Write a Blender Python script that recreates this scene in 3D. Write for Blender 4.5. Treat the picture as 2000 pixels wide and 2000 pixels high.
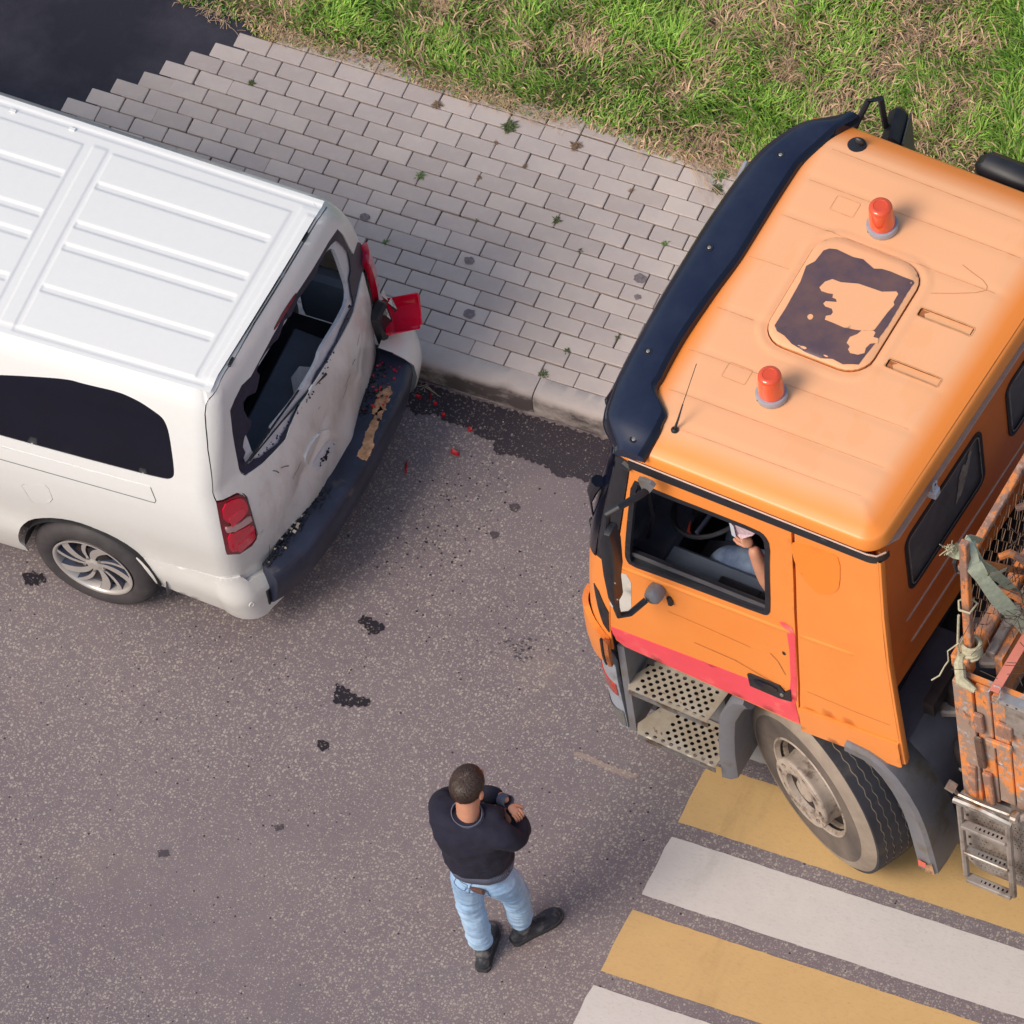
import bpy, math, random
import numpy as np
from mathutils import Vector, Matrix
from mathutils.geometry import delaunay_2d_cdt
random.seed(7); RS = np.random.RandomState(7)
for o in list(bpy.data.objects): bpy.data.objects.remove(o)
SC = bpy.context.scene; COL = SC.collection
# ---------------- camera (long lens from a high window) ----------------
CAM = Vector((17.686455777748595, -27.380921065051655, 44.46854481381898))
R0 = Vector((0.9139650507016116, 0.3953192505567709, -0.09160008862022705))
R1 = Vector((0.2864315596960609, -0.7883749131351503, -0.5444464693146853))
R2_ = Vector((-0.28744538212690485, 0.4713678886797208, -0.8337790269703003))
cd = bpy.data.cameras.new('camera'); cam = bpy.data.objects.new('camera', cd); COL.objects.link(cam)
cd.sensor_width = 36; cd.lens = 360; cd.clip_start = 1; cd.clip_end = 500
m = Matrix.Identity(4)
for i in range(3):
    m[i][0] = R0[i]; m[i][1] = -R1[i]; m[i][2] = -R2_[i]; m[i][3] = CAM[i]
cam.matrix_world = m; SC.camera = cam
# ---------------- light: hazy sun from behind-left of the van, soft edges ----------------
SUN_DIR = Vector((.40, .68, -.86)).normalized()
wd = bpy.data.worlds.new('World'); SC.world = wd; wd.use_nodes = True
wn = wd.node_tree; wn.nodes.clear()
sky = wn.nodes.new('ShaderNodeTexSky'); sky.sky_type = 'NISHITA'; sky.sun_disc = False
sky.sun_elevation = math.asin(-SUN_DIR.z); sky.sun_rotation = math.atan2(-SUN_DIR.x, -SUN_DIR.y)
sky.air_density = 1.6; sky.dust_density = 3.5; sky.ozone_density = 1.0
bg = wn.nodes.new('ShaderNodeBackground'); bg.inputs['Strength'].default_value = .125
wo = wn.nodes.new('ShaderNodeOutputWorld')
wn.links.new(sky.outputs[0], bg.inputs['Color']); wn.links.new(bg.outputs[0], wo.inputs['Surface'])
sl = bpy.data.lights.new('sun', 'SUN'); sl.energy = 2.0; sl.angle = math.radians(24); sl.color = (1, .91, .80)
so = bpy.data.objects.new('sun', sl); COL.objects.link(so); so.location = (-10, -15, 30)
so.rotation_euler = SUN_DIR.to_track_quat('-Z', 'Y').to_euler()
SC.render.engine = 'CYCLES'
SC.view_settings.view_transform = 'Standard'; SC.view_settings.look = 'None'
SC.view_settings.exposure = 0.06; SC.view_settings.gamma = 1.0
SC.view_settings.use_curve_mapping = False

# ---------------- materials ----------------
def lin(c):
    return tuple((v/12.92 if v <= .04045 else ((v+.055)/1.055)**2.4) for v in c)
class NT:
    def __init__(s, name):
        s.m = bpy.data.materials.new(name); s.m.use_nodes = True
        s.t = s.m.node_tree; s.b = s.t.nodes['Principled BSDF']
        s.co = s.t.nodes.new('ShaderNodeTexCoord')
    def n(s, typ, **k):
        x = s.t.nodes.new(typ)
        for a, v in k.items():
            if a in x.inputs: x.inputs[a].default_value = v
            else: setattr(x, a, v)
        return x
    def l(s, a, b): s.t.links.new(a, b)
    def noise(s, scale, detail=4, rough=.55, vec=None):
        x = s.n('ShaderNodeTexNoise'); x.inputs['Scale'].default_value = scale
        x.inputs['Detail'].default_value = detail; x.inputs['Roughness'].default_value = rough
        s.l(vec or s.co.outputs['Object'], x.inputs['Vector']); return x.outputs['Fac']
    def ramp(s, f, p0, p1, c0=(0, 0, 0, 1), c1=(1, 1, 1, 1)):
        x = s.n('ShaderNodeValToRGB'); e = x.color_ramp.elements
        e[0].position = p0; e[1].position = p1; e[0].color = c0; e[1].color = c1
        s.l(f, x.inputs[0]); return x.outputs[0]
    def mix(s, f, a, b, mode='MIX'):
        x = s.n('ShaderNodeMix'); x.data_type = 'RGBA'; x.blend_type = mode
        if isinstance(f, float): x.inputs[0].default_value = f
        else: s.l(f, x.inputs[0])
        for i, v in ((6, a), (7, b)):
            if isinstance(v, tuple): x.inputs[i].default_value = (v+(1,))[:4]
            else: s.l(v, x.inputs[i])
        return x.outputs[2]
    def math(s, op, a, b=0., c=None):
        x = s.n('ShaderNodeMath'); x.operation = op
        for i, v in enumerate((a, b) if c is None else (a, b, c)):
            if isinstance(v, (int, float)): x.inputs[i].default_value = v
            else: s.l(v, x.inputs[i])
        return x.outputs[0]
    def mapping(s, scale=(1, 1, 1), loc=(0, 0, 0), rot=(0, 0, 0)):
        x = s.n('ShaderNodeMapping'); x.inputs['Scale'].default_value = scale
        x.inputs['Location'].default_value = loc; x.inputs['Rotation'].default_value = rot
        s.l(s.co.outputs['Object'], x.inputs[0]); return x.outputs[0]
    def bump(s, h, strength, dist=.002):
        x = s.n('ShaderNodeBump'); x.inputs['Strength'].default_value = strength; x.inputs['Distance'].default_value = dist
        s.l(h, x.inputs['Height']); s.l(x.outputs[0], s.b.inputs['Normal']); return x
    def set(s, **k):
        for a, v in k.items():
            i = s.b.inputs[a.replace('_', ' ')]
            if hasattr(v, 'links'): s.l(v, i)
            elif isinstance(v, tuple): i.default_value = (v+(1,))[:4]
            else: i.default_value = v
def simple(name, col, rough=.5, metal=0., var=.12, vs=8., bump=0., bs=60., coat=0., dirt=None, dirtamt=0., dscale=6., spec=.5, alpha=None, trans=0.):
    t = NT(name); base = tuple(col)
    f = t.noise(vs, 5, .6)
    lo = tuple(c*(1-var) for c in base); hi = tuple(min(1, c*(1+var)) for c in base)
    c = t.mix(t.ramp(f, .3, .7), lo, hi)
    if dirt:
        d = t.ramp(t.noise(dscale, 8, .68), .62-dirtamt*.4, .70-dirtamt*.2)
        c = t.mix(d, c, tuple(dirt))
    t.set(Base_Color=c, Roughness=rough, Metallic=metal)
    t.b.inputs['Specular IOR Level'].default_value = spec
    if coat: t.b.inputs['Coat Weight'].default_value = coat; t.b.inputs['Coat Roughness'].default_value = .08
    if trans: t.b.inputs['Transmission Weight'].default_value = trans
    if bump: t.bump(t.noise(bs, 5, .6), bump)
    return t.m
MAT = {}
MAT['steel'] = simple('bare_steel', (.42, .40, .38), .38, .7, .25, 20, dirt=(.20, .13, .08), dirtamt=.25, dscale=9)
MAT['alu'] = simple('dull_aluminium', (.62, .62, .63), .35, .6, .12, 20)
MAT['black_plastic'] = simple('black_plastic', (.018, .019, .026), .42, 0, .25, 14, bump=.15, bs=200)
MAT['black_gloss'] = simple('black_gloss', (.008, .010, .022), .12, 0, .2, 4)
MAT['rubber'] = simple('black_rubber', (.020, .019, .022), .6, 0, .3, 12)
MAT['dark_under'] = simple('dark_chassis_metal', (.022, .017, .018), .55, 0, .5, 8, bump=.3, bs=30)
MAT['shield'] = simple('dark_splash_rubber', (.085, .085, .11), .6, 0, .2, 6)
MAT['grey_plastic'] = simple('grey_plastic', (.20, .20, .23), .5, 0, .12, 5, dirt=(.16, .14, .12), dirtamt=.3, dscale=5)
MAT['light_grey_bumper'] = simple('light_grey_bumper_paint', (.34, .37, .43), .42, 0, .1, 5, dirt=(.22, .2, .18), dirtamt=.2)
MAT['glass_dark'] = simple('tinted_glass', (.004, .005, .014), .07, 0, .15, 3)
MAT['glass_rear'] = simple('dusty_glass', (.095, .092, .105), .4, 0, .25, 10, dirt=(.13, .13, .13), dirtamt=.1, dscale=3)
MAT['frit'] = simple('black_glass_frit', (.010, .013, .045), .5, 0, .4, 30, bump=.2, bs=90)
MAT['interior'] = simple('dark_interior_trim', (.018, .024, .05), .6, 0, .3, 6)
MAT['interior_cab'] = simple('cab_interior_plastic', (.035, .045, .07), .55, 0, .25, 6)
MAT['interior_lt'] = simple('cab_interior_grey', (.12, .15, .21), .55, 0, .15, 6)
MAT['white_flat'] = simple('white_primer', (.62, .64, .72), .5, 0, .08, 30)
MAT['beacon'] = None
MAT['red_lens'] = None
def mk_white():
    t = NT('white_car_paint')
    g = t.n('ShaderNodeNewGeometry'); sx = t.n('ShaderNodeSeparateXYZ'); t.l(g.outputs['Position'], sx.inputs[0])
    n1 = t.noise(3, 7, .7); n2 = t.noise(26, 6, .7)
    lowz = t.n('ShaderNodeMapRange'); t.l(sx.outputs['Z'], lowz.inputs[0])
    lowz.inputs[1].default_value = 1.1; lowz.inputs[2].default_value = .3
    d = t.math('MULTIPLY', lowz.outputs[0], t.math('MULTIPLY', n1, .75))
    c = t.mix(t.ramp(n2, .2, .8), (.765, .765, .77), (.80, .80, .80))
    c = t.mix(d, c, (.56, .50, .42))
    sc = t.ramp(t.noise(9, 10, .75), .70, .73)
    c = t.mix(t.math('MULTIPLY', sc, t.math('MULTIPLY', lowz.outputs[0], .5)), c, (.5, .46, .43))
    t.set(Base_Color=c, Roughness=.30); t.b.inputs['Coat Weight'].default_value = .5; t.b.inputs['Coat Roughness'].default_value = .12
    return t.m
MAT['white'] = mk_white()
def mk_tailgate():
    t = NT('dented_white_paint')
    n = t.noise(4, 6, .7, t.mapping((1, 2.2, .8), rot=(.4, 0, 0)))
    g = t.n('ShaderNodeNewGeometry'); sx = t.n('ShaderNodeSeparateXYZ'); t.l(g.outputs['Position'], sx.inputs[0])
    z = t.n('ShaderNodeMapRange'); t.l(sx.outputs['Z'], z.inputs[0]); z.inputs[1].default_value = 1.35; z.inputs[2].default_value = 1.1
    d = t.math('MULTIPLY', z.outputs[0], t.ramp(n, .46, .78))
    c = t.mix(d, (.77, .765, .77), (.60, .55, .53))
    s = t.ramp(t.noise(14, 12, .8, t.mapping((1, 3, 1), rot=(.7, 0, 0))), .705, .72)
    c = t.mix(t.math('MULTIPLY', z.outputs[0], s), c, (.20, .18, .2))
    t.set(Base_Color=c, Roughness=.34); t.b.inputs['Coat Weight'].default_value = .4; t.b.inputs['Coat Roughness'].default_value = .15
    t.bump(t.noise(7, 3, .5), .35, .012)
    return t.m
MAT['white_dent'] = mk_tailgate()
def mk_orange(name, base, lo, fade=False, worn=.0):
    t = NT(name)
    n1 = t.noise(2.2, 6, .65); n2 = t.noise(15, 8, .7)
    c = t.mix(t.ramp(n1, .35, .65), lo, base)
    if fade:   # chalked, sun-bleached roof paint: fresh near the rolled edges, pale in the middle
        a = t.n('ShaderNodeAttribute'); a.attribute_name = 'fade'
        f = t.math('ADD', a.outputs['Fac'], t.math('MULTIPLY', t.math('SUBTRACT', n1, .5), .3))
        c = t.mix(t.ramp(f, .05, .9), (.93, .28, .045), (.92, .46, .235))
        c = t.mix(t.ramp(t.noise(2.5, 7, .6, t.mapping((1, .6, 1))), .58, .61), c, t.mix(.13, c, (.95, .34, .08)))
    if worn:
        sc = t.ramp(t.noise(10, 12, .8, t.mapping((.5, 1, 1.4))), .74-worn*.1, .755-worn*.1)
        c = t.mix(t.math('MULTIPLY', sc, .4), c, (.42, .20, .10))
    fine = t.ramp(t.noise(90, 3, .6), .70, .74)
    c = t.mix(t.math('MULTIPLY', fine, .25), c, (.6, .45, .33))
    t.set(Base_Color=c, Roughness=.42); t.b.inputs['Coat Weight'].default_value = .25; t.b.inputs['Coat Roughness'].default_value = .25
    return t.m
MAT['orange'] = mk_orange('orange_cab_paint', (.95, .31, .062), (.93, .285, .05), False, .12)
MAT['orange_shaded'] = mk_orange('shaded_orange_cab_paint', (.80, .20, .035), (.72, .17, .03), False, .2)  # darker copy of the cab orange: shade of the rear wall in the colour
MAT['orange_faded'] = mk_orange('bleached_orange_paint', (.92, .47, .23), (.90, .43, .2), False, 0.)
MAT['orange_roof'] = mk_orange('faded_orange_roof_paint', (.93, .3, .05), (.9, .3, .05), True)
def mk_worn(name, cols, th):
    t = NT(name)
    n = t.noise(5.5, 12, .72, t.mapping((1.3, 1, .7))); n2 = t.noise(17, 10, .7)
    c = t.mix(t.ramp(n, th-.03, th+.03), cols[0], cols[1])
    c = t.mix(t.ramp(n2, .57, .62), c, cols[2])
    c = t.mix(t.ramp(t.noise(9, 10, .75, t.mapping((1, 1, .4), loc=(3, 1, 2))), .60, .64), c, cols[3])
    t.set(Base_Color=c, Roughness=.7); t.bump(n2, .5, .004); return t.m
MAT['worn_board'] = mk_worn('worn_orange_board', ((.80, .27, .07), (.36, .25, .20), (.46, .41, .40), (.19, .10, .07)), .50)
MAT['worn_rail'] = mk_worn('rusty_orange_rail', ((.75, .25, .07), (.30, .17, .13), (.45, .30, .24), (.12, .06, .045)), .50)
MAT['wood'] = mk_worn('old_dark_planks', ((.10, .055, .04), (.14, .08, .06), (.07, .045, .04), (.25, .2, .17)), .5)
MAT['pink_paint'] = simple('faded_red_paint', (.92, .095, .125), .45, 0, .08, 4, dirt=(.88, .26, .22), dirtamt=.22, dscale=4)
MAT['pink_bar'] = simple('salmon_bar_paint', (.72, .24, .18), .5, 0, .1, 8)
MAT['white_patch'] = simple('white_scuff', (.66, .62, .58), .6, 0, .1, 9)
MAT['brown_scr'] = simple('brown_scratch', (.45, .15, .05), .6, 0, .3, 40)
MAT['groove_line'] = simple('seam_and_shadow_line', (.66, .31, .14), .6, 0, .25, 30)
MAT['hatch_dark'] = None
def mk_hatch():
    t = NT('peeled_hatch_undercoat')
    n = t.noise(7, 8, .65)
    c = t.mix(t.ramp(n, .35, .62), (.10, .065, .085), (.16, .09, .085))
    t.set(Base_Color=c, Roughness=.42); return t.m
MAT['hatch_dark'] = mk_hatch()
def mk_visor():
    t = NT('dark_acrylic_visor')
    n = t.noise(3.5, 7, .65)
    c = t.mix(t.ramp(n, .4, .75), (.012, .018, .045), (.024, .031, .062))
    t.set(Base_Color=c, Roughness=t.math('ADD', t.math('MULTIPLY', n, .2), .10)); return t.m
MAT['visor'] = mk_visor()
def mk_lens(name, col, tr=.35):
    t = NT(name); n = t.noise(10, 2, .5)
    t.set(Base_Color=t.mix(n, tuple(c*.8 for c in col), col), Roughness=.12)
    t.b.inputs['Coat Weight'].default_value = 1.; t.b.inputs['Subsurface Weight'].default_value = .0
    return t.m
MAT['red_lens'] = mk_lens('red_lens', (.78, .006, .045)); MAT['red_lens_dark'] = mk_lens('dark_red_lens', (.20, .003, .012))
MAT['clear_lens'] = mk_lens('milky_clear_lens', (.60, .36, .36))
MAT['beacon'] = mk_lens('orange_red_beacon_plastic', (.86, .095, .03)); MAT['reflector'] = mk_lens('amber_red_reflector', (.55, .05, .02))
def mk_rubber_dusty(nm='dusty_tyre_sidewall', ca=(.085, .070, .066), cb=(.19, .15, .125)):
    t = NT(nm)
    n = t.noise(3.2, 6, .6); n2 = t.noise(30, 6, .7)
    c = t.mix(t.ramp(n, .35, .65), ca, cb); c = t.mix(t.math('MULTIPLY', t.ramp(n2, .5, .7), .35), c, ca)
    t.set(Base_Color=c, Roughness=.8); return t.m
MAT['tyre_dusty'] = mk_rubber_dusty(); MAT['tyre_tan'] = mk_rubber_dusty('tan_dusty_shoulder', (.24, .19, .155), (.38, .31, .25))
MAT['tyre_side'] = simple('tyre_sidewall', (.055, .048, .052), .65, 0, .25, 10)
MAT['tyre_tread'] = simple('tyre_tread', (.026, .026, .036), .6, 0, .3, 9, dirt=(.06, .05, .045), dirtamt=.2)
MAT['rim_dusty'] = simple('dusty_steel_rim', (.46, .38, .32), .6, .1, .25, 7, dirt=(.16, .11, .09), dirtamt=.3, dscale=12)
MAT['rim_face'] = simple('machined_alloy_face', (.56, .52, .50), .32, .45, .06, 10)
MAT['rim_dark'] = simple('dark_alloy_pocket', (.05, .06, .10), .45, .1, .2, 10)
def mk_step():
    t = NT('worn_step_tread')
    n = t.noise(6, 9, .7); n2 = t.noise(18, 8, .75)
    c = t.mix(t.ramp(n, .3, .6), (.55, .50, .43), (.40, .33, .25)); c = t.mix(t.ramp(n2, .60, .66), c, (.20, .07, .035))
    t.set(Base_Color=c, Roughness=.55, Metallic=.2); t.bump(n2, .3, .002); return t.m
MAT['step'] = mk_step()
MAT['tank'] = simple('dirty_grey_tank', (.30, .26, .24), .6, .1, .2, 6, dirt=(.16, .12, .10), dirtamt=.3, dscale=7)
def mk_denim(name, a, b):
    t = NT(name)
    n = t.noise(7, 7, .6, t.mapping((1, 1, .35))); w = t.noise(260, 2, .5)
    c = t.mix(t.ramp(n, .35, .65), a, b); c = t.mix(t.ramp(w, .35, .65), t.mix(.12, c, (.1, .15, .3)), c)
    t.set(Base_Color=c, Roughness=.85); t.bump(t.noise(26, 4, .6, t.mapping((.5, .5, 1.6))), .5, .012); return t.m
MAT['denim'] = mk_denim('light_blue_denim', (.24, .40, .64), (.45, .62, .83))
MAT['denim2'] = mk_denim('faded_blue_denim', (.07, .11, .22), (.24, .32, .46))
def mk_knit():
    t = NT('navy_knit'); n = t.noise(12, 6, .6)
    c = t.mix(t.ramp(n, .3, .7), (.0085, .0085, .022), (.015, .014, .034))
    t.set(Base_Color=c, Roughness=.9); pass
    t.bump(t.noise(22, 4, .6), .5, .01); return t.m
MAT['knit'] = mk_knit()
def mk_rib():
    t = NT('grey_rib_knit'); w = t.n('ShaderNodeTexWave'); w.inputs['Scale'].default_value = 60
    t.l(t.co.outputs['Object'], w.inputs['Vector'])
    t.set(Base_Color=t.mix(w.outputs['Fac'], (.04, .045, .08), (.16, .17, .24)), Roughness=.9); return t.m
MAT['rib'] = mk_rib()
MAT['skin'] = simple('skin', (.62, .29, .19), .5, 0, .1, 12); MAT['skin'].node_tree.nodes['Principled BSDF'].inputs['Subsurface Weight'].default_value = .1
def mk_hair():
    t = NT('dark_brown_hair'); n = t.noise(40, 6, .7, t.mapping((1, 1, .3)))
    t.set(Base_Color=t.mix(t.ramp(n, .35, .7), (.020, .011, .010), (.085, .045, .034)), Roughness=.55); t.bump(n, .8, .006); return t.m
MAT['hair'] = mk_hair()
MAT['shoe'] = simple('dusty_black_shoe', (.030, .032, .042), .55, 0, .3, 25, dirt=(.14, .13, .13), dirtamt=.3, dscale=18)
MAT['sole'] = simple('shoe_sole', (.05, .048, .05), .7)
MAT['strap'] = simple('old_green_strap', (.46, .50, .38), .85, 0, .2, 30, bump=.5, bs=120)
MAT['rope'] = simple('frayed_rope', (.50, .46, .32), .9, 0, .2, 50)
MAT['paper'] = simple('pinkish_paper', (.62, .45, .50), .7, 0, .2, 60)
MAT['red_bits'] = simple('broken_red_plastic', (.50, .012, .02), .3, 0, .3, 60)
MAT['dark_bits'] = simple('dark_plastic_crumbs', (.012, .014, .022), .45, 0, .4, 90)
MAT['white_bits'] = simple('pale_crumbs', (.6, .52, .42), .6, 0, .2, 90)
MAT['mesh_wire'] = simple('rusty_wire', (.23, .14, .09), .7, .3, .3, 30)
MAT['silver'] = simple('perforated_silver_strip', (.5, .5, .52), .35, .6, .15, 20)
# --- ground materials
def mk_asphalt(name='worn_asphalt', oil=0., tint=None):
    t = NT(name)
    co = t.co.outputs['Object']
    big = t.noise(.55, 5, .6); mid = t.noise(5, 6, .65); fine = t.noise(120, 4, .7)
    base = t.mix(t.ramp(big, .35, .65), (.190, .150, .168), (.232, .188, .198))
    base = t.mix(t.math('MULTIPLY', t.ramp(mid, .35, .65), .35), base, (.155, .124, .146))
    base = t.mix(t.ramp(fine, .35, .75), t.mix(.26, base, (.05, .04, .055)), base)
    warm = t.ramp(t.noise(1.4, 5, .6, t.mapping(loc=(1.1, .4, 0))), .60, .75)
    base = t.mix(t.math('MULTIPLY', warm, .35), base, (.30, .22, .18))
    dens = t.ramp(t.noise(.7, 3, .5, t.mapping(loc=(4.2, 1.3, 0))), .28, .52)   # where the aggregate shows
    if oil: base = t.mix(oil, base, (.012, .010, .018))
    if tint: base = t.mix(.45, base, tint)
    out = base
    for sc, r0, colr in ((52, .31, (.43, .38, .32)), (74, .34, (.40, .345, .30)), (115, .35, (.36, .305, .275))):
        wv = t.n('ShaderNodeTexNoise'); wv.inputs['Scale'].default_value = sc*.9; wv.inputs['Detail'].default_value = 1
        t.l(co, wv.inputs['Vector'])
        ad = t.n('ShaderNodeVectorMath'); ad.operation = 'MULTIPLY_ADD'
        t.l(wv.outputs['Color'], ad.inputs[0]); ad.inputs[1].default_value = (.016, .016, 0); t.l(co, ad.inputs[2])
        v = t.n('ShaderNodeTexVoronoi'); v.inputs['Scale'].default_value = sc; v.inputs['Randomness'].default_value = 1
        v.voronoi_dimensions = '2D'
        t.l(ad.outputs[0], v.inputs['Vector'])
        s2 = t.n('ShaderNodeSeparateColor'); t.l(v.outputs['Color'], s2.inputs[0])
        rr = t.math('MULTIPLY', t.math('SUBTRACT', s2.outputs[0], .45), r0/.55*1.25)
        rr = t.math('MULTIPLY', rr, t.math('ADD', t.math('MULTIPLY', dens, .5), .55))
        k = t.math('LESS_THAN', v.outputs['Distance'], rr)
        k = t.math('MULTIPLY', k, t.math('ADD', t.math('MULTIPLY', s2.outputs[1], .55), .30))
        if oil: k = t.math('MULTIPLY', k, t.math('MULTIPLY', t.math('GREATER_THAN', s2.outputs[2], .55), 1-oil*.5))
        out = t.mix(k, out, colr)
    ab = t.n('ShaderNodeTexVoronoi'); ab.inputs['Scale'].default_value = 23; ab.voronoi_dimensions = '2D'; t.l(co, ab.inputs['Vector'])
    s3 = t.n('ShaderNodeSeparateColor'); t.l(ab.outputs['Color'], s3.inputs[0])
    kk = t.math('LESS_THAN', ab.outputs['Distance'], t.math('MULTIPLY', t.math('SUBTRACT', s3.outputs[0], .93), 2.2))
    out = t.mix(kk, out, (.035, .026, .035))
    t.set(Base_Color=out, Roughness=.88 if not oil else .75)
    if oil: t.b.inputs['Specular IOR Level'].default_value = .2; t.bump(t.noise(140, 5, .75), .5, .004)
    return t.m
MAT['asphalt'] = mk_asphalt()
def mk_asphalt_new():
    t = NT('fresh_black_asphalt')
    n = t.noise(1.6, 7, .65, t.mapping(loc=(2, 5, 0))); f = t.noise(160, 4, .7)
    c = t.mix(t.ramp(n, .4, .75), (.014, .013, .026), (.060, .054, .072)); c = t.mix(t.ramp(f, .68, .76), c, (.12, .11, .11))
    t.set(Base_Color=c, Roughness=.75); t.bump(f, .6, .003); return t.m
MAT['asphalt_new'] = mk_asphalt_new()
MAT['spill'] = mk_asphalt('wet_dark_asphalt', .80)
MAT['oil'] = mk_asphalt('oil_soaked_asphalt', .93)
MAT['oil_thin'] = mk_asphalt('thin_oil_film', .6)
MAT['smudge'] = simple('grey_smudge', (.085, .070, .085), .8, 0, .3, 60)
def mk_paint(name, col, gr):
    t = NT(name)
    n = t.noise(6, 9, .7); f = t.noise(55, 6, .72, t.mapping((.55, 1.2, 1)))
    c = t.mix(t.ramp(n, .3, .7), tuple(x*.93 for x in col), col)
    c = t.mix(t.math('MULTIPLY', t.ramp(f, .53, .66), .6), c, gr)
    pit = t.ramp(t.noise(75, 5, .75), .63, .67)
    c = t.mix(t.math('MULTIPLY', pit, .55), c, tuple(x*.55 for x in gr))
    tr = t.ramp(t.noise(1.6, 6, .7, t.mapping((2.2, .5, 1), rot=(0, 0, .5))), .58, .75)
    c = t.mix(t.math('MULTIPLY', tr, .35), c, tuple(x*.6 for x in gr))
    sp = t.ramp(t.noise(26, 10, .8), .70, .725)
    c = t.mix(sp, c, tuple(x*.6 for x in gr))
    t.set(Base_Color=c, Roughness=.75); t.bump(f, .45, .003); return t.m
MAT['zebra_white'] = mk_paint('worn_white_road_paint', (.60, .555, .53), (.50, .44, .43))
MAT['zebra_yellow'] = mk_paint('worn_yellow_road_paint', (.60, .385, .165), (.50, .31, .145))
def mk_brick():
    t = NT('grey_concrete_paver')
    oi = t.n('ShaderNodeObjectInfo')
    n = t.noise(12, 7, .65); f = t.noise(150, 4, .7)
    v = t.n('ShaderNodeVectorMath'); v.operation = 'ADD'; t.l(t.co.outputs['Object'], v.inputs[0]); t.l(oi.outputs['Location'], v.inputs[1])
    big = t.noise(2.1, 5, .65, v.outputs[0])
    c = t.mix(oi.outputs['Random'], (.46, .385, .355), (.60, .510, .465))
    c = t.mix(t.math('MULTIPLY', t.ramp(big, .35, .65), .5), c, (.41, .355, .355))
    c = t.mix(t.math('MULTIPLY', t.ramp(n, .5, .8), .4), c, (.62, .55, .51))
    c = t.mix(t.math('MULTIPLY', t.ramp(f, .6, .75), .45), c, (.25, .215, .21))
    st = t.ramp(t.noise(4.5, 9, .72, v.outputs[0]), .70, .74)
    c = t.mix(t.math('MULTIPLY', st, .45), c, (.20, .165, .17))
    t.set(Base_Color=c, Roughness=.88); t.bump(f, .4, .002); return t.m
MAT['brick'] = mk_brick()
MAT['sand'] = simple('dirty_joint_sand', (.034, .024, .026), .95, 0, .4, 40, bump=.5, bs=120)
def mk_kerb():
    t = NT('dirty_concrete_kerb')
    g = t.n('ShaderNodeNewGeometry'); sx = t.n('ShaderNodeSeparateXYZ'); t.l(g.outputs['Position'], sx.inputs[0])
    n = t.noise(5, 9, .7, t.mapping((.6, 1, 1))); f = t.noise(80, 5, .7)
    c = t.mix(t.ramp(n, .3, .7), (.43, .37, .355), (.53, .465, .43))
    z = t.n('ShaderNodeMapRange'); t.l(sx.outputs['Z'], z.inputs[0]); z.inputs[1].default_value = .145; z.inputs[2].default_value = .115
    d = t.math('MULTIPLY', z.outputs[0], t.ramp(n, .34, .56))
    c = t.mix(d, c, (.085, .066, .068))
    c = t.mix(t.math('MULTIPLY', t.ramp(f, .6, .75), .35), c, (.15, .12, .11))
    t.set(Base_Color=c, Roughness=.9); t.bump(f, .5, .003); return t.m
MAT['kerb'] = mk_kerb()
def mk_soil():
    t = NT('soil_and_dead_thatch')
    n = t.noise(3, 7, .7); f = t.noise(60, 8, .75, t.mapping((1, 2, 1), rot=(0, 0, .6)))
    c = t.mix(t.ramp(n, .38, .6), (.13, .12, .04), (.42, .26, .17)); c = t.mix(t.ramp(f, .4, .7), t.mix(.5, c, (.05, .035, .02)), t.mix(.35, c, (.5, .36, .24)))
    t.set(Base_Color=c, Roughness=.95); t.bump(f, .9, .012); return t.m
MAT['soil'] = mk_soil()
def mk_grass():
    t = NT('grass_blades')
    a = t.n('ShaderNodeAttribute'); a.attribute_name = 'Col'
    t.set(Base_Color=a.outputs['Color'], Roughness=.6)
    return t.m
MAT['grass'] = mk_grass()

# ---------------- mesh helpers ----------------
WR = {}   # roots whose parts are modelled in world coordinates
def finish(name, verts, faces, mat, parent=None, smooth=False, inv=True, sharp=None):
    me = bpy.data.meshes.new(name); me.from_pydata([tuple(v) for v in verts], [], faces); me.validate(); me.update()
    if mat is not None: me.materials.append(MAT[mat] if isinstance(mat, str) else mat)
    if smooth:
        me.polygons.foreach_set('use_smooth', [True]*len(me.polygons))
        if sharp is not None: me.set_sharp_from_angle(angle=math.radians(sharp))
    o = bpy.data.objects.new(name, me); COL.objects.link(o)
    if parent is not None:
        o.parent = parent
        if parent.name in WR: o.matrix_parent_inverse = WR[parent.name].inverted()
    return o
def thing(name, label, cat, loc=(0, 0, 0), rz=0., group=None, local=False):
    o = bpy.data.objects.new(name, None); COL.objects.link(o); o.location = loc; o.rotation_euler = (0, 0, rz)
    o.empty_display_size = .1
    if not local: WR[o.name] = Matrix.Translation(Vector(loc)) @ Matrix.Rotation(rz, 4, 'Z')
    return tag(o, label, cat, group)
def tag(o, label=None, cat=None, group=None, kind=None):
    if label: o['label'] = label
    if cat: o['category'] = cat
    if group: o['group'] = group
    if kind: o['kind'] = kind
    return o
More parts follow.
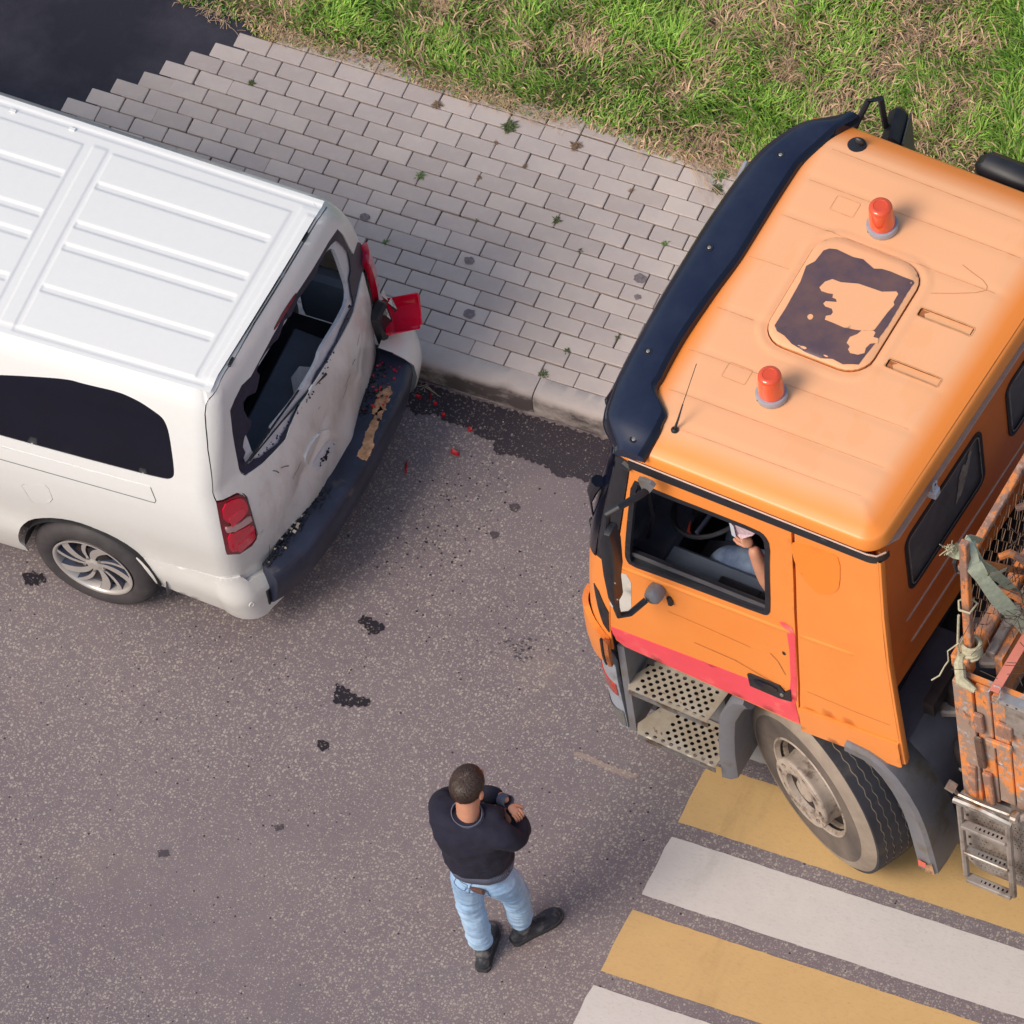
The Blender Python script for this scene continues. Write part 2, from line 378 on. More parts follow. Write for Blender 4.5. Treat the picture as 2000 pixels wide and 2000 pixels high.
class MB:
    def __init__(s, xf=None): s.v = []; s.f = []; s.xf = xf
    def add(s, vs, fs):
        b = len(s.v)
        s.v += [tuple(s.xf(p)) if s.xf else tuple(p) for p in vs]; s.f += [tuple(i+b for i in f) for f in fs]; return s
    def box(s, c, sz, rot=None, bev=0.):
        hx, hy, hz = [q/2 for q in sz]
        if bev <= 0:
            vs = [Vector((x, y, z)) for x in (-hx, hx) for y in (-hy, hy) for z in (-hz, hz)]
            fs = [(0, 1, 3, 2), (4, 6, 7, 5), (0, 4, 5, 1), (2, 3, 7, 6), (0, 2, 6, 4), (1, 5, 7, 3)]
        else:
            vs = []; fs = []; b = min(bev, hx*.9, hy*.9, hz*.9)
            idx = {}
            for sx in (-1, 1):
                for sy in (-1, 1):
                    for sz_ in (-1, 1):
                        for ax in range(3):
                            q = [sx*(hx-b), sy*(hy-b), sz_*(hz-b)]; q[ax] = (sx*hx, sy*hy, sz_*hz)[ax]
                            idx[(sx, sy, sz_, ax)] = len(vs); vs.append(Vector(q))
            S = (-1, 1)
            for ax in range(3):
                o1, o2 = [a for a in range(3) if a != ax]
                for sg in S:
                    l = []
                    for a, c_ in ((-1, -1), (1, -1), (1, 1), (-1, 1)):
                        k = [0, 0, 0]; k[ax] = sg; k[o1] = a; k[o2] = c_; l.append(idx[(k[0], k[1], k[2], ax)])
                    fs.append(tuple(l))
                    for o, oth in ((o1, o2), (o2, o1)):
                        if o < ax: continue
                        for sg2 in S:
                            l = []
                            for axx, t_ in ((ax, -1), (ax, 1), (o, 1), (o, -1)):
                                k = [0, 0, 0]; k[ax] = sg; k[o] = sg2; k[oth] = t_; l.append(idx[(k[0], k[1], k[2], axx)])
                            fs.append(tuple(l))
            for sx in S:
                for sy in S:
                    for sz_ in S: fs.append(tuple(idx[(sx, sy, sz_, a)] for a in range(3)))
        if rot is not None: vs = [rot @ v for v in vs]
        c = Vector(c); return s.add([v+c for v in vs], fs)
    def tube(s, pts, r, n=8, caps=True):
        pts = [Vector(p) for p in pts]; m = len(pts); vs = []; fs = []
        rr = r if isinstance(r, (list, tuple)) else [r]*m
        up = None
        for i, p in enumerate(pts):
            d = (pts[min(i+1, m-1)]-pts[max(i-1, 0)]).normalized()
            if up is None: up = Vector((0, 0, 1)) if abs(d.z) < .9 else Vector((1, 0, 0))
            a = (up-d*up.dot(d)).normalized(); b = d.cross(a); up = a
            for k in range(n):
                t = 2*math.pi*k/n; vs.append(p+(a*math.cos(t)+b*math.sin(t))*rr[i])
        for i in range(m-1):
            for k in range(n):
                fs.append((i*n+k, i*n+(k+1) % n, (i+1)*n+(k+1) % n, (i+1)*n+k))
        if caps: fs += [tuple(range(n-1, -1, -1)), tuple((m-1)*n+k for k in range(n))]
        return s.add(vs, fs)
    def lathe(s, prof, c=(0, 0, 0), axis='z', n=32, a0=0, a1=2*math.pi):
        vs = []; fs = []; full = abs(a1-a0-2*math.pi) < 1e-6; m = len(prof); c = Vector(c)
        N = n if full else n+1
        for k in range(N):
            t = a0+(a1-a0)*k/n; cc, ss = math.cos(t), math.sin(t)
            for r, h in prof:
                q = {'z': (r*cc, r*ss, h), 'y': (r*cc, h, r*ss), 'x': (h, r*cc, r*ss)}[axis]; vs.append(c+Vector(q))
        for k in range(n):
            k2 = (k+1) % N
            for i in range(m-1): fs.append((k*m+i, k2*m+i, k2*m+i+1, k*m+i+1))
        return s.add(vs, fs)
    def prism(s, poly, d0, d1, fn):
        n = len(poly); vs = [fn(a, b, d0) for a, b in poly]+[fn(a, b, d1) for a, b in poly]
        return s.add(vs, [tuple(range(n-1, -1, -1)), tuple(range(n, 2*n))]+[(i, (i+1) % n, n+(i+1) % n, n+i) for i in range(n)])
    def build(s, name, mat, parent=None, smooth=False, sharp=35, inv=True):
        return finish(name, s.v, s.f, mat, parent, smooth, inv, sharp if smooth else None)
def box(name, c, sz, mat, parent=None, rot=None, bev=0., smooth=False): return MB().box(c, sz, rot, bev).build(name, mat, parent, smooth)
def tube(name, pts, r, mat, parent=None, n=8): return MB().tube(pts, r, n).build(name, mat, parent, True, 60)
def pip(P, poly):
    x = P[:, 0]; y = P[:, 1]; ins = np.zeros(len(P), bool); n = len(poly)
    for i in range(n):
        x0, y0 = poly[i]; x1, y1 = poly[(i+1) % n]
        c = ((y0 > y) != (y1 > y))
        with np.errstate(divide='ignore', invalid='ignore'):
            ins ^= c & (x < (x1-x0)*(y-y0)/((y1-y0) if y1 != y0 else 1e-12)+x0)
    return ins
def resamp(pl, ha, hb):
    o = []; n = len(pl)
    for i in range(n):
        a, b = pl[i], pl[(i+1) % n]
        k = max(1, int(math.ceil(math.hypot((b[0]-a[0])/ha, (b[1]-a[1])/hb))))
        for j in range(k):
            q = (a[0]+(b[0]-a[0])*j/k, a[1]+(b[1]-a[1])*j/k)
            if not o or math.hypot((q[0]-o[-1][0])/ha, (q[1]-o[-1][1])/hb) > .02: o.append(q)
    if math.hypot((o[0][0]-o[-1][0])/ha, (o[0][1]-o[-1][1])/hb) <= .02: o.pop()
    return o
def patch(name, outer, fn, mat, parent=None, holes=(), ha=.04, hb=.04, off=0., thick=0., ctr=None, rnd=0., smooth=True, attr=None, bulge=0.):
    """a sheet cut to outline `outer` (with holes) lying on the surface fn(a,b); edges turned in by `thick`"""
    loops = [resamp(outer, ha, hb)]+[resamp(h, ha, hb) for h in holes]
    P = []; E = []
    for l in loops:
        b = len(P); P += l; E += [(b+i, b+(i+1) % len(l)) for i in range(len(l))]
    nb = len(P); A = np.array(loops[0]); lo = A.min(0); hi = A.max(0)
    ga = np.arange(lo[0]+ha/2, hi[0], ha); gb = np.arange(lo[1]+hb/2, hi[1], hb)
    if len(ga) and len(gb):
        G = np.array([(a+(ha*.5 if j % 2 else 0), b) for j, b in enumerate(gb) for a in ga])
        ins = pip(G, loops[0])
        for h in loops[1:]: ins &= ~pip(G, h)
        G = G[ins]
        if len(G):
            B = np.array(P)/np.array([ha, hb]); Gs = G/np.array([ha, hb]); keep = np.ones(len(G), bool)
            for s0 in range(0, len(B), 200):
                d = ((Gs[:, None, :]-B[None, s0:s0+200, :])**2).sum(2).min(1); keep &= d > .2
            P += [tuple(q) for q in G[keep]]
    sc = 1./ha; sb = 1./hb
    r = delaunay_2d_cdt([Vector((q[0]*sc, q[1]*sb)) for q in P], E, [], 0, 1e-5)
    V2 = np.array([(v[0]/sc, v[1]/sb) for v in r[0]]); F = [tuple(f) for f in r[2]]
    cen = np.array([V2[list(f)].mean(0) for f in F]); ins = pip(cen, loops[0])
    for h in loops[1:]: ins &= ~pip(cen, h)
    F = [f for f, k in zip(F, ins) if k]
    p3 = []; n3 = []
    C = Vector(ctr) if ctr is not None else None
    for a, b in V2:
        p = Vector(fn(a, b)); e1 = ha*.05; e2 = hb*.05
        n = (Vector(fn(a+e1, b))-Vector(fn(a-e1, b))).cross(Vector(fn(a, b+e2))-Vector(fn(a, b-e2)))
        if n.length < 1e-12: n = Vector((0, 0, 1))
        n.normalize()
        if C is not None and n.dot(p-C) < 0: n = -n
        n3.append(n); p3.append(p+n*off)
    if bulge:
        pass
    # orientation of faces to agree with normals
    FF = []
    for f in F:
        a, b, c = [p3[i] for i in f[:3]]
        FF.append(f if (b-a).cross(c-a).dot(n3[f[0]]) > 0 else f[::-1])
    verts = list(p3); faces = FF; nt = len(faces)
    if thick:
        cnt = {}
        for f in FF:
            for i in range(len(f)):
                e = (f[i], f[(i+1) % len(f)]); cnt[e] = 1
        for (i, j) in list(cnt):
            if (j, i) not in cnt:
                b = len(verts); verts += [p3[i], p3[j], p3[j]-n3[j]*thick, p3[i]-n3[i]*thick]
                faces.append((b+1, b, b+3, b+2))
    o = finish(name, verts, faces, mat, parent, False)
    if smooth: o.data.polygons.foreach_set('use_smooth', [True]*nt+[False]*(len(o.data.polygons)-nt))
    if attr:
        at = o.data.attributes.new(attr[0], 'FLOAT', 'POINT')
        vals = [attr[1](*q) for q in V2]+[attr[2]]*(len(verts)-len(V2)); at.data.foreach_set('value', vals[:len(o.data.vertices)])
    return o
def ribbon(name, line, w, fn, mat, parent=None, off=.002, ctr=None, h=.03):
    """thin band along a line in the (a,b) plane"""
    out = []; L = [Vector(q) for q in line]; n = len(L)
    left = []; right = []
    for i in range(n):
        d = (L[min(i+1, n-1)]-L[max(i-1, 0)]).normalized(); q = Vector((-d.y, d.x))*w/2
        left.append(tuple(L[i]+q)); right.append(tuple(L[i]-q))
    return patch(name, left+right[::-1], fn, mat, parent, ha=h, hb=h, off=off, ctr=ctr)
def copy_tree(o, parent=None, inherit=False):
    c = o.copy(); COL.objects.link(c); c.parent = parent
    for ch in [x for x in bpy.data.objects if x.parent == o]: copy_tree(ch, c)
    return c
def rrect(a0, a1, b0, b1, r, n=4):
    o = []
    for ca, cb, t0 in ((a1-r, b1-r, 0), (a0+r, b1-r, 90), (a0+r, b0+r, 180), (a1-r, b0+r, 270)):
        for k in range(n+1):
            t = math.radians(t0+90*k/n); o.append((ca+r*math.cos(t), cb+r*math.sin(t)))
    return o

# ---------- shape functions of the two vehicles (metres) ----------
def ci(x, xs, ys):
    n = len(xs)
    if x <= xs[0]: return ys[0]
    if x >= xs[-1]: return ys[-1]
    k = 0
    while x > xs[k+1]: k += 1
    h = xs[k+1]-xs[k]; t = (x-xs[k])/h
    d = (ys[k+1]-ys[k])/h
    dp = (ys[k]-ys[k-1])/(xs[k]-xs[k-1]) if k > 0 else d
    dn = (ys[k+2]-ys[k+1])/(xs[k+2]-xs[k+1]) if k+2 < n else d
    m0 = 0.0 if dp*d <= 0 else 2*dp*d/(dp+d)
    m1 = 0.0 if dn*d <= 0 else 2*dn*d/(dn+d)
    t2 = t*t; t3 = t2*t
    return (2*t3-3*t2+1)*ys[k]+(t3-2*t2+t)*h*m0+(-2*t3+3*t2)*ys[k+1]+(t3-t2)*h*m1
VYC = -2.552
V_RC = .13
def v_hw(x): return .955-.022*max(x, -1.5) if x > -1.5 else .988
VPZ = [.20, .32, .48, .62, .9, 1.08, 1.25, 1.42, 1.6, 1.74, 1.82, 1.875, 1.905, 1.915]
VPO = [.05, .02, .0, .012, .0, .006, .03, .075, .13, .18, .215, .245, .27, .29]
def v_prof(z): return ci(z, VPZ, VPO)
VRZ = [.2, .5, .9, 1.1, 1.25, 1.5, 1.7, 1.8, 1.86, 1.9, 1.915]
VRX = [1.585, 1.58, 1.59, 1.575, 1.55, 1.488, 1.435, 1.40, 1.375, 1.35, 1.335]
def v_dent(y, z):
    # crushed tailgate: shallow folds, deepest in the middle and lower down
    a = (y-VYC)/.8
    w = max(0., min(1., (1.24-z)/.25))*max(0., 1-abs(a)**3)
    d = -.028*w*math.exp(-((y+2.75)/.30)**2-((z-.86)/.22)**2)
    d += .010*w*math.sin(7.5*y+5*z)+.006*w*math.sin(13*y-11*z+1.)
    d -= .03*w*math.exp(-((y+2.05)/.22)**2-((z-.78)/.2)**2)
    for ya, za, yb, zb, am, wd in ((-3.12, 1.19, -2.72, .60, -.020, .035), (-2.36, 1.16, -2.08, .58, .022, .030), (-2.80, 1.14, -2.42, .56, .016, .028), (-2.98, .78, -2.60, .98, -.012, .02), (-2.25, .86, -1.98, 1.02, -.014, .02)):
        L = math.hypot(yb-ya, zb-za); t = ((y-ya)*(yb-ya)+(z-za)*(zb-za))/L/L; q = ((y-ya)*(zb-za)-(z-za)*(yb-ya))/L
        if -.15 < t < 1.15: d += am*w*math.exp(-abs(q)/wd)*max(0., min(1., (t+.15)*5))*max(0., min(1., (1.15-t)*5))
    return d
def v_rear(y, z): return ci(z, VRZ, VRX)-(.12-.105*min(1, max(0, (z-1.3)/.55)))*((y-VYC)/.7)**2+(.008+.037*min(1, max(0, (z-.9)/.8)))*(y-VYC)/.65
def van_shell(p, z, dent=True):
    # p<0: metres forward of the near corner; 0..1 near corner; 1..2 tailgate; 2..3 far corner; >3 far side
    pr = v_prof(z); hw = v_hw(1.4)-pr; rc = V_RC
    sl = 2*(.12-.105*min(1, max(0, (z-1.3)/.55)))*(hw-rc)/.49; th = math.pi/2-math.atan(sl)
    dy = hw-rc*(1-math.sin(math.pi/2-th)) if False else hw-rc+rc*math.cos(th)
    xe = v_rear(VYC-dy, z); cx = xe-rc*math.sin(th)
    if p < 0:
        x = cx+p; k = v_hw(x)-v_hw(cx) if x < cx else 0
        return (x, VYC-hw-k, z)
    if p <= 1:
        a = p*th; return (cx+rc*math.sin(a), VYC-hw+rc-rc*math.cos(a), z)
    if p <= 2:
        y = VYC-dy+(p-1)*2*dy
        return (v_rear(y, z)+(v_dent(y, z)*math.sin(math.pi*(p-1)) if dent else 0), y, z)
    if p <= 3:
        a = (3-p)*th; cx = v_rear(VYC+dy, z)-rc*math.sin(th); return (cx+rc*math.sin(a), VYC+hw-rc+rc*math.cos(a), z)
    cx = v_rear(VYC+dy, z)-rc*math.sin(th); x = cx-(p-3); k = v_hw(x)-v_hw(cx)
    return (x, VYC+hw+k, z)
# ---- truck, local frame: u to the rear, v from the driver's side across, z up
T_YAW = math.radians(-4.7); T_O = (4.6, -3.575, 0.0); T_W = 2.30
def t_loc(u, v, z):
    c, s = math.cos(T_YAW), math.sin(T_YAW)
    return (T_O[0]+u*c-v*s, T_O[1]+u*s+v*c, z)
def t_vs(z): return ci(z, [1.0, 1.18, 1.5, 2.1, 2.5, 2.95], [.03, .0, -.012, -.005, .022, .055])
def t_ua(z): return ci(z, [1.1, 1.45, 2.1, 2.95], [-1.035, -1.02, -.925, -.80])
def t_uf(z): return ci(z, [.9, 1.1, 1.6, 1.9, 2.85], [-1.25, -1.245, -1.22, -1.19, -1.0])
T_UR = .50
def t_side(u, z): return (u, t_vs(z), z)
def t_corner(a, z):
    th = a*math.pi/2; ua = t_ua(z); du = ua-t_uf(z)
    return (ua-du*math.sin(th), t_vs(z)+.26*(1-math.cos(th)), z)
def t_rear(v, z): return (T_UR+.045*(v-.2), v, z)
# roof outline: rounded rectangle
TR_U0, TR_U1, TR_V0, TR_V1, TR_R = -.93, .56, .055, 2.245, .12
def rr_dist(u, v, u0, u1, v0, v1, r):
    cu, cv = (u0+u1)/2, (v0+v1)/2; hu, hv = (u1-u0)/2, (v1-v0)/2
    qx = abs(u-cu)-hu+r; qy = abs(v-cv)-hv+r
    return r-math.hypot(max(qx, 0), max(qy, 0))-min(max(qx, qy), 0)
def t_roofz(u, v):
    d = rr_dist(u, v, TR_U0, TR_U1, TR_V0, TR_V1, TR_R)
    e = min(max(d/.26, 0), 1); g = min(max(d/.022, 0), 1)
    return 2.985+.060*(1-(1-g)**2)+.070*(1-(1-e)**2.4)+.008*math.sin(math.pi*min(max(v/T_W, 0), 1))
def t_roof(u, v):
    return (u+.05*v*max(0., (u+.1)/.66), v, t_roofz(u, v))

# outlines measured on the vehicles, in surface coordinates
D = {
 'v_glass': [(1.982,1.755),(1.975,1.683),(1.959,1.575),(1.953,1.515),(1.949,1.431),(3.002,0.962),(2.909,0.883),(2.93,0.812),(1.899,1.213),(1.834,1.216),(1.791,1.212),(1.768,1.223),(1.698,1.251),(1.671,1.261),(1.621,1.275),(1.511,1.295),(1.452,1.3),(1.408,1.298),(1.366,1.293),(1.31,1.26),(1.274,1.217),(1.166,1.223),(1.121,1.238),(1.092,1.25),(1.079,1.287),(1.072,1.327),(1.042,1.593),(1.034,1.722),(1.069,1.746),(1.129,1.766),(1.195,1.747),(1.288,1.764),(1.385,1.778),(1.484,1.786),(1.61,1.792),(1.748,1.78),(1.91,1.772)],
 'v_jag': [(1.935,1.713),(1.901,1.736),(1.859,1.747),(1.808,1.742),(1.793,1.746),(1.752,1.73),(1.711,1.741),(1.608,1.755),(1.53,1.739),(1.487,1.759),(1.436,1.736),(1.41,1.729),(1.383,1.74),(1.323,1.749),(1.268,1.746),(1.24,1.729),(1.251,1.691),(1.224,1.655),(1.205,1.637),(1.154,1.673),(1.125,1.667),(1.123,1.623),(1.151,1.505),(1.133,1.576),(1.154,1.521),(1.145,1.49),(1.123,1.482),(1.111,1.476),(1.102,1.455),(1.097,1.428),(1.107,1.381),(1.097,1.361),(1.102,1.329),(1.116,1.289),(1.131,1.287),(1.141,1.291),(1.163,1.266),(1.198,1.257),(1.245,1.237),(1.264,1.255),(1.311,1.273),(1.33,1.289),(1.365,1.299),(1.402,1.292),(1.441,1.282),(1.399,1.273),(1.43,1.267),(1.459,1.296),(1.467,1.314),(1.508,1.321),(1.542,1.308),(1.593,1.303),(1.643,1.286),(1.696,1.286),(1.76,1.267),(1.814,1.23),(1.826,1.28),(1.849,1.336),(1.859,1.376),(1.894,1.383),(1.92,1.449),(1.936,1.515),(1.938,1.596)],
 'v_apert': [(1.899,1.669),(1.841,1.361),(1.826,1.32),(1.806,1.3),(1.778,1.299),(1.665,1.347),(1.627,1.36),(1.589,1.369),(1.562,1.368),(1.546,1.356),(1.528,1.35),(1.509,1.348),(1.415,1.344),(1.341,1.346),(1.307,1.349),(1.246,1.349),(1.241,1.34),(1.257,1.326),(1.252,1.318),(1.224,1.315),(1.198,1.308),(1.174,1.299),(1.159,1.298),(1.153,1.305),(1.146,1.321),(1.14,1.345),(1.128,1.442),(1.103,1.585),(1.098,1.631),(1.099,1.661),(1.12,1.683),(1.232,1.722),(1.285,1.729),(1.637,1.744),(1.731,1.744),(1.79,1.742),(1.833,1.739),(1.859,1.735),(1.879,1.723),(1.895,1.703)],
 'v_light3': [(1.617,1.798),(1.614,1.792),(1.585,1.787),(1.532,1.785),(1.441,1.786),(1.417,1.788),(1.412,1.792),(1.412,1.796),(1.417,1.801),(1.444,1.805),(1.492,1.809),(1.541,1.808),(1.593,1.804)],
 'v_qwin': [(-1.373,1.634),(-1.378,1.427),(-1.376,1.298),(-1.078,1.314),(-0.633,1.324),(-0.161,1.343),(-0.121,1.363),(-0.105,1.399),(-0.126,1.588),(-0.14,1.68),(-0.163,1.73),(-0.22,1.758),(-0.29,1.785),(-0.399,1.804),(-0.591,1.792),(-0.694,1.792),(-0.996,1.724)],
 'v_fuel': [(-1.04,0.958),(-1.016,0.98),(-0.952,1.006),(-0.888,1.031),(-0.872,1.005),(-0.871,0.914),(-0.897,0.867),(-0.946,0.841),(-0.996,0.814),(-1.008,0.832),(-1.026,0.898)],
 'v_tail': [(0.714,1.237),(1.002,1.214),(1.046,1.19),(1.063,1.163),(1.072,1.119),(1.068,0.909),(1.07,0.8),(1.065,0.772),(1.044,0.752),(1.001,0.771),(0.773,0.807),(0.557,0.827),(0.552,0.874),(0.571,0.941),(0.603,1.003),(0.664,1.109),(0.683,1.153)],
 'v_tailw': [(0.796,1.052),(1.004,1.03),(1.019,1.017),(1.036,1.01),(1.054,1.006),(1.064,0.997),(1.064,0.959),(1.053,0.959),(1.032,0.968),(1.012,0.981),(0.934,0.997),(0.807,1.007),(0.752,1.016),(0.731,1.03),(0.742,1.047)],
 'v_tailu': [(0.991,1.202),(1.025,1.186),(1.043,1.171),(1.053,1.155),(1.06,1.137),(1.064,1.114),(1.066,1.085),(1.064,1.05),(1.054,1.035),(1.036,1.038),(1.015,1.051),(0.893,1.075),(0.788,1.115),(0.828,1.178)],
 'v_taill': [(0.847,0.994),(1.009,0.975),(1.03,0.957),(1.052,0.944),(1.063,0.915),(1.064,0.867),(1.061,0.831),(1.056,0.809),(1.049,0.796),(1.041,0.791),(1.027,0.796),(1.007,0.81),(0.888,0.828),(0.73,0.844),(0.664,0.89),(0.704,0.964)],
 'v_fartail': [(2.101,1.149),(2.4,0.916),(2.195,1.074),(2.2,1.056),(2.2,0.961),(2.1,0.942),(2.2,0.866),(2.2,0.828),(2.1,0.829),(2.396,0.735),(1.952,0.928),(2.609,0.707),(1.946,1.022),(1.96,1.081),(1.986,1.15)],
 'v_gaptop': [(2.611,1.845),(2.179,1.906),(1.921,1.911),(1.836,1.911),(1.527,1.913),(1.331,1.911),(1.134,1.899),(1.047,1.901),(0.513,1.867)],
 'v_gapside': [(0.499,1.868),(0.401,1.846),(0.359,1.8),(0.362,1.728),(0.408,1.593),(0.564,1.417),(0.714,1.237)],
 'v_gaplow': [(1.067,0.767),(1.069,0.679),(1.077,0.542),(1.09,0.471)],
 'v_tgbot': [(1.09,0.471),(1.188,0.503),(1.32,0.56),(1.48,0.544),(1.782,0.492),(1.94,0.295),(2.2,0.194),(2.1,0.296),(1.974,0.464)],
 'v_gapfar': [(2.277,0.468),(1.945,0.927),(2.609,1.026),(2.554,1.266),(2.805,1.581),(2.611,1.845)],
 'v_handle': [(1.456,0.921),(1.462,0.9),(1.459,0.889),(1.449,0.887),(1.438,0.866),(1.389,0.858),(1.369,0.853),(1.356,0.843),(1.35,0.828),(1.345,0.828),(1.341,0.843),(1.34,0.86),(1.326,0.919),(1.322,0.952),(1.323,0.974),(1.333,0.987),(1.352,0.992),(1.409,0.994)],
 'v_plate': [(1.478,0.774),(1.488,0.744),(1.491,0.72),(1.487,0.704),(1.47,0.702),(1.41,0.723),(1.384,0.727),(1.369,0.738),(1.363,0.764),(1.354,0.807),(1.363,0.825),(1.384,0.838),(1.408,0.842),(1.434,0.839),(1.453,0.827),(1.466,0.802)],
 'v_hinge': [(1.887,1.911),(1.103,1.901)],
 'v_arch': [(-1.154,0.279),(-1.148,0.341),(-1.14,0.393),(-1.13,0.436),(-1.105,0.521),(-1.086,0.559),(-1.059,0.6),(-1.019,0.639),(-0.97,0.673),(-0.915,0.703),(-0.855,0.727),(-0.796,0.741),(-0.74,0.744),(-0.685,0.736),(-0.632,0.717),(-0.586,0.687),(-0.546,0.647),(-0.473,0.556),(-0.44,0.512),(-0.416,0.463),(-0.404,0.402),(-0.402,0.332),(-0.43,0.174),(-0.482,0.154),(-0.586,0.166),(-0.732,0.172),(-0.921,0.173),(-1.055,0.185),(-1.129,0.217)],
 'v_bot': [(-1.291,0.259),(-1.162,0.241),(-0.343,0.318),(-0.268,0.317),(0.624,0.288),(0.532,0.302),(1.01,0.213),(1.06,0.16),(1.088,0.142)],
 'v_bumptop': [(-0.439,0.568),(-0.32,0.588),(-0.094,0.617),(0.5,0.602),(0.872,0.581),(1.041,0.542),(1.074,0.531),(1.09,0.471),(1.098,0.408)],
 'v_bumpend': [(1.098,0.408),(1.099,0.329),(1.092,0.215),(1.089,0.139)],
 'v_rail1': [(-1.09,1.244),(-0.64,1.26),(-0.224,1.269)],
 'v_rail2': [(-1.111,1.155),(-0.314,1.177),(-0.236,1.178),(-0.225,1.196),(-0.224,1.269)],
 'v_sensor': [(1.035,0.328)],
 'v_archcrease': [(-0.878,1.04),(-0.682,1.075),(-0.54,1.05),(-0.449,0.969),(-0.407,0.882)],
 'r_groove': [(0.216,-2.225),(1.188,-2.231),(0.202,-2.499),(1.171,-2.485),(0.199,-2.635),(1.167,-2.639),(0.195,-2.913),(1.154,-2.899)],
 'r_panel': [(0.218,-2.012),(1.209,-2.004),(1.152,-3.163),(0.184,-3.154)],
 'r_band': [(0.124,-1.988),(0.193,-2.012),(0.188,-3.162),(0.086,-3.19),(0.082,-2.042),(0.163,-1.983)],
 'r_lpanelend': [(0.063,-2.0),(0.055,-2.235),(0.053,-2.284),(0.037,-2.482),(0.031,-2.522),(0.034,-2.636),(0.036,-2.693),(0.014,-2.911)],
 'r_lgroove': [(-0.322,-2.244),(0.055,-2.235),(-0.199,-2.509),(0.045,-2.498),(-0.137,-2.64),(0.031,-2.647),(-0.015,-2.903)],
 'r_clips': [(-0.384,-1.96),(-0.046,-1.961)],
 'r_edge': [(-0.43,-2.011),(1.237,-1.974),(0.144,-3.244),(1.213,-3.226)],
 'pad_in': [(1.487,-3.291,0.56),(1.522,-3.107,0.56),(1.558,-2.852,0.56),(1.586,-2.594,0.56),(1.551,-2.116,0.56),(1.573,-1.976,0.56)],
 'pad_out': [(1.589,-3.367,0.56),(1.639,-3.151,0.56),(1.678,-2.869,0.56),(1.714,-2.526,0.56),(1.701,-2.155,0.56),(1.714,-2.057,0.56),(1.694,-1.941,0.56)],
 'pad_out0': [(1.533,-3.288,0.3),(1.606,-3.028,0.3),(1.681,-2.688,0.3),(1.657,-2.119,0.3),(1.631,-2.088,0.3),(1.619,-1.828,0.3)],
 'farcorner': [(1.498,-1.738,0.56),(1.538,-1.742,0.56),(1.607,-1.796,0.56),(1.667,-1.881,0.56),(1.71,-1.962,0.56),(1.657,-1.911,0.56),(1.58,-1.974,0.56),(1.519,-1.855,0.56)],
 'lens': [(1.482,-1.757,0.75),(1.543,-1.618,0.75),(1.583,-1.659,0.75),(1.685,-1.728,0.75),(1.64,-1.771,0.75),(1.643,-1.831,0.75),(1.611,-1.86,0.75),(1.529,-1.811,0.75)],
 'scuff': [(1.643,-2.193,0.56),(1.676,-2.216,0.56),(1.683,-2.301,0.56),(1.687,-2.379,0.56),(1.713,-2.43,0.56),(1.718,-2.533,0.56),(1.651,-2.518,0.56),(1.655,-2.443,0.56),(1.638,-2.37,0.56),(1.64,-2.29,0.56)],
 't_win': [(-0.782,2.829),(-0.64,2.819),(-0.554,2.818),(-0.445,2.82),(-0.177,2.821),(-0.095,2.814),(-0.074,2.803),(-0.058,2.781),(-0.046,2.751),(-0.043,2.688),(-0.049,2.592),(-0.054,2.456),(-0.057,2.282),(-0.063,2.179),(-0.072,2.154),(-0.084,2.138),(-0.099,2.131),(-0.186,2.125),(-0.646,2.106),(-0.816,2.095),(-0.853,2.104),(-0.864,2.126),(-0.87,2.154),(-0.87,2.188),(-0.862,2.284),(-0.846,2.439),(-0.808,2.752)],
 't_door': [(-0.818,2.884),(-0.706,2.927),(-0.385,2.926),(0.054,2.914),(0.056,2.608),(0.05,2.243),(0.046,2.114),(0.041,1.524),(0.03,1.353),(0.015,1.168),(-0.136,1.154),(-0.51,1.153),(-0.812,1.142),(-0.995,1.183),(-1.019,1.233),(-1.02,1.347),(-1.001,1.611),(-0.938,2.139),(-0.906,2.477)],
 't_band': [(-1.01,1.445),(-0.916,1.407),(-0.709,1.382),(-0.484,1.382),(-0.246,1.38),(-0.006,1.398),(0.028,1.37),(0.014,1.17),(-0.136,1.158),(-0.51,1.156),(-0.812,1.146),(-0.995,1.186),(-1.013,1.251),(-1.022,1.265)],
 't_edge': [(-0.013,2.118),(0.008,2.131),(0.025,2.13),(0.036,2.114),(0.043,2.062),(0.044,1.839),(0.042,1.656),(0.032,1.557),(0.014,1.545),(0.008,1.602),(0.011,1.727),(0.011,1.829),(0.008,1.911),(0.008,1.98),(0.012,2.036),(0.007,2.068),(-0.007,2.077),(-0.017,2.089),(-0.021,2.103)],
 't_white1': [(-0.916,1.984),(-0.878,1.991),(-0.857,1.933),(-0.882,1.603),(-0.996,1.627),(-1.002,1.647),(-0.971,1.776)],
 't_white2': [(-0.714,1.984),(-0.703,1.982),(-0.701,1.977),(-0.709,1.968),(-0.715,1.968),(-0.718,1.98)],
 't_white3': [(-0.691,1.944),(-0.679,1.952),(-0.669,1.949),(-0.661,1.936),(-0.66,1.925),(-0.666,1.915),(-0.676,1.917),(-0.69,1.933)],
 't_handle': [(-0.236,1.508),(-0.218,1.519),(-0.055,1.517),(-0.029,1.476),(0.004,1.519),(0.002,1.411),(-0.066,1.395),(-0.229,1.404)],
 't_handlein': [(-0.169,1.499),(-0.104,1.499),(-0.07,1.488),(-0.066,1.465),(-0.075,1.45),(-0.096,1.442),(-0.128,1.442),(-0.172,1.45),(-0.196,1.465),(-0.2,1.488)],
 't_strip': [(-0.705,2.99),(-0.38,2.991),(-0.018,2.988),(0.293,2.976),(0.29,2.908),(-0.022,2.923),(-0.385,2.92),(-0.705,2.933)],
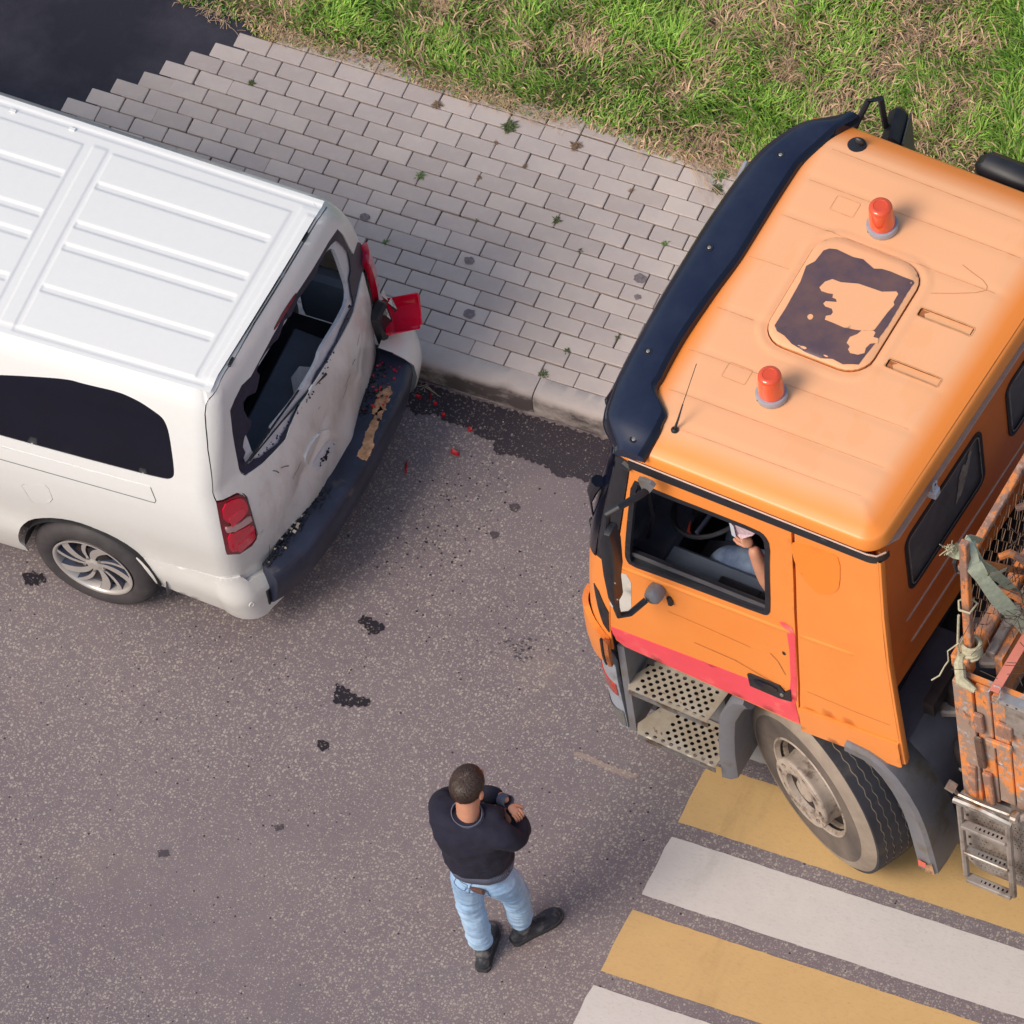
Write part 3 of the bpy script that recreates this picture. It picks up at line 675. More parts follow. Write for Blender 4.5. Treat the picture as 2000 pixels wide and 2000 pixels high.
 't_strip2': [(-0.042,2.972),(0.248,2.982),(0.491,2.957),(0.538,3.005),(0.582,3.068),(0.574,3.017),(0.533,2.938),(0.489,2.907),(0.244,2.918),(-0.045,2.915)],
 't_panel': [(0.065,2.915),(0.29,2.908),(0.244,2.915),(0.493,2.903),(0.533,2.93),(0.524,2.884),(0.553,2.302),(0.557,2.123),(0.557,1.865),(0.581,1.409),(0.551,1.394),(0.046,1.369),(0.041,1.581),(0.039,1.562),(0.044,2.048),(0.048,2.183),(0.047,2.494)],
 't_emboss': [(0.087,2.832),(0.118,2.853),(0.174,2.867),(0.254,2.874),(0.307,2.872),(0.334,2.861),(0.345,2.8),(0.341,2.69),(0.333,2.618),(0.321,2.583),(0.305,2.556),(0.284,2.535),(0.259,2.516),(0.229,2.499),(0.198,2.503),(0.167,2.531),(0.137,2.572),(0.11,2.627),(0.09,2.696),(0.077,2.78)],
 't_lower': [(0.044,1.365),(0.55,1.387),(0.62,1.481),(0.611,1.298),(0.56,1.182),(0.289,1.168),(0.025,1.142)],
 't_scr': [(-0.449,1.606),(-0.216,1.637),(0.011,1.617),(0.017,1.596),(-0.218,1.618)],
 't_ding': [(-0.015,1.856),(-0.005,1.853),(-0.001,1.846),(0.001,1.834),(-0.004,1.827),(-0.013,1.824),(-0.018,1.831),(-0.019,1.849)],
 't_hood': [(-0.08,2.104),(0.016,2.112),(0.067,2.11),(0.214,2.116),(0.333,2.162)],
 't_mount': [(-0.736,2.845),(-0.781,1.904),(-0.792,2.543)],
 't_rwin': [(0.352,2.601),(0.375,2.628),(0.485,2.668),(0.883,2.692),(1.064,2.648),(1.105,2.604),(1.127,2.503),(1.125,2.357),(1.123,2.283),(1.086,2.25),(0.829,2.219),(0.467,2.189),(0.397,2.214),(0.367,2.292),(0.353,2.444)],
 't_rwin2': [(1.365,2.388),(1.356,2.582),(1.403,2.609),(1.642,2.639),(1.76,2.638),(1.774,2.478),(1.787,2.317),(1.536,2.184),(1.422,2.221),(1.384,2.284)],
 't_rrail': [(0.274,2.011),(0.801,1.968),(0.939,2.007),(1.52,2.008)],
 't_rrail2': [(0.286,1.786),(0.8,1.782)],
 't_rbot': [(0.225,1.614),(0.817,1.641)],
 't_rgutter': [(0.191,2.835),(0.534,2.861),(0.961,2.799)],
 'h_out': [(-0.49,0.926),(-0.497,0.979),(-0.501,1.119),(-0.501,1.347),(-0.496,1.473),(-0.483,1.496),(-0.462,1.518),(-0.432,1.538),(-0.337,1.556),(-0.176,1.572),(-0.071,1.572),(-0.02,1.555),(0.015,1.532),(0.035,1.504),(0.048,1.472),(0.054,1.437),(0.057,1.308),(0.057,1.085),(0.054,0.956),(0.049,0.921),(0.029,0.886),(-0.007,0.851),(-0.046,0.832),(-0.09,0.828),(-0.312,0.819),(-0.397,0.823),(-0.434,0.834),(-0.461,0.855),(-0.477,0.885)],
 'h_dark': [(-0.422,1.477),(-0.387,1.488),(-0.294,1.48),(-0.243,1.489),(-0.169,1.461),(-0.132,1.476),(-0.087,1.48),(-0.028,1.477),(0.022,1.478),(0.033,1.47),(0.031,1.397),(0.034,1.19),(0.025,1.053),(0.016,0.97),(0.011,0.928),(-0.055,0.896),(-0.111,0.902),(-0.167,0.886),(-0.247,0.886),(-0.334,0.899),(-0.388,0.926),(-0.432,0.934),(-0.459,0.959),(-0.456,1.074),(-0.462,1.242),(-0.479,1.339),(-0.452,1.379),(-0.443,1.455)],
 'h_light': [(-0.361,1.25),(-0.351,1.292),(-0.325,1.32),(-0.278,1.321),(-0.196,1.349),(-0.073,1.354),(-0.015,1.385),(-0.002,1.376),(-0.001,1.324),(0.01,1.31),(0.001,1.258),(-0.009,1.14),(-0.041,1.115),(-0.086,1.101),(-0.143,1.089),(-0.208,1.092),(-0.25,1.092),(-0.255,1.113),(-0.235,1.128),(-0.233,1.147),(-0.249,1.163),(-0.284,1.162),(-0.3,1.173),(-0.295,1.19),(-0.244,1.208),(-0.255,1.222),(-0.275,1.223),(-0.282,1.243),(-0.306,1.237),(-0.342,1.235)],
 'h_light2': [(-0.06,1.109),(-0.013,1.133),(0.002,1.126),(0.004,1.099),(0.028,1.101),(0.036,1.077),(0.008,1.058),(0.001,1.027),(0.008,0.997),(-0.015,0.975),(-0.052,0.968),(-0.069,0.983),(-0.069,1.002),(-0.091,1.014),(-0.092,1.051),(-0.069,1.081)],
 'h_dot': [(-0.337,1.08),(-0.332,1.089),(-0.325,1.093),(-0.314,1.09),(-0.309,1.083),(-0.308,1.072),(-0.311,1.064),(-0.32,1.06),(-0.328,1.063),(-0.336,1.071)],
 'sl1': [(0.114,1.365),(0.369,1.369),(0.371,1.32),(0.299,1.318),(0.114,1.32)],
 'sl2': [(0.102,1.025),(0.326,1.027),(0.321,0.977),(0.104,0.983)],
 'sl_r': [(0.13,1.371),(0.104,1.021)],
 'vis_in': [(-0.713,0.064),(-0.7,0.126),(-0.704,0.207),(-0.708,0.268),(-0.714,0.333),(-0.735,0.358),(-0.815,0.417),(-0.863,0.492),(-0.873,0.568),(-0.862,0.632),(-0.852,0.696),(-0.841,0.76),(-0.839,0.827),(-0.837,0.894),(-0.835,0.961),(-0.833,1.028),(-0.827,1.101),(-0.821,1.175),(-0.815,1.248),(-0.811,1.316),(-0.806,1.384),(-0.802,1.452),(-0.811,1.521),(-0.82,1.59),(-0.816,1.649),(-0.811,1.708),(-0.806,1.767),(-0.811,1.839),(-0.815,1.91),(-0.79,1.965),(-0.766,2.021),(-0.718,2.055),(-0.689,2.122),(-0.668,2.174),(-0.664,2.281)],
 'vis_out': [(-0.9,0.029),(-0.972,0.055),(-1.024,0.099),(-1.047,0.156),(-1.062,0.268),(-1.077,0.38),(-1.081,0.485),(-1.084,0.59),(-1.088,0.695),(-1.092,0.801),(-1.089,0.888),(-1.086,0.976),(-1.084,1.063),(-1.081,1.151),(-1.079,1.239),(-1.076,1.327),(-1.073,1.416),(-1.063,1.526),(-1.052,1.637),(-1.041,1.748),(-1.031,1.87),(-1.02,1.991),(-0.985,2.144),(-0.946,2.211),(-0.836,2.213),(-0.781,2.286),(-0.665,2.295)],
 'screws': [(-0.775,0.088),(-0.971,0.595),(-0.972,1.262),(-0.894,1.889)],
 'beac': [(-0.294,0.599),(-0.253,1.714)],
 'ant': [(-0.632,0.231),(-0.596,2.108)],
 'ribs': [(-0.712,2.043),(0.3,2.041),(-0.732,1.83),(0.391,1.844),(-0.761,1.587),(0.38,1.604),(-0.791,1.3),(-0.544,1.309),(-0.643,0.97),(-0.568,0.971),(-0.801,0.967),(-0.566,0.968),(-0.811,0.69),(0.386,0.718),(-0.79,0.441),(0.386,0.47),(-0.663,0.255),(0.364,0.28)],
 'scratch': [(0.173,1.676),(0.232,1.654),(0.291,1.636),(0.322,1.614),(0.33,1.59),(0.294,1.554),(0.21,1.506),(0.117,1.46)],
 'c_glassL': [(0.324,2.961),(0.508,2.732),(0.553,2.462),(0.984,1.989),(0.5,2.2),(0.391,2.172)],
 'c_seal': [(0.333,2.772),(0.075,2.873)],
 'c_base': [(0.909,1.849),(0.386,2.06),(0.275,2.104)],
 'mir_arm': [(-0.599,-0.2,3.221),(-0.653,-0.2,3.14),(-0.722,-0.2,3.03),(-0.777,-0.2,2.938),(-0.805,-0.2,2.863),(-0.813,-0.2,2.791)],
 'mir_body': [(-0.808,-0.25,2.798),(-0.753,-0.25,2.909),(-0.721,-0.25,2.973),(-0.7,-0.25,2.977),(-0.7,-0.25,2.859),(-0.746,-0.25,2.456),(-0.769,-0.25,2.306),(-0.801,-0.25,2.28),(-0.822,-0.25,2.339),(-0.826,-0.25,2.577)],
 'mir_low': [(-0.843,-0.22,2.254),(-0.85,-0.22,2.094),(-0.838,-0.22,2.058),(-0.73,-0.22,2.202)],
 'mount1': [(-0.706,-0.05,3.048),(-0.63,-0.05,3.049),(-0.68,-0.05,2.942),(-0.724,-0.05,2.914)],
 'mount2': [(-0.818,-0.08,1.984),(-0.765,-0.08,2.106),(-0.717,-0.08,2.108),(-0.709,-0.08,2.035),(-0.758,-0.08,1.926),(-0.808,-0.08,1.903)],
 'farmir': [(-0.762,2.5,2.606),(-0.689,2.5,2.826),(-0.675,2.5,2.67),(-0.711,2.5,2.623),(-0.621,2.5,2.739),(-0.54,2.5,2.736),(-0.546,2.5,2.644),(-0.599,2.5,2.588)],
 'farbox': [(-0.082,2.5,2.64),(-0.051,2.5,2.746),(0.035,2.5,2.848),(0.12,2.5,2.886),(0.105,2.5,2.624),(0.007,2.5,2.629)],
 'board': [(0.97,-0.04,2.378),(1.352,-0.04,2.258),(1.304,-0.04,1.397),(1.091,-0.04,1.382),(0.967,-0.04,1.266),(0.959,-0.04,1.796)],
 'boardwhite': [(1.218,-0.04,2.24),(1.352,-0.04,2.252),(1.341,-0.04,2.055),(1.255,-0.04,1.941)],
 'boardsilver': [(1.214,-0.04,2.359),(1.228,-0.04,2.351),(1.355,-0.04,2.308),(1.352,-0.04,2.258),(1.216,-0.04,2.27)],
 'post': [(0.98,0.145,3.411),(0.98,0.137,3.234),(0.98,0.137,2.999),(0.98,0.13,2.652),(0.98,0.115,2.228)],
 'toprail': [(0.98,0.232,3.195),(0.98,0.528,3.178),(0.98,0.794,3.124)],
 'rail2': [(0.98,0.172,2.34),(0.98,0.438,2.273),(0.98,0.701,2.212)],
 'rail3': [(1.02,0.128,2.284),(1.02,0.381,2.223),(1.02,0.616,2.177)],
 'rail4': [(1.0,0.184,2.056),(1.0,0.54,1.994)],
 'strap': [(0.93,0.134,3.206),(0.93,0.225,3.02),(0.93,0.337,2.767),(0.93,0.397,2.55),(0.93,0.505,2.241),(0.93,0.639,1.891),(0.93,0.736,1.631)],
 'strap2': [(0.95,0.255,3.131),(0.95,0.27,3.016),(0.95,0.331,2.812),(0.95,0.423,2.622),(0.95,0.538,2.375),(0.95,0.725,1.892)],
 'pink': [(1.15,-0.01,2.45),(1.15,0.371,2.311)],
 'brush': [(1.1,0.185,3.139),(1.1,0.535,2.882),(1.1,0.517,2.718),(1.1,0.253,2.995)],
 'ladder': [(1.013,-0.12,1.366),(1.272,-0.12,1.344),(0.98,-0.12,0.581),(1.229,-0.12,0.588)],
 'flare': [(-1.159,0.1,1.484),(-1.138,0.1,1.349),(-1.122,0.1,1.198),(-1.123,0.1,1.023),(-1.16,0.1,0.961),(-1.169,0.1,1.017),(-1.219,0.1,1.134),(-1.219,0.1,1.221),(-1.186,0.1,1.317)],
 'bumpreflect': [(-1.187,0.08,0.82),(-1.112,0.08,0.788),(-1.091,0.08,0.815),(-1.09,0.08,0.739),(-1.121,0.08,0.693),(-1.181,0.08,0.742)],
 'drv_arm': [(-0.295,0.35,1.694),(-0.33,0.35,1.903),(-0.361,0.35,2.064),(-0.392,0.35,2.141)],
 'drv_thigh': [(-0.336,0.45,1.733),(-0.547,0.45,1.706),(-0.665,0.45,1.629)],
 'paper': [(-0.416,0.35,2.252),(-0.366,0.35,2.278),(-0.296,0.35,2.233),(-0.352,0.35,2.179),(-0.393,0.35,2.129),(-0.422,0.35,2.134)],
 'wheel_st': [(-0.922,0.5,1.982),(-0.888,0.5,1.853),(-0.811,0.5,1.793),(-0.711,0.5,1.827),(-0.615,0.5,1.907),(-0.55,0.5,1.973)],
 'lamp_machin': [(0.448,0.6,1.445),(0.533,0.6,1.624),(0.536,0.6,1.318),(0.451,0.6,1.261),(0.581,0.6,1.803),(0.611,0.6,1.701)],
 'strapA': [(0.93,0.128,3.215),(0.95,0.158,3.15),(1.02,0.123,3.187),(1.06,0.122,3.132),(1.09,0.135,3.027),(1.13,0.175,2.841),(1.17,0.242,2.618),(1.2,0.348,2.305)],
 'strapB': [(1.0,0.196,3.224),(1.04,0.145,3.228),(1.06,0.174,3.094),(1.08,0.231,2.954),(1.1,0.323,2.731),(1.14,0.446,2.366)],
 'strapL': [(1.0,0.293,3.087),(1.0,0.174,3.278),(1.04,0.147,3.248),(1.06,0.127,3.172)],
 'strapC': [(1.12,0.139,3.088),(1.13,0.209,3.007),(1.13,0.286,2.933)],
 'tieC': [(0.94,0.175,3.12),(0.94,0.129,3.091),(0.95,0.128,3.016),(1.02,0.133,3.032),(1.04,0.193,2.923)],
 'spill': [(1.54,-1.827),(1.597,-1.833),(1.63,-1.856),(1.667,-1.838),(1.743,-1.82),(1.806,-1.841),(1.873,-1.839),(1.936,-1.843),(1.976,-1.864),(2.092,-1.87),(2.111,-1.921),(2.153,-1.941),(2.211,-1.916),(2.342,-1.921),(2.392,-1.916),(2.448,-1.94),(2.51,-1.961),(2.554,-1.941),(2.602,-1.928),(2.66,-1.942),(2.719,-1.938),(2.943,-1.97),(2.821,-1.681),(2.546,-1.64),(2.382,-1.646),(2.047,-1.643),(1.82,-1.645),(1.472,-1.637),(1.473,-1.726)],
 'oil1': [(1.871,-3.109),(1.893,-3.092),(1.926,-3.098),(1.962,-3.11),(2.007,-3.111),(2.02,-3.141),(1.991,-3.177),(1.952,-3.192),(1.923,-3.159),(1.877,-3.141)],
 'oil2': [(1.92,-3.524),(1.985,-3.534),(2.056,-3.56),(2.127,-3.551),(2.131,-3.594),(2.093,-3.608),(2.054,-3.622),(2.015,-3.636),(1.948,-3.634),(1.934,-3.579)],
 'oil3': [(1.967,-3.866),(2.02,-3.864),(2.043,-3.889),(2.018,-3.926),(1.979,-3.906)],
 'oil4': [(0.098,-3.477),(0.135,-3.442),(0.203,-3.439),(0.227,-3.474),(0.194,-3.52),(0.135,-3.525)],
 'oil5': [(2.327,-2.203),(2.358,-2.184),(2.387,-2.202),(2.379,-2.233),(2.349,-2.24)],
 'oil6': [(2.296,-2.396),(2.331,-2.38),(2.359,-2.401),(2.33,-2.432)],
 'oil7': [(1.459,-4.765),(1.506,-4.742),(1.539,-4.769),(1.487,-4.799)],
 'oil8': [(1.963,-4.421),(2.005,-4.396),(2.02,-4.428),(1.986,-4.447)],
 'oil9': [(2.76,-3.354),(2.792,-3.325),(2.824,-3.296),(2.856,-3.267),(2.895,-3.287),(2.933,-3.307),(2.972,-3.327),(2.952,-3.369),(2.933,-3.41),(2.892,-3.408),(2.852,-3.405),(2.811,-3.403)],
 'patch': [(-2.189,-0.221),(-0.74,0.163),(-0.679,0.166),(-0.376,0.162),(-0.283,0.038),(-0.48,-0.4),(-0.498,-0.44),(-0.952,-0.824),(-1.736,-1.178)],
 'dust': [(3.26,-3.471),(3.316,-3.471),(3.374,-3.478),(3.435,-3.49),(3.498,-3.494),(3.563,-3.491),(3.602,-3.494),(3.612,-3.503),(3.609,-3.512),(3.592,-3.523),(3.553,-3.529),(3.494,-3.529),(3.433,-3.524),(3.369,-3.514),(3.268,-3.502),(3.242,-3.492),(3.235,-3.478)],
 'zebra': [(3.918,-3.768,0.0),(3.896,-4.145,0.0),(3.89,-4.237,0.0),(3.88,-4.632,0.0),(3.88,-4.725,0.0),(3.913,-3.682,0.0),(3.921,-3.363,0.0)],
 'feet': [(3.306,-4.822,0.0),(3.226,-4.569,0.0),(3.406,-4.611,0.0),(3.541,-4.344,0.0),(3.281,-4.765,0.0),(3.4,-4.546,0.0)],
 'grassedge': [(-0.613,0.067,0.16),(-0.364,0.006,0.16),(-0.234,-0.003,0.16),(0.241,0.055,0.16),(0.546,0.071,0.16),(0.871,0.04,0.16),(1.135,0.005,0.16),(1.49,0.04,0.16),(1.798,0.04,0.16),(2.105,0.041,0.16),(2.345,0.054,0.16),(2.544,0.016,0.16),(2.716,0.041,0.16)],
}

# ---------------- setting: road, footway, lawn ----------------
def sheet(name, poly, z, mat, kind='structure', h=.4, parent=None):
    o = patch(name, poly, lambda a, b: (a, b, z), mat, parent, ha=h, hb=h, smooth=False)
    if kind: tag(o, kind=kind)
    return o
KY = -1.5
road = MB().add([(-120, -120, 0), (120, -120, 0), (120, KY-.06, 0), (-120, KY-.06, 0)], [(0, 1, 2, 3)]).build('road', 'asphalt'); tag(road, kind='structure')
lawn_base = MB().add([(-120, .0, .142), (120, .0, .142), (120, 120, .142), (-120, 120, .142)], [(0, 1, 2, 3)]).build('ground', 'soil'); tag(lawn_base, kind='structure')
pav = MB().add([(-120, KY, .108), (120, KY, .108), (120, .3, .108), (-120, .3, .108)], [(0, 1, 2, 3)]).build('pavement', 'sand'); tag(pav, kind='structure')
# fresh asphalt patch beside the stepped edge of the pavers
pa = D['patch']
stair = [(-2.6, KY)]
outl = [(-30, KY+.001), (-1.52, KY+.001), (-.06, -.03), (-.16, .05)]+[(-.38, .15), (-.64, .17), (-.98, .10), (-1.5, -.04), (-2.2, -.2), (-8, -.9), (-30, -1.2)]
asp = patch('asphalt_path', outl, lambda a, b: (a, b, .1445), 'asphalt_new', None, ha=.3, hb=.3, smooth=False); tag(asp, kind='structure')
# pavers, one object each
def brick_mesh(k):
    r = random.Random(k); L, W, Hh = .1940, .0940, .045; b = .004
    m = MB(); j = lambda s: r.uniform(-s, s)
    x0, x1, y0, y1 = -L/2+j(.0012), L/2+j(.0012), -W/2+j(.001), W/2+j(.001)
    cut = [r.uniform(.002, .009) if r.random() < .38 else .003 for _ in range(4)]
    ring = []
    for (x, y, sx, sy), c in zip(((x0, y0, 1, 1), (x1, y0, -1, 1), (x1, y1, -1, -1), (x0, y1, 1, -1)), cut):
        a = (x+sx*c, y); d = (x, y+sy*c)
        ring += [d, a] if (sx*sy > 0) else [a, d]
    # order: make loop consistent
    ring = [(x0, y0+cut[0]), (x0+cut[0], y0), (x1-cut[1], y0), (x1, y0+cut[1]), (x1, y1-cut[2]), (x1-cut[2], y1), (x0+cut[3], y1), (x0, y1-cut[3])]
    inn = [(x*(1-2*b/L), y*(1-2*b/W)) for x, y in ring]
    vs = [(x, y, -Hh) for x, y in ring]+[(x, y, -.0035) for x, y in ring]+[(x, y, j(.0004)) for x, y in inn]
    fs = [(i, (i+1) % 8, 8+(i+1) % 8, 8+i) for i in range(8)]+[(8+i, 8+(i+1) % 8, 16+(i+1) % 8, 16+i) for i in range(8)]+[tuple(range(16, 24))]
    me = bpy.data.meshes.new('brick'); me.from_pydata(vs, [], fs); me.update(); me.materials.append(MAT['brick']); return me
BM = [brick_mesh(k) for k in range(10)]
cells = []
for k in range(-1, 15):
    n0 = -1-.5*k-(0 if k >= 0 else -.5)
    n = n0
    while n < 90:
        cells.append((k, n)); n += 1
vis = [c for c in cells if -1.5 < (c[1]+.5)*.2 < 3.05+(-c[0])*.012]
rest = [c for c in cells if c not in set(vis)]
vis.sort(key=lambda c: (c[1]*.2 > 2.9, c[0] < 0))
if len(vis) > 298:
    vis.sort(key=lambda c: abs(c[1]*.2-1.0)); rest += vis[298:]; vis = vis[:298]
gaps = {(4, -3): (.02, -.004, .03), (3, -1.5): (.004, .0, -.02), (6, -2): (-.006, 0, .03), (7, .5): (.006, -.002, 0), (8, -1): (-.004, 0, .02), (9, 3.5): (.004, -.003, -.03), (10, 4): (-.008, .003, .02)}
for k, n in vis:
    o = bpy.data.objects.new('brick', BM[random.randrange(10)]); COL.objects.link(o)
    g = gaps.get((k, n), (0, 0, 0))
    o.location = ((n+.5)*.2+random.uniform(-.0010, .0010)+g[0], -(k+.5)*.1+random.uniform(-.0008, .0008)+g[1], .15+random.uniform(-.0040, .0016))
    o.rotation_euler = (random.gauss(0, .008), random.gauss(0, .005), random.gauss(0, .0035)+g[2]+(math.pi if random.random() < .5 else 0))
    o.parent = pav
mb = MB()
for k, n in rest:
    mb.box(((n+.5)*.2, -(k+.5)*.1, .128), (.1965, .0965, .0445))
tag(mb.build('brick', 'brick', pav), kind='stuff')
# cut half stones filling the stepped edge
# kerb stones
kerb = MB().add([(-120, KY-.145, -.02), (120, KY-.145, -.02), (120, KY, -.02), (-120, KY, -.02)], [(0, 1, 2, 3)]).build('kerb', 'sand'); tag(kerb, kind='structure')
def kerb_mesh(seed):
    r = random.Random(seed)
    prof = [(-.140, -.02), (-.138, .03), (-.136, .085), (-.131, .118), (-.120, .137), (-.100, .147), (-.07, .151), (-.003, .152), (0, .148), (0, -.02)]
    vs = []; fs = []; N = 40
    for i in range(N+1):
        x = .497*i/N*2-.497
        e = max(0, 1-min(i, N-i)/1.5)*.006
        for a, z in prof:
            w = .0025*math.sin(9*x+seed)+r.uniform(-.0015, .0015)
            chip = .012*math.exp(-((x-.46+seed*.37 % 1)/.05)**2) if z > .1 and a < -.09 else 0
            vs.append((x, a+e+chip+(w if z > 0 else 0), z-e-chip*.6))
    m = len(prof)
    for i in range(N):
        for j in range(m-1): fs.append((i*m+j, (i+1)*m+j, (i+1)*m+j+1, i*m+j+1))
    fs += [tuple(range(m)), tuple(N*m+j for j in range(m-1, -1, -1))]
    me = bpy.data.meshes.new('kerb_stone'); me.from_pydata(vs, [], fs); me.update(); me.materials.append(MAT['kerb'])
    me.polygons.foreach_set('use_smooth', [True]*len(me.polygons)); me.set_sharp_from_angle(angle=.9); return me
KM = [kerb_mesh(s) for s in (1, 2, 3)]
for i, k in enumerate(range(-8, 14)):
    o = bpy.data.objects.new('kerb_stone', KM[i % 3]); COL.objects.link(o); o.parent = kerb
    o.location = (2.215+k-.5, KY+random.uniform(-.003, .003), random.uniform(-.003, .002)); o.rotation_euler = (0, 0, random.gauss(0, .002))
# gutter seam of pale mortar at the foot of the kerb
mb = MB(); pts = []
for i in range(260):
    x = -6+i*.07; y = -1.641+random.uniform(-.004, .004); pts += [(x, y-.004-random.random()*.005, .0035), (x, y+.012, .0035)]
mb.add(pts, [(2*i, 2*i+2, 2*i+3, 2*i+1) for i in range(259)])
sm_ = mb.build('mortar_seam', 'kerb', road)
# zebra crossing: the painted bands, each its own part of the crossing
zb = [('zebra_yellow', -3.31, -3.685, 3.915), ('zebra_white', -3.775, -4.145, 3.908), ('zebra_yellow', -4.245, -4.632, 3.888), ('zebra_white', -4.722, -5.12, 3.876), ('zebra_yellow', -5.22, -5.62, 3.86), ('zebra_white', -5.72, -6.1, 3.85), ('zebra_white', -2.84, -3.21, 3.93), ('zebra_yellow', -2.36, -2.74, 3.945), ('zebra_white', -1.9, -2.26, 3.96)]
for mname, y0, y1, xl in zb:
    edge = lambda s: random.uniform(-s, s)
    top = [(x, y0+edge(.0025)-.002*(x-4)) for x in np.arange(xl+.004, 11, .06)]; bot = [(x, y1+edge(.0025)-.002*(x-4)) for x in np.arange(xl-.008, 11, .06)]
    lft = [(xl-.008+(.0+.004)*t+edge(.003), y1+(y0-y1)*t) for t in (.2, .4, .6, .8)]
    o = patch('road_stripe', [(float(a), float(b)) for a, b in bot+top[::-1]]+lft[::-1], lambda a, b: (a, b, .004), mname, road, ha=.12, hb=.12, smooth=False)
    o['label'] = 'worn white painted crossing stripe' if 'white' in mname else 'worn yellow painted crossing stripe'
# stains
def jag(poly, amp=.006, step=.009):
    q = resamp([tuple(p[:2]) for p in poly], step, step)
    o = []
    ph = [random.uniform(0, 6) for _ in range(4)]
    for i, (x, y) in enumerate(q):
        w = amp*(math.sin(i*.9+ph[0])+.7*math.sin(i*2.3+ph[1])+.5*random.uniform(-1, 1)); w2 = amp*(math.sin(i*1.3+ph[2])+.6*random.uniform(-1, 1))
        o.append((x+w*.7, y+w2*.8))
    return o
def stain(name, poly, mat, label, cat='stain', z=.0035, amp=.006, crumbs=0, group=None):
    m = MB(); P = jag(poly, amp)
    o = patch(name, P, lambda a, b: (a, b, z), mat, None, ha=.05, hb=.05, smooth=False)
    tag(o, label, cat, group); return o
sp = [p for p in D['spill'] if p[1] < -1.66]; sp = sorted(sp, key=lambda p: p[0])
stain('wet_stain', [(1.25, -1.66)]+[(1.30, -1.80)]+[tuple(p) for p in sp if p[1] < -1.79]+[(3.6, -2.0), (3.6, -1.66)], 'spill', 'long dark wet stain with ragged edge along the foot of the kerb', amp=.008)
for nm, lb in (('oil1', 'black ragged oil blot on the road between van bumper and man'), ('oil2', 'black wedge shaped oil patch above left of the man'), ('oil3', 'small black oil blot below the wedge shaped patch'), ('oil4', 'black oil patch beside the rear wheel of the white van'), ('oil5', 'round dark oil drop nearest the kerb in the open road'), ('oil6', 'round dark drop midway between van bumper and truck'), ('oil7', 'thin grey drop left of the man on open road'), ('oil8', 'small faint dark drop just left of the man')):
    stain('oil_stain', D[nm], 'oil' if nm in ('oil1', 'oil2', 'oil3', 'oil4') else 'oil_thin', lb, amp=.007 if nm in ('oil1', 'oil2', 'oil4') else .003)
MAT['dusty'] = mk_asphalt('dusty_asphalt', 0., (.40, .29, .22))
stain('dust_streak', D['dust'], 'dusty', 'faint tan dust streak on the road pointing at the truck steps', z=.0028, amp=.006)
def speckle(cx, cy, rx, ry, n, mat, r0, r1, seed, flat=True):
    r = random.Random(seed); m = MB()
    for _ in range(n):
        x = cx+r.gauss(0, rx); y = cy+r.gauss(0, ry); s = r.uniform(r0, r1); a = r.uniform(0, 6.28); e = r.uniform(.35, 1)
        k = r.choice((5, 6, 7)); P = [(x+s*r.uniform(.6, 1.1)*math.cos(a+6.283*i/k), y+s*e*r.uniform(.6, 1.1)*math.sin(a+6.283*i/k)) for i in range(k)]
        if y > KY-.16: continue
        z0 = .0038 if flat else 0.; hgt = .0005 if flat else s*.6
        m.add([(p, q, z0) for p, q in P]+[(x+(p-x)*.7, y+(q-y)*.7, z0+hgt) for p, q in P], [tuple(range(k, 2*k))]+[(i, (i+1) % k, k+(i+1) % k, k+i) for i in range(k)])
    return m
sm = speckle(2.72, -3.0, .05, .05, 60, 'smudge', .003, .011, 3).build('grey_smudge', 'smudge'); tag(sm, 'faint grey scuff mark in the road left of the truck steps', 'stain', kind='stuff')
db = speckle(2.10, -2.45, .20, .26, 100, 0, .003, .009, 5, False)
for a in ((2.15, -2.15, .14, .1, 30), (2.35, -3.0, .25, .2, 26), (1.5, -3.6, .3, .12, 30), (.9, -3.95, .25, .12, 30), (2.75, -2.6, .12, .25, 26), (1.6, -4.1, .3, .3, 30)): 
    m2 = speckle(a[0], a[1], a[2], a[3], a[4], 0, 0.0025, .007, int(a[0]*100), False); db.add(m2.v, m2.f)
tag(db.build('plastic_crumbs', 'dark_bits'), 'black plastic crumbs strewn over the road behind the van', 'debris', kind='stuff')
pc = speckle(1.95, -1.85, .35, .08, 34, 0, .003, .008, 11, False); m2 = speckle(2.1, -2.6, .4, .4, 30, 0, .002, .005, 12, False); pc.add(m2.v, m2.f)
tag(pc.build('pale_crumbs', 'white_bits'), 'pale glass crumbs scattered along the foot of the kerb', 'debris', kind='stuff')
def shard(x, y, L, w, a, lb, mat='red_bits', z=.004, cat='debris'):
    c, s = math.cos(a), math.sin(a)
    P = [(-L/2, -w*.3), (-L*.1, -w/2), (L/2, -w*.2), (L*.45, w*.4), (0, w/2), (-L*.45, w*.3)]
    m = MB(); m.add([(x+p*c-q*s, y+p*s+q*c, z) for p, q in P]+[(x+.8*(p*c-q*s), y+.8*(p*s+q*c), z+.008+.004*i) for i, (p, q) in enumerate(P)], [(i, (i+1) % 6, 6+(i+1) % 6, 6+i) for i in range(6)]+[(6, 7, 8, 9, 10, 11)])
    tag(m.build('plastic_shard', mat), lb, cat)

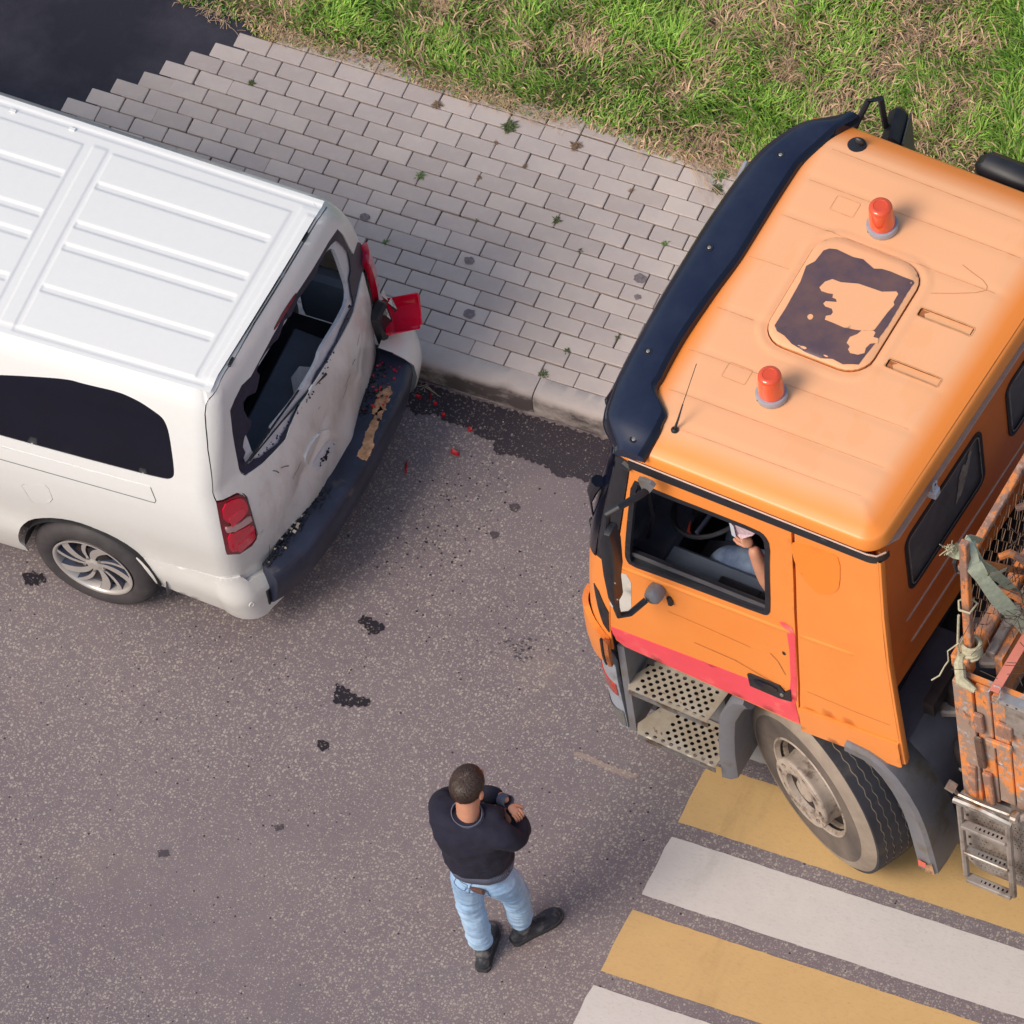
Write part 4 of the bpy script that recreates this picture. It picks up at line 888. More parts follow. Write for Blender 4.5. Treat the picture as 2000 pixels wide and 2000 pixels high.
for x, y, L, w, a, lb in ((1.724, -2.18, .075, .014, -1.25, 'long red plastic splinter lying alone on the road behind the bumper'), (1.929, -2.01, .055, .02, -.2, 'curved red lens splinter on dry road below the wet stain'), (1.667, -1.723, .05, .008, -1.2, 'thin pink splinter in the wet gutter near the bumper end'), (1.609, -1.754, .03, .01, .1, 'short red splinter in the wet gutter closest to the bumper'), (1.713, -1.764, .022, .01, .4, 'tiny red chip in the wet gutter right of the pink splinter'), (1.78, -1.813, .022, .015, .6, 'pink red chip on the upper edge of the wet stain'), (1.948, -1.849, .024, .017, .4, 'small red chip at the ragged edge of the wet stain')):
    shard(x, y, L, w, a, lb)
wm = MB()
for k in range(3):
    wm.tube([(1.585+.02*k, -1.695-.01*k, .012), (1.62, -1.672-.008*k, .018), (1.66+.03*k, -1.69-.012*k, .01)], .0015, 4)
tag(wm.build('wire_scrap', 'rope'), 'thin pale bent stalks lying in the gutter by the bumper', 'debris')
# grass
def vn(x, y, s, seed=0):
    x = x*s; y = y*s; xi, yi = np.floor(x).astype(int), np.floor(y).astype(int); fx, fy = x-xi, y-yi
    fx = fx*fx*(3-2*fx); fy = fy*fy*(3-2*fy)
    h = lambda a, b: (np.sin(a*127.1+b*311.7+seed*74.7)*43758.5453) % 1
    return (h(xi, yi)*(1-fx)+h(xi+1, yi)*fx)*(1-fy)+(h(xi, yi+1)*(1-fx)+h(xi+1, yi+1)*fx)*fy
DRY = [(2.55, 1.05, .20), (3.225, 1.166, .16), (3.01, .62, .15), (3.176, .93, .14), (2.247, .95, .14), (2.233, .43, .10), (3.6, 1.248, .12), (3.674, .88, .14), (3.05, .40, .12), (1.0, .9, .12), (1.5, 1.3, .16), (2.7, .75, .12), (.75, .55, .08), (1.62, .55, .08), (2.5, .2, .12), (3.3, 1.6, .2)]
TUFT = [(2.05, .69, .16), (2.33, .37, .12), (2.64, 1.12, .1), (3.64, 1.5, .2), (3.85, 1.14, .2), (2.70, .42, .12), (1.8, .8, .15), (3.34, .82, .1), (.9, .35, .12), (1.3, .6, .15), (.3, .3, .12), (1.6, .95, .14), (3.9, .8, .15)]
def lawn(n, x0, x1, y0, y1, seed):
    r = np.random.RandomState(seed)
    x = r.uniform(x0, x1, n); y = r.uniform(y0, y1, n)
    wv = .5*vn(x, y, 3.1, 1)+.3*vn(x, y, 7.3, 2)+.2*vn(x, y, 17., 3)
    dry = np.zeros(n); tuft = np.zeros(n)
    for a, b, q in DRY: dry = np.maximum(dry, np.exp(-((x-a)**2+((y-b)*1.15)**2)/q**2))
    for a, b, q in TUFT: tuft = np.maximum(tuft, np.exp(-((x-a)**2+(y-b)**2)/q**2))
    dry = np.clip(dry*(1-.6*tuft)+.55*np.clip((vn(x, y, 5.2, 9)-.55)*3, 0, 1), 0, 1)
    edge = .028+.05*(vn(x, x*0, 2.3, 5)-.5)+.06*(vn(x, x*0, 9., 6)-.5); ed = (y-edge)
    ln = (x > -.25) | (y > .17-.75*(x+.25)*0)
    left = y > np.where(x < -.2, .1+(.1)*np.sin(x*2), -9)
    # clumping of positions
    keep = (ed > 0) & left & (r.rand(n) < np.clip(.35+wv*1.1-.62*dry+.6*tuft, .10, 1))
    x, y, wv, dry, tuft, ed = [q[keep] for q in (x, y, wv, dry, tuft, ed)]; n = len(x)
    near = np.clip(ed/.16, 0, 1)
    brown = r.rand(n) < np.clip(.10+.62*dry+.22*(1-near)-.2*tuft, .03, .92)
    Ln = (.034+.065*wv+.045*tuft)*(.55+.9*r.rand(n))*(.45+.55*near); Ln[brown] *= r.uniform(.7, 1.5, brown.sum())
    az = 6.28318*vn(x, y, 4., 4)*1.4+r.normal(0, 1.0, n); lean = np.clip(r.normal(.85, .35, n), .15, 1.5); lean[brown] = np.clip(r.normal(1.35, .2, brown.sum()), .8, 1.55)
    w = r.uniform(.0020, .0046, n)*(1+.35*tuft)
    dx, dy = np.cos(az), np.sin(az); px, py = -dy, dx
    tw = r.uniform(-.6, .6, n)
    z0 = .142+0*x
    h1 = Ln*.55*np.cos(lean*.55); d1 = Ln*.55*np.sin(lean*.55); h2 = np.maximum(h1+Ln*.5*np.cos(lean*1.35), .006); d2 = d1+Ln*.5*np.sin(np.minimum(lean*1.35, 1.7))
    lay = r.uniform(.002, .022, n)*brown
    V = np.stack([np.stack([x-px*w, y-py*w, z0+lay], 1), np.stack([x+px*w, y+py*w, z0+lay], 1),
                  np.stack([x+dx*d1-px*w*.85, y+dy*d1-py*w*.85, z0+h1+lay-w*tw], 1), np.stack([x+dx*d1+px*w*.85, y+dy*d1+py*w*.85, z0+h1+lay+w*tw], 1),
                  np.stack([x+dx*d2, y+dy*d2, z0+h2+lay], 1)], 1).reshape(-1, 3)
    b = np.arange(n)*5
    F = np.stack([b, b+1, b+3, b, b+3, b+2, b+2, b+3, b+4], 1).reshape(-1, 3)
    g = r.rand(n); t = np.clip(wv+.3*(g-.5)+.25*tuft, 0, 1)[:, None]
    c0 = np.array([.11, .22, .03]); c1 = np.array([.36, .62, .09])
    c = c0*(1-t)+c1*t; c *= r.uniform(.7, 1.3, n)[:, None]
    yl = (r.rand(n) < .16)[:, None]; c = np.where(yl, np.array([.46, .50, .13])*r.uniform(.7, 1.15, n)[:, None], c)
    bc = np.array([.56, .37, .23])*r.uniform(.55, 1.35, n)[:, None]; c = np.where(brown[:, None], bc, c)
    return V, F, np.clip(c, 0, 1)
parts_ = [lawn(150000, -.6, 4.4, .0, 2.3, 1), lawn(16000, 4.4, 7.5, .0, 3.2, 2), lawn(14000, -.6, 4.4, 2.3, 3.6, 3)]
Vs = []; Fs = []; Cs = []; o_ = 0
for V_, F_, C_ in parts_:
    Vs.append(V_); Fs.append(F_+o_); Cs.append(np.repeat(C_, 5, 0)); o_ += len(V_)
Vs = np.concatenate(Vs).astype(np.float32); Fs = np.concatenate(Fs).astype(np.int32); Cs = np.concatenate(Cs)
me = bpy.data.meshes.new('grass'); me.vertices.add(len(Vs)); me.vertices.foreach_set('co', Vs.ravel())
me.loops.add(len(Fs)*3); me.loops.foreach_set('vertex_index', Fs.ravel())
me.polygons.add(len(Fs)); me.polygons.foreach_set('loop_start', np.arange(0, len(Fs)*3, 3, dtype=np.int32)); me.polygons.foreach_set('loop_total', np.full(len(Fs), 3, dtype=np.int32))
me.update(); ca = me.color_attributes.new('Col', 'FLOAT_COLOR', 'POINT'); ca.data.foreach_set('color', np.c_[Cs, np.ones(len(Cs))].astype(np.float32).ravel())
me.materials.append(MAT['grass']); go = bpy.data.objects.new('grass', me); COL.objects.link(go)
tag(go, 'uneven green lawn with dry straw coloured patches beside the pavers', 'grass', kind='stuff')
# straw litter along the edge and on dry spots
r = random.Random(4); m = MB(); cols = []
def straw(x, y, L, a, z0, lift=.01, w=.0011):
    c, s = math.cos(a), math.sin(a); b = r.uniform(-.3, .3)
    P = [(x-c*L/2, y-s*L/2, z0), (x+b*s*L*.2, y-b*c*L*.2, z0+lift), (x+c*L/2, y+s*L/2, z0+r.uniform(0, lift))]
    vs = []
    for p in P: vs += [(p[0]-s*w, p[1]+c*w, p[2]), (p[0]+s*w, p[1]-c*w, p[2])]
    m.add(vs, [(0, 1, 3, 2), (2, 3, 5, 4)])
for _ in range(5200):
    if r.random() < .36:
        x = r.uniform(-.5, 3.6)
        if math.sin(x*5.1+1)+math.sin(x*12.3) < r.gauss(.2, .9): continue
        y = .045+r.gauss(0, .03); z0 = .152
        if y < -.02 and r.random() < .8: continue
    else:
        a, b, q = r.choice(DRY); x = a+r.gauss(0, q*.55); y = b+r.gauss(0, q*.5); z0 = .15
        if y < .05: continue
    straw(x, y, r.uniform(.02, .09), r.uniform(0, 3.14), z0+r.uniform(0, .02), r.uniform(0, .02))
for x0, y0, x1, y1 in ((2.35, .08, 2.75, -.16), (2.3, .12, 2.8, .02), (2.45, .05, 2.6, -.18), (2.5, .1, 3.0, .05), (2.2, .10, 2.6, .0), (1.2, .1, 1.6, -.02), (.95, .1, 1.25, .02)):
    for _ in range(5): straw((x0+x1)/2+r.gauss(0, .02), (y0+y1)/2+r.gauss(0, .02), math.hypot(x1-x0, y1-y0)*r.uniform(.6, 1.1), math.atan2(y1-y0, x1-x0)+r.gauss(0, .08), .158, .02, .0014)
MAT['straw'] = simple('dry_straw', (.55, .38, .24), .8, 0, .35, 40)
tag(m.build('straw_litter', 'straw'), 'dry straw litter along the border of lawn and pavers', 'straw', kind='stuff')
# weeds in the joints: each a little plant of its own
MAT['weed'] = simple('weed_leaf', (.09, .12, .035), .7, 0, .5, 80); MAT['weed_dry'] = simple('dried_weed', (.24, .15, .09), .8, 0, .5, 80); MAT['weed_fresh'] = simple('fresh_weed_leaf', (.13, .22, .05), .6, 0, .3, 60)
def weed(x, y, s, mat, n, lb, sd, z=.150):
    s *= .72; n = int(n*1.4)
    r = random.Random(sd); m = MB()
    for _ in range(n):
        a = r.uniform(0, 6.28); L = s*r.uniform(.4, 1.2); e = r.uniform(.15, .9); bx = x+r.gauss(0, s*.25); by = y+r.gauss(0, s*.25)
        dx, dy = math.cos(a), math.sin(a); w = L*.07+.0009
        p0 = Vector((bx, by, z-.004)); p1 = p0+Vector((dx*L*.5, dy*L*.5, L*.5*e+.003)); p2 = p0+Vector((dx*L, dy*L, L*.55*e)); q = Vector((-dy*w, dx*w, 0))
        m.add([p0, p1+q, p1-q, p2], [(0, 2, 1), (1, 2, 3)])
    tag(m.build('weed', mat), lb, 'weed')
for i, (x, y, s, mt, n, lb) in enumerate((
  (.002, -.286, .030, 'weed', 40, 'small dark green weed tuft in the joints of the upper left pavers'), (1.424, -.086, .055, 'weed', 60, 'largest olive weed tuft on the pavers near the lawn edge'),
  (.999, -.084, .040, 'weed_dry', 60, 'dry brown weed clump in the top course left of the olive tuft'), (1.10, -.541, .038, 'weed_fresh', 30, 'bright green sprig alone in the middle of the pavers'),
  (1.398, -.205, .022, 'weed_dry', 25, 'tiny brown weed just below the largest olive tuft'), (1.403, -.443, .022, 'weed_dry', 26, 'narrow brown weed in an upright joint in mid pavement'),
  (1.90, -.555, .034, 'weed', 40, 'dark green weed in an upright joint right of the pavement centre'), (1.804, -.08, .042, 'weed_dry', 60, 'dry brown weed clump in the top course right of the olive tuft'),
  (2.498, -.498, .030, 'weed_fresh', 26, 'green weed sprig beside the front visor of the truck'), (2.197, -.248, .024, 'weed_dry', 26, 'rusty brown weed in a joint near the upper right pavers'),
  (2.498, -1.132, .022, 'weed', 22, 'small weed in a joint close to the lower visor edge'), (2.28, -1.30, .026, 'weed', 26, 'small green weed in the second course from the kerb'),
  (2.224, -1.48, .034, 'weed', 40, 'green weed tuft in the joint between pavers and kerb'), (1.099, -.987, .030, 'weed_fresh', 16, 'thin pale green weed in a joint near the red tail lamp'),
  (2.603, .006, .06, 'weed_fresh', 60, 'fresh green weed at the lawn corner beside the visor'), (2.627, -.08, .045, 'weed', 50, 'olive weed below the lawn corner beside the visor'),
  (1.602, -.292, .022, 'weed_dry', 24, 'tiny reddish weed between two pavers in the third course'), (1.50, -.695, .016, 'weed', 18, 'speck of dark weed in a joint left of centre'), (2.093, -.69, .022, 'weed', 22, 'small weed left of the dark round spot on the pavers'))):
    weed(x, y, s, mt, n, lb, i)
MAT['paver_spot'] = simple('soaked_paver', (.19, .155, .165), .85, 0, .35, 60)
for i, (x, y, rr, lb) in enumerate(((2.462, -.748, .032, 'dark round spot on a paver near the truck visor'), (2.497, -.861, .018, 'faint brown spot below the dark round spot'), (1.565, -.949, .026, 'dark blotch on a paver right of the red tail lamp'), (1.70, -1.26, .030, 'dark blotch on a paver above the kerb'), (.929, -.881, .026, 'dark blotch on a paver beside the rear corner of the van roof'))):
    P = [(x+rr*(1+.25*random.random())*math.cos(t), y+rr*(.8+.3*random.random())*math.sin(t)) for t in np.linspace(0, 6.28, 14)[:-1]]
    stain('paver_stain', P, 'paver_spot', lb, z=.1522, amp=.003)

# ---------------- the white van (world coordinates) ----------------
van = thing('van', 'white passenger van with crushed tailgate and shattered rear window, parked at the kerb', 'van', (.56, VYC, 0))
VC = (-.4, VYC, 1.0)
vs_ = lambda p, z: van_shell(p, z)
HA, HB = .05, .05
body_near = [(-4.02, .30), (-3.98, .75)]+[(-3.9, 1.0), (-3.1, 1.08), (-2.75, 1.5), (-2.45, 1.80), (-2.3, 1.915)]+[(-1.2, 1.915), (0, 1.915)]
GS = sorted([tuple(q) for q in D['v_gapside']], key=lambda q: -q[1])   # gap line beside the tailgate, top to bottom
TL = [tuple(q) for q in D['v_tail']]; tp0 = min(q[0] for q in TL); tz1 = max(q[1] for q in TL); tz0 = min(q[1] for q in TL)
GS = [(q[0], q[1]) for q in GS]
TLL = sorted([q for q in TL if q[0] < .80 and q[1] < tz1-.01], key=lambda q: -q[1])   # forward edge of the lamp
TLT = sorted([q for q in TL if q[1] > 1.10], key=lambda q: -q[0])
body_near += [(GS[0][0]-.012, 1.915)]+[(a-.012, b) for a, b in GS]+[(a-.012, b) for a, b in TLL]+[(tp0-.005, .72), (.56, .60), (.3, .603), (0, .600), (-.10, .598), (-.27, .590), (-.41, .574)]
arch = [tuple(q) for q in D['v_arch'] if q[1] > .25 and q[0] < -.39]
arch = sorted(arch, key=lambda q: -q[0])
body_near += [a for a in arch if a[1] > (.57 if a[0] > -.7 else .33) and a[0] < -.41]+[(-1.131, .30), (-1.137, .235)]
fa = [(-1.137-3.275+.36+.36*math.cos(t)*1, .34+.38*math.sin(t)) for t in np.linspace(.1, math.pi-.1, 12)]
body_near += [(-1.6, .24), (-3.70, .26)]+[(-3.55+.0+ .36*math.cos(t)-.36, .34+.38*math.sin(t)) for t in []]
qwin = [tuple(q) for q in D['v_qwin']]
qx0 = min(q[0] for q in qwin)
qw = [q for q in qwin if q[0] > qx0+.15]; qw = sorted(qw, key=lambda q: 0) if False else qw
# rear quarter glass outline in (p,z)
ztop = max(q[1] for q in qw); 
lo_ = [q for q in qw if q[1] < (1.30)]; 
QG = rrect(-1.75, -.205, 1.275, 1.665, .04)
qb = [tuple(q) for q in D['v_qwin'] if q[0] > -1.15]
qb.sort(key=lambda q: math.atan2(q[1]-1.45, q[0]+.75))
top_pts = sorted([q for q in qb if q[1] > 1.45], key=lambda q: -q[0]); bot_pts = sorted([q for q in qb if q[1] <= 1.45], key=lambda q: q[0])
QG = [(-1.72, 1.30)]+[q for q in bot_pts if q[0] > -1.0]+[q for q in top_pts if q[0] > -1.0]+[(-1.2, 1.665), (-1.68, 1.655), (-1.75, 1.60), (-1.76, 1.34)]
WIN2 = [(-2.62, 1.30), (-1.84, 1.30), (-1.84, 1.655), (-2.45, 1.63)]
fuel = [tuple(q) for q in D['v_fuel']]
def chaik(pl, it=2):
    for _ in range(it):
        o = []; n = len(pl)
        for i in range(n):
            a = pl[i]; b = pl[(i+1) % n]; o += [(a[0]*.78+b[0]*.22, a[1]*.78+b[1]*.22), (a[0]*.22+b[0]*.78, a[1]*.22+b[1]*.78)]
        pl = o
    return pl
QG = chaik(QG)
side = patch('side_panel', body_near, vs_, 'white', van, [QG, WIN2, fuel], HA, HB, 0, .012, VC)
patch('quarter_window', [(q[0], q[1]) for q in QG], vs_, 'glass_dark', side, (), .06, .06, -.004, 0, VC)
patch('side_window', WIN2, vs_, 'glass_dark', side, (), .06, .06, -.004, 0, VC)
def shrink(pl, k):
    cx = sum(q[0] for q in pl)/len(pl); cy = sum(q[1] for q in pl)/len(pl)
    o = []
    for q in pl:
        d = math.hypot(q[0]-cx, q[1]-cy); f = max(0, 1-k/d); o.append((cx+(q[0]-cx)*f, cy+(q[1]-cy)*f))
    return o
patch('fuel_flap', shrink(fuel, .003), vs_, 'white', side, (), .04, .04, .0005, .01, VC)
# sliding door rail: a sunken groove with a lip
rl = D['v_rail1']; r2 = D['v_rail2']
patch('door_rail', [(-1.9, 1.232), (-1.1, 1.243), (-.243, 1.268), (-.24, 1.262), (-1.1, 1.238), (-1.9, 1.227)], vs_, 'groove_grey' if 'groove_grey' in MAT else 'white', van, (), .05, .01, .002, .004, VC)
MAT['seam'] = simple('panel_seam', (.12, .11, .12), .6)
def seam(line, fn, parent, ctr, w=.0035, off=.0012, mat='seam', name='seam'): return ribbon(name, line, w, fn, mat, parent, off, ctr, .04)
seam([(-1.9, 1.128), (-1.12, 1.14), (-.243, 1.155), (-.232, 1.175), (-.243, 1.268)], vs_, van, VC, .005, .0012, 'seam_soft' if 'seam_soft' in MAT else 'seam')
# far side (hidden from here, closes the volume)
far = [(3.0+1e-3, 1.915), (3.4, 1.915), (5.4, 1.915), (5.7, 1.6), (6.3, 1.08), (7.1, .95), (7.1, .28), (5.2, .25), (3.9, .25), (3.8, .6), (3.5, .66), (3.3, .5), (3.25, .3), (3.0, .5), (2.41, .6), (2.41, .8), (2.41, 1.87), (2.42, 1.915)]
patch('side_panel', far, vs_, 'white', van, (), .08, .06, 0, 0, VC)
# roof with pressed panels
def smst(x, a, b): t = min(max((x-a)/(b-a), 0), 1); return t*t*(3-2*t)
def roof_h(x, y):
    ye = abs(y-VYC); h = .018*(1-(ye/.68)**2)
    def rr(x0, x1, y0, y1, w=.016):
        return smst(x, x0, x0+w)*(1-smst(x, x1-w, x1))*smst(y, y0, y0+w)*(1-smst(y, y1-w, y1))
    f = 0
    k = math.floor((x-.14)/1.16)  # bays repeat towards the front
    xb = x-1.16*(k if x < .14 else 0) if x < .14 else x
    bay = rr(.205, 1.20, -3.165, -2.010) if x > .14 else 0
    if x <= .14:
        kk = math.ceil((.14-x)/1.16); xl = x+1.16*kk; bay = 0
        xx = x+1.16*(kk-1)
        x0 = .055-1.16*(kk-1)-0; x1 = .055-1.16*(kk-1)
        bay = (1-smst(x, x1-.016, x1))*smst(x, x1-1.0, x1-.984)*smst(y, -3.165, -3.149)*(1-smst(y, -2.026, -2.01))
        gx = (1-smst(x, x1-.035, x1-.02))*smst(x, x1-.98, x1-.96)
        ctrx = x1-1.06
    else: gx = smst(x, .212, .23)*(1-smst(x, 1.155, 1.175))
    g = 0
    for yg in (-2.230, -2.492, -2.637, -2.906):
        d = (y-yg)/.021; g = max(g, smst(1.35-abs(d), 0, .75))
    f += .0068*bay-.0085*g*bay*(gx if x > .14 else gx)
    # bow between the bays
    xm = .142-1.16*round((.142-x)/1.16)
    if abs(x-xm) < .06:
        f += .0065*smst(.048-abs(x-xm), 0, .013)*smst(y, -3.20, -3.17)*(1-smst(y, -2.02, -1.99))
    f -= .005*smst(ye, .605, .612)*(1-smst(ye, .632, .640))   # rain channel
    if x > 1.20: f += .003*smst(x, 1.215, 1.23)*smst(.60-ye, 0, .02)
    return h+f
ys = []; y = -.665
ys = sorted(set([round(v, 4) for v in np.arange(-.665, .666, .0072)]+[-.665, .665]))
def xs_():
    o = []; x = 1.30; 
    while x > -.75:
        m_ = (x > 1.13 or -.02 < x < .26 or -.98 < x < -.90); o.append(x); x -= .006 if m_ else .035
    while x > -2.3: o.append(x); x -= .15
    o.append(-2.35); return o
xs = xs_()
def roof_edge_x(yy):
    f = (yy+.665)/1.33; return van_shell(1+min(max((yy+.55)/1.1, 0), 1), 1.915, False)[0]
V_ = []; F_ = []
for i, x in enumerate(xs):
    for yy in ys:
        hwx = (v_hw(x)-.29)/.665
        y = VYC+yy*hwx; xe = x
        if x > 1.0: xe = 1.0+(x-1.0)*(roof_edge_x(yy)-1.0)/.30
        z = 1.915+roof_h(x, VYC+yy)*1.0
        V_.append((xe, y, z))
n = len(ys)
for i in range(len(xs)-1):
    for j in range(n-1): F_.append((i*n+j, i*n+j+1, (i+1)*n+j+1, (i+1)*n+j))
roof = finish('roof', V_, F_, 'white', van, True)
# strip of body between the roof sheet and the tailgate gap
gt = sorted([tuple(q) for q in D['v_gaptop'] if q[0] < 1.9], key=lambda q: q[0])
GTOP = [(GS[0][0]-.02, gt[0][1]-.006)]+[(a, min(b, 1.909)) for a, b in gt]+[(2.0, 1.905), (2.2, 1.895), (2.5, gt[0][1]-.004)]
gtop = GTOP
patch('roof_rear_rail', [(gtop[0][0], 1.9148)]+[(a, b+.003) for a, b in gtop]+[(2.5, 1.9148)], lambda p, z: van_shell(p, z, False), 'white', van, (), .03, .015, 0, .01, VC)
for a, b in D['v_hinge']:
    x, y, z = van_shell(a, b, False)
    MB().box((x-.004, y, z+.004), (.018, .06, .014), Matrix.Rotation(.1, 3, 'Z'), .004).build('hinge_cover', 'black_plastic', roof, True)
for x, y in D['r_clips']:
    MB().box((x, y+.01, 1.925), (.035, .022, .008), None, .003).build('rack_mount', 'white', roof)
# tailgate: one dented sheet with the window opening
GL = [tuple(q) for q in D['v_glass']]; JG = [tuple(q) for q in D['v_jag']]; AP = [tuple(q) for q in D['v_apert']]
bz_ = sorted([tuple(q) for q in D['v_tgbot'] if q[0] < 1.9], key=lambda q: -q[0])
TI = sorted([q for q in TL if q[0] > 1.03], key=lambda q: q[1])
tg_out = [(GS[0][0]+.02, gt[0][1]-.006)]+[(a, b-.004) for a, b in gtop[1:-1]]+[(2.46, gt[0][1]-.006), (2.37, 1.26), (1.95, 1.235), (1.93, 1.1), (1.93, .76), (1.91, .62), (1.90, bz_[0][1]+.02)]+bz_[1:]+[(1.112, .50), (1.108, .62)]+[(a+.006, b+.001) for a, b in TI]+[(a, b+.012) for a, b in TLT if a > .8]+[(a+.022, b+(.01 if b < 1.25 else 0)) for a, b in GS[::-1]]
tg = patch('tailgate', tg_out, vs_, 'white_dent', van, [GL], .022, .024, 0, .012, VC)
patch('window_flange', [(a, b) for a, b in GL], vs_, 'white_flat', tg, [AP], .03, .03, -.016, .02, VC)
patch('broken_glass', shrink(GL, .004), vs_, 'frit', tg, [JG], .03, .03, -.005, .004, VC)
patch('high_brake_light', [tuple(q) for q in D['v_light3']], vs_, 'red_lens_dark', tg, (), .03, .02, .0015, 0, VC)
hd = [tuple(q) for q in D['v_handle']]
patch('handle_trim', hd, vs_, 'white', tg, (), .02, .02, .012, .014, VC)
pl_ = [tuple(q) for q in D['v_plate']]
patch('lock_recess', pl_, vs_, 'white_flat', tg, (), .02, .02, .004, .006, VC)
r = random.Random(2); m = MB()
for i in range(26):
    a, b = pl_[0]; k = r.random(); i0 = r.randrange(len(pl_)); q = pl_[i0]; cx_ = sum(t[0] for t in pl_)/len(pl_); cy_ = sum(t[1] for t in pl_)/len(pl_)
    p = van_shell(cx_+(q[0]-cx_)*k*.8, cy_+(q[1]-cy_)*k*.5-.01); m.box((p[0]+.008, p[1], p[2]), (.006, r.uniform(.004, .012), .005))
tag(m.build('lock_debris', 'dark_bits', tg), kind='stuff')
# glass crumbs left along the lower window edge
m = MB(); r = random.Random(8)
for i in range(60):
    k = r.random(); a = 1.15+k*.7; zz = 1.285+r.gauss(0, .008)
    p = van_shell(a, zz); s = r.uniform(.003, .008)
    m.box((p[0]-.004+r.uniform(0, .012), p[1], p[2]), (s, s, s), Matrix.Rotation(r.random()*3, 3, 'Z') @ Matrix.Rotation(r.random()*3, 3, 'X'))
tag(m.build('glass_crumbs', 'frit', tg), kind='stuff')
# torn panel marks and creases on the tailgate skin
for a, b, L_, an in ((1.62, .99, .05, .6), (1.68, 1.02, .045, 2.4), (1.60, .93, .06, .9), (1.75, 1.05, .04, .4), (1.45, 1.13, .012, 0), (1.28, .95, .07, .7), (1.2, 1.10, .06, 1.9), (1.235, 1.075, .05, 2.2)):
    seam([(a-L_/2*math.cos(an), b-L_/2*math.sin(an)), (a+.003, b), (a+L_/2*math.cos(an), b+L_/2*math.sin(an))], vs_, tg, VC, .004, .0016, 'seam', 'crease_mark')
# tail lamp near side
tl = [tuple(q) for q in D['v_tail']]
t1 = patch('tail_light', tl, vs_, 'red_lens_dark', van, (), .04, .03, .003, .02, VC)
patch('upper_lens', [tuple(q) for q in D['v_tailu']], vs_, 'red_lens', t1, (), .02, .02, .010, .010, VC)
patch('lower_lens', [tuple(q) for q in D['v_taill']], vs_, 'red_lens', t1, (), .02, .02, .010, .010, VC)
patch('reversing_lens', [tuple(q) for q in D['v_tailw']], vs_, 'clear_lens', t1, (), .02, .02, .012, .010, VC)
for bx in ((1.0, 1.07), (1.01, .84)):
    patch('reflector_facet', rrect(bx[0]-.05, bx[0]+.05, bx[1]-.04, bx[1]+.03, .02), vs_, mk_lens('bright_red_lens', (.85, .03, .07)), t1, (), .03, .03, .0125, .003, VC)
# body corner under the lamp
TB_ = sorted([q for q in TL if q[1] < tz0+.12], key=lambda q: q[0])
patch('corner_panel', [(a, b-.006) for a, b in TB_]+[(1.104, tz0+.04), (1.106, .56), (1.10, .43), (1.06, .44), (1.0, .465), (.9, .505), (.80, .54), (.56, .57), (tp0, .70)], vs_, 'white', van, (), .03, .03, 0, .01, VC)
# far tail lamp, half torn off
t2 = patch('tail_light', [(1.97, 1.21), (2.36, 1.23), (2.36, .80), (2.15, .76), (1.97, .80)], vs_, 'red_lens', van, (), .04, .03, .03, .035, VC)
t2['label'] = 'broken far red tail light'
m = MB(); P0 = Vector((1.50, -1.80, .93))
for i, (dx, dy, dz, s) in enumerate(((.02, .0, .05, .05), (.05, .01, -.02, .06), (.03, -.02, -.09, .05), (.06, .0, .0, .03))):
    m.add([P0+Vector((dx, dy, dz)), P0+Vector((dx+s*.4, dy+.012, dz-s*1.6)), P0+Vector((dx+s*.9, dy-.01, dz-s*.3)), P0+Vector((dx+s*.2, dy+.02, dz+s*.6))], [(0, 1, 2), (0, 2, 3), (1, 3, 2)])
MAT['chrome'] = simple('chromed_reflector', (.8, .8, .82), .12, .95, .05, 30)
m.build('lamp_reflector', 'chrome', van)
MB().box((1.50, -1.80, .70), (.07, .12, .36), Matrix.Rotation(.15, 3, 'X'), .015).build('lamp_socket', 'black_plastic', van)
# hanging red lens cup
def cup(name, c, sz, rot, mat, parent):
    m = MB(); a, b, h = sz; R = rot; c = Vector(c)
    out = rrect(-a/2, a/2, -b/2, b/2, .02, 2); inn = [(x*.86, y*.86) for x, y in out]; bot = [(x*.72, y*.72) for x, y in out]; n = len(out)
    rr_ = random.Random(3)
    vs = [R @ Vector((x, y, h+rr_.uniform(-.03, .012)))+c for x, y in out]+[R @ Vector((x, y, 0))+c for x, y in bot]+[R @ Vector((x*.93, y*.93, h+rr_.uniform(-.03, .0)))+c for x, y in out]+[R @ Vector((x*.94, y*.94, .006))+c for x, y in bot]
    fs = [(i, (i+1) % n, n+(i+1) % n, n+i) for i in range(n)]+[tuple(range(n, 2*n))]+[(2*n+(i+1) % n, 2*n+i, 3*n+i, 3*n+(i+1) % n) for i in range(n)]+[tuple(range(4*n-1, 3*n-1, -1))]+[(i, 2*n+i, 2*n+(i+1) % n, (i+1) % n) for i in range(n)]
    m.add(vs, fs); return m.build(name, mat, parent)
lc = cup('lens_shell', (1.60, -1.72, .70), (.21, .20, .085), Matrix.Rotation(.5, 3, 'Z') @ Matrix.Rotation(.25, 3, 'X') @ Matrix.Rotation(-.25, 3, 'Y'), 'red_lens', van)
lc['label'] = 'red lens shell hanging loose from the broken far lamp'
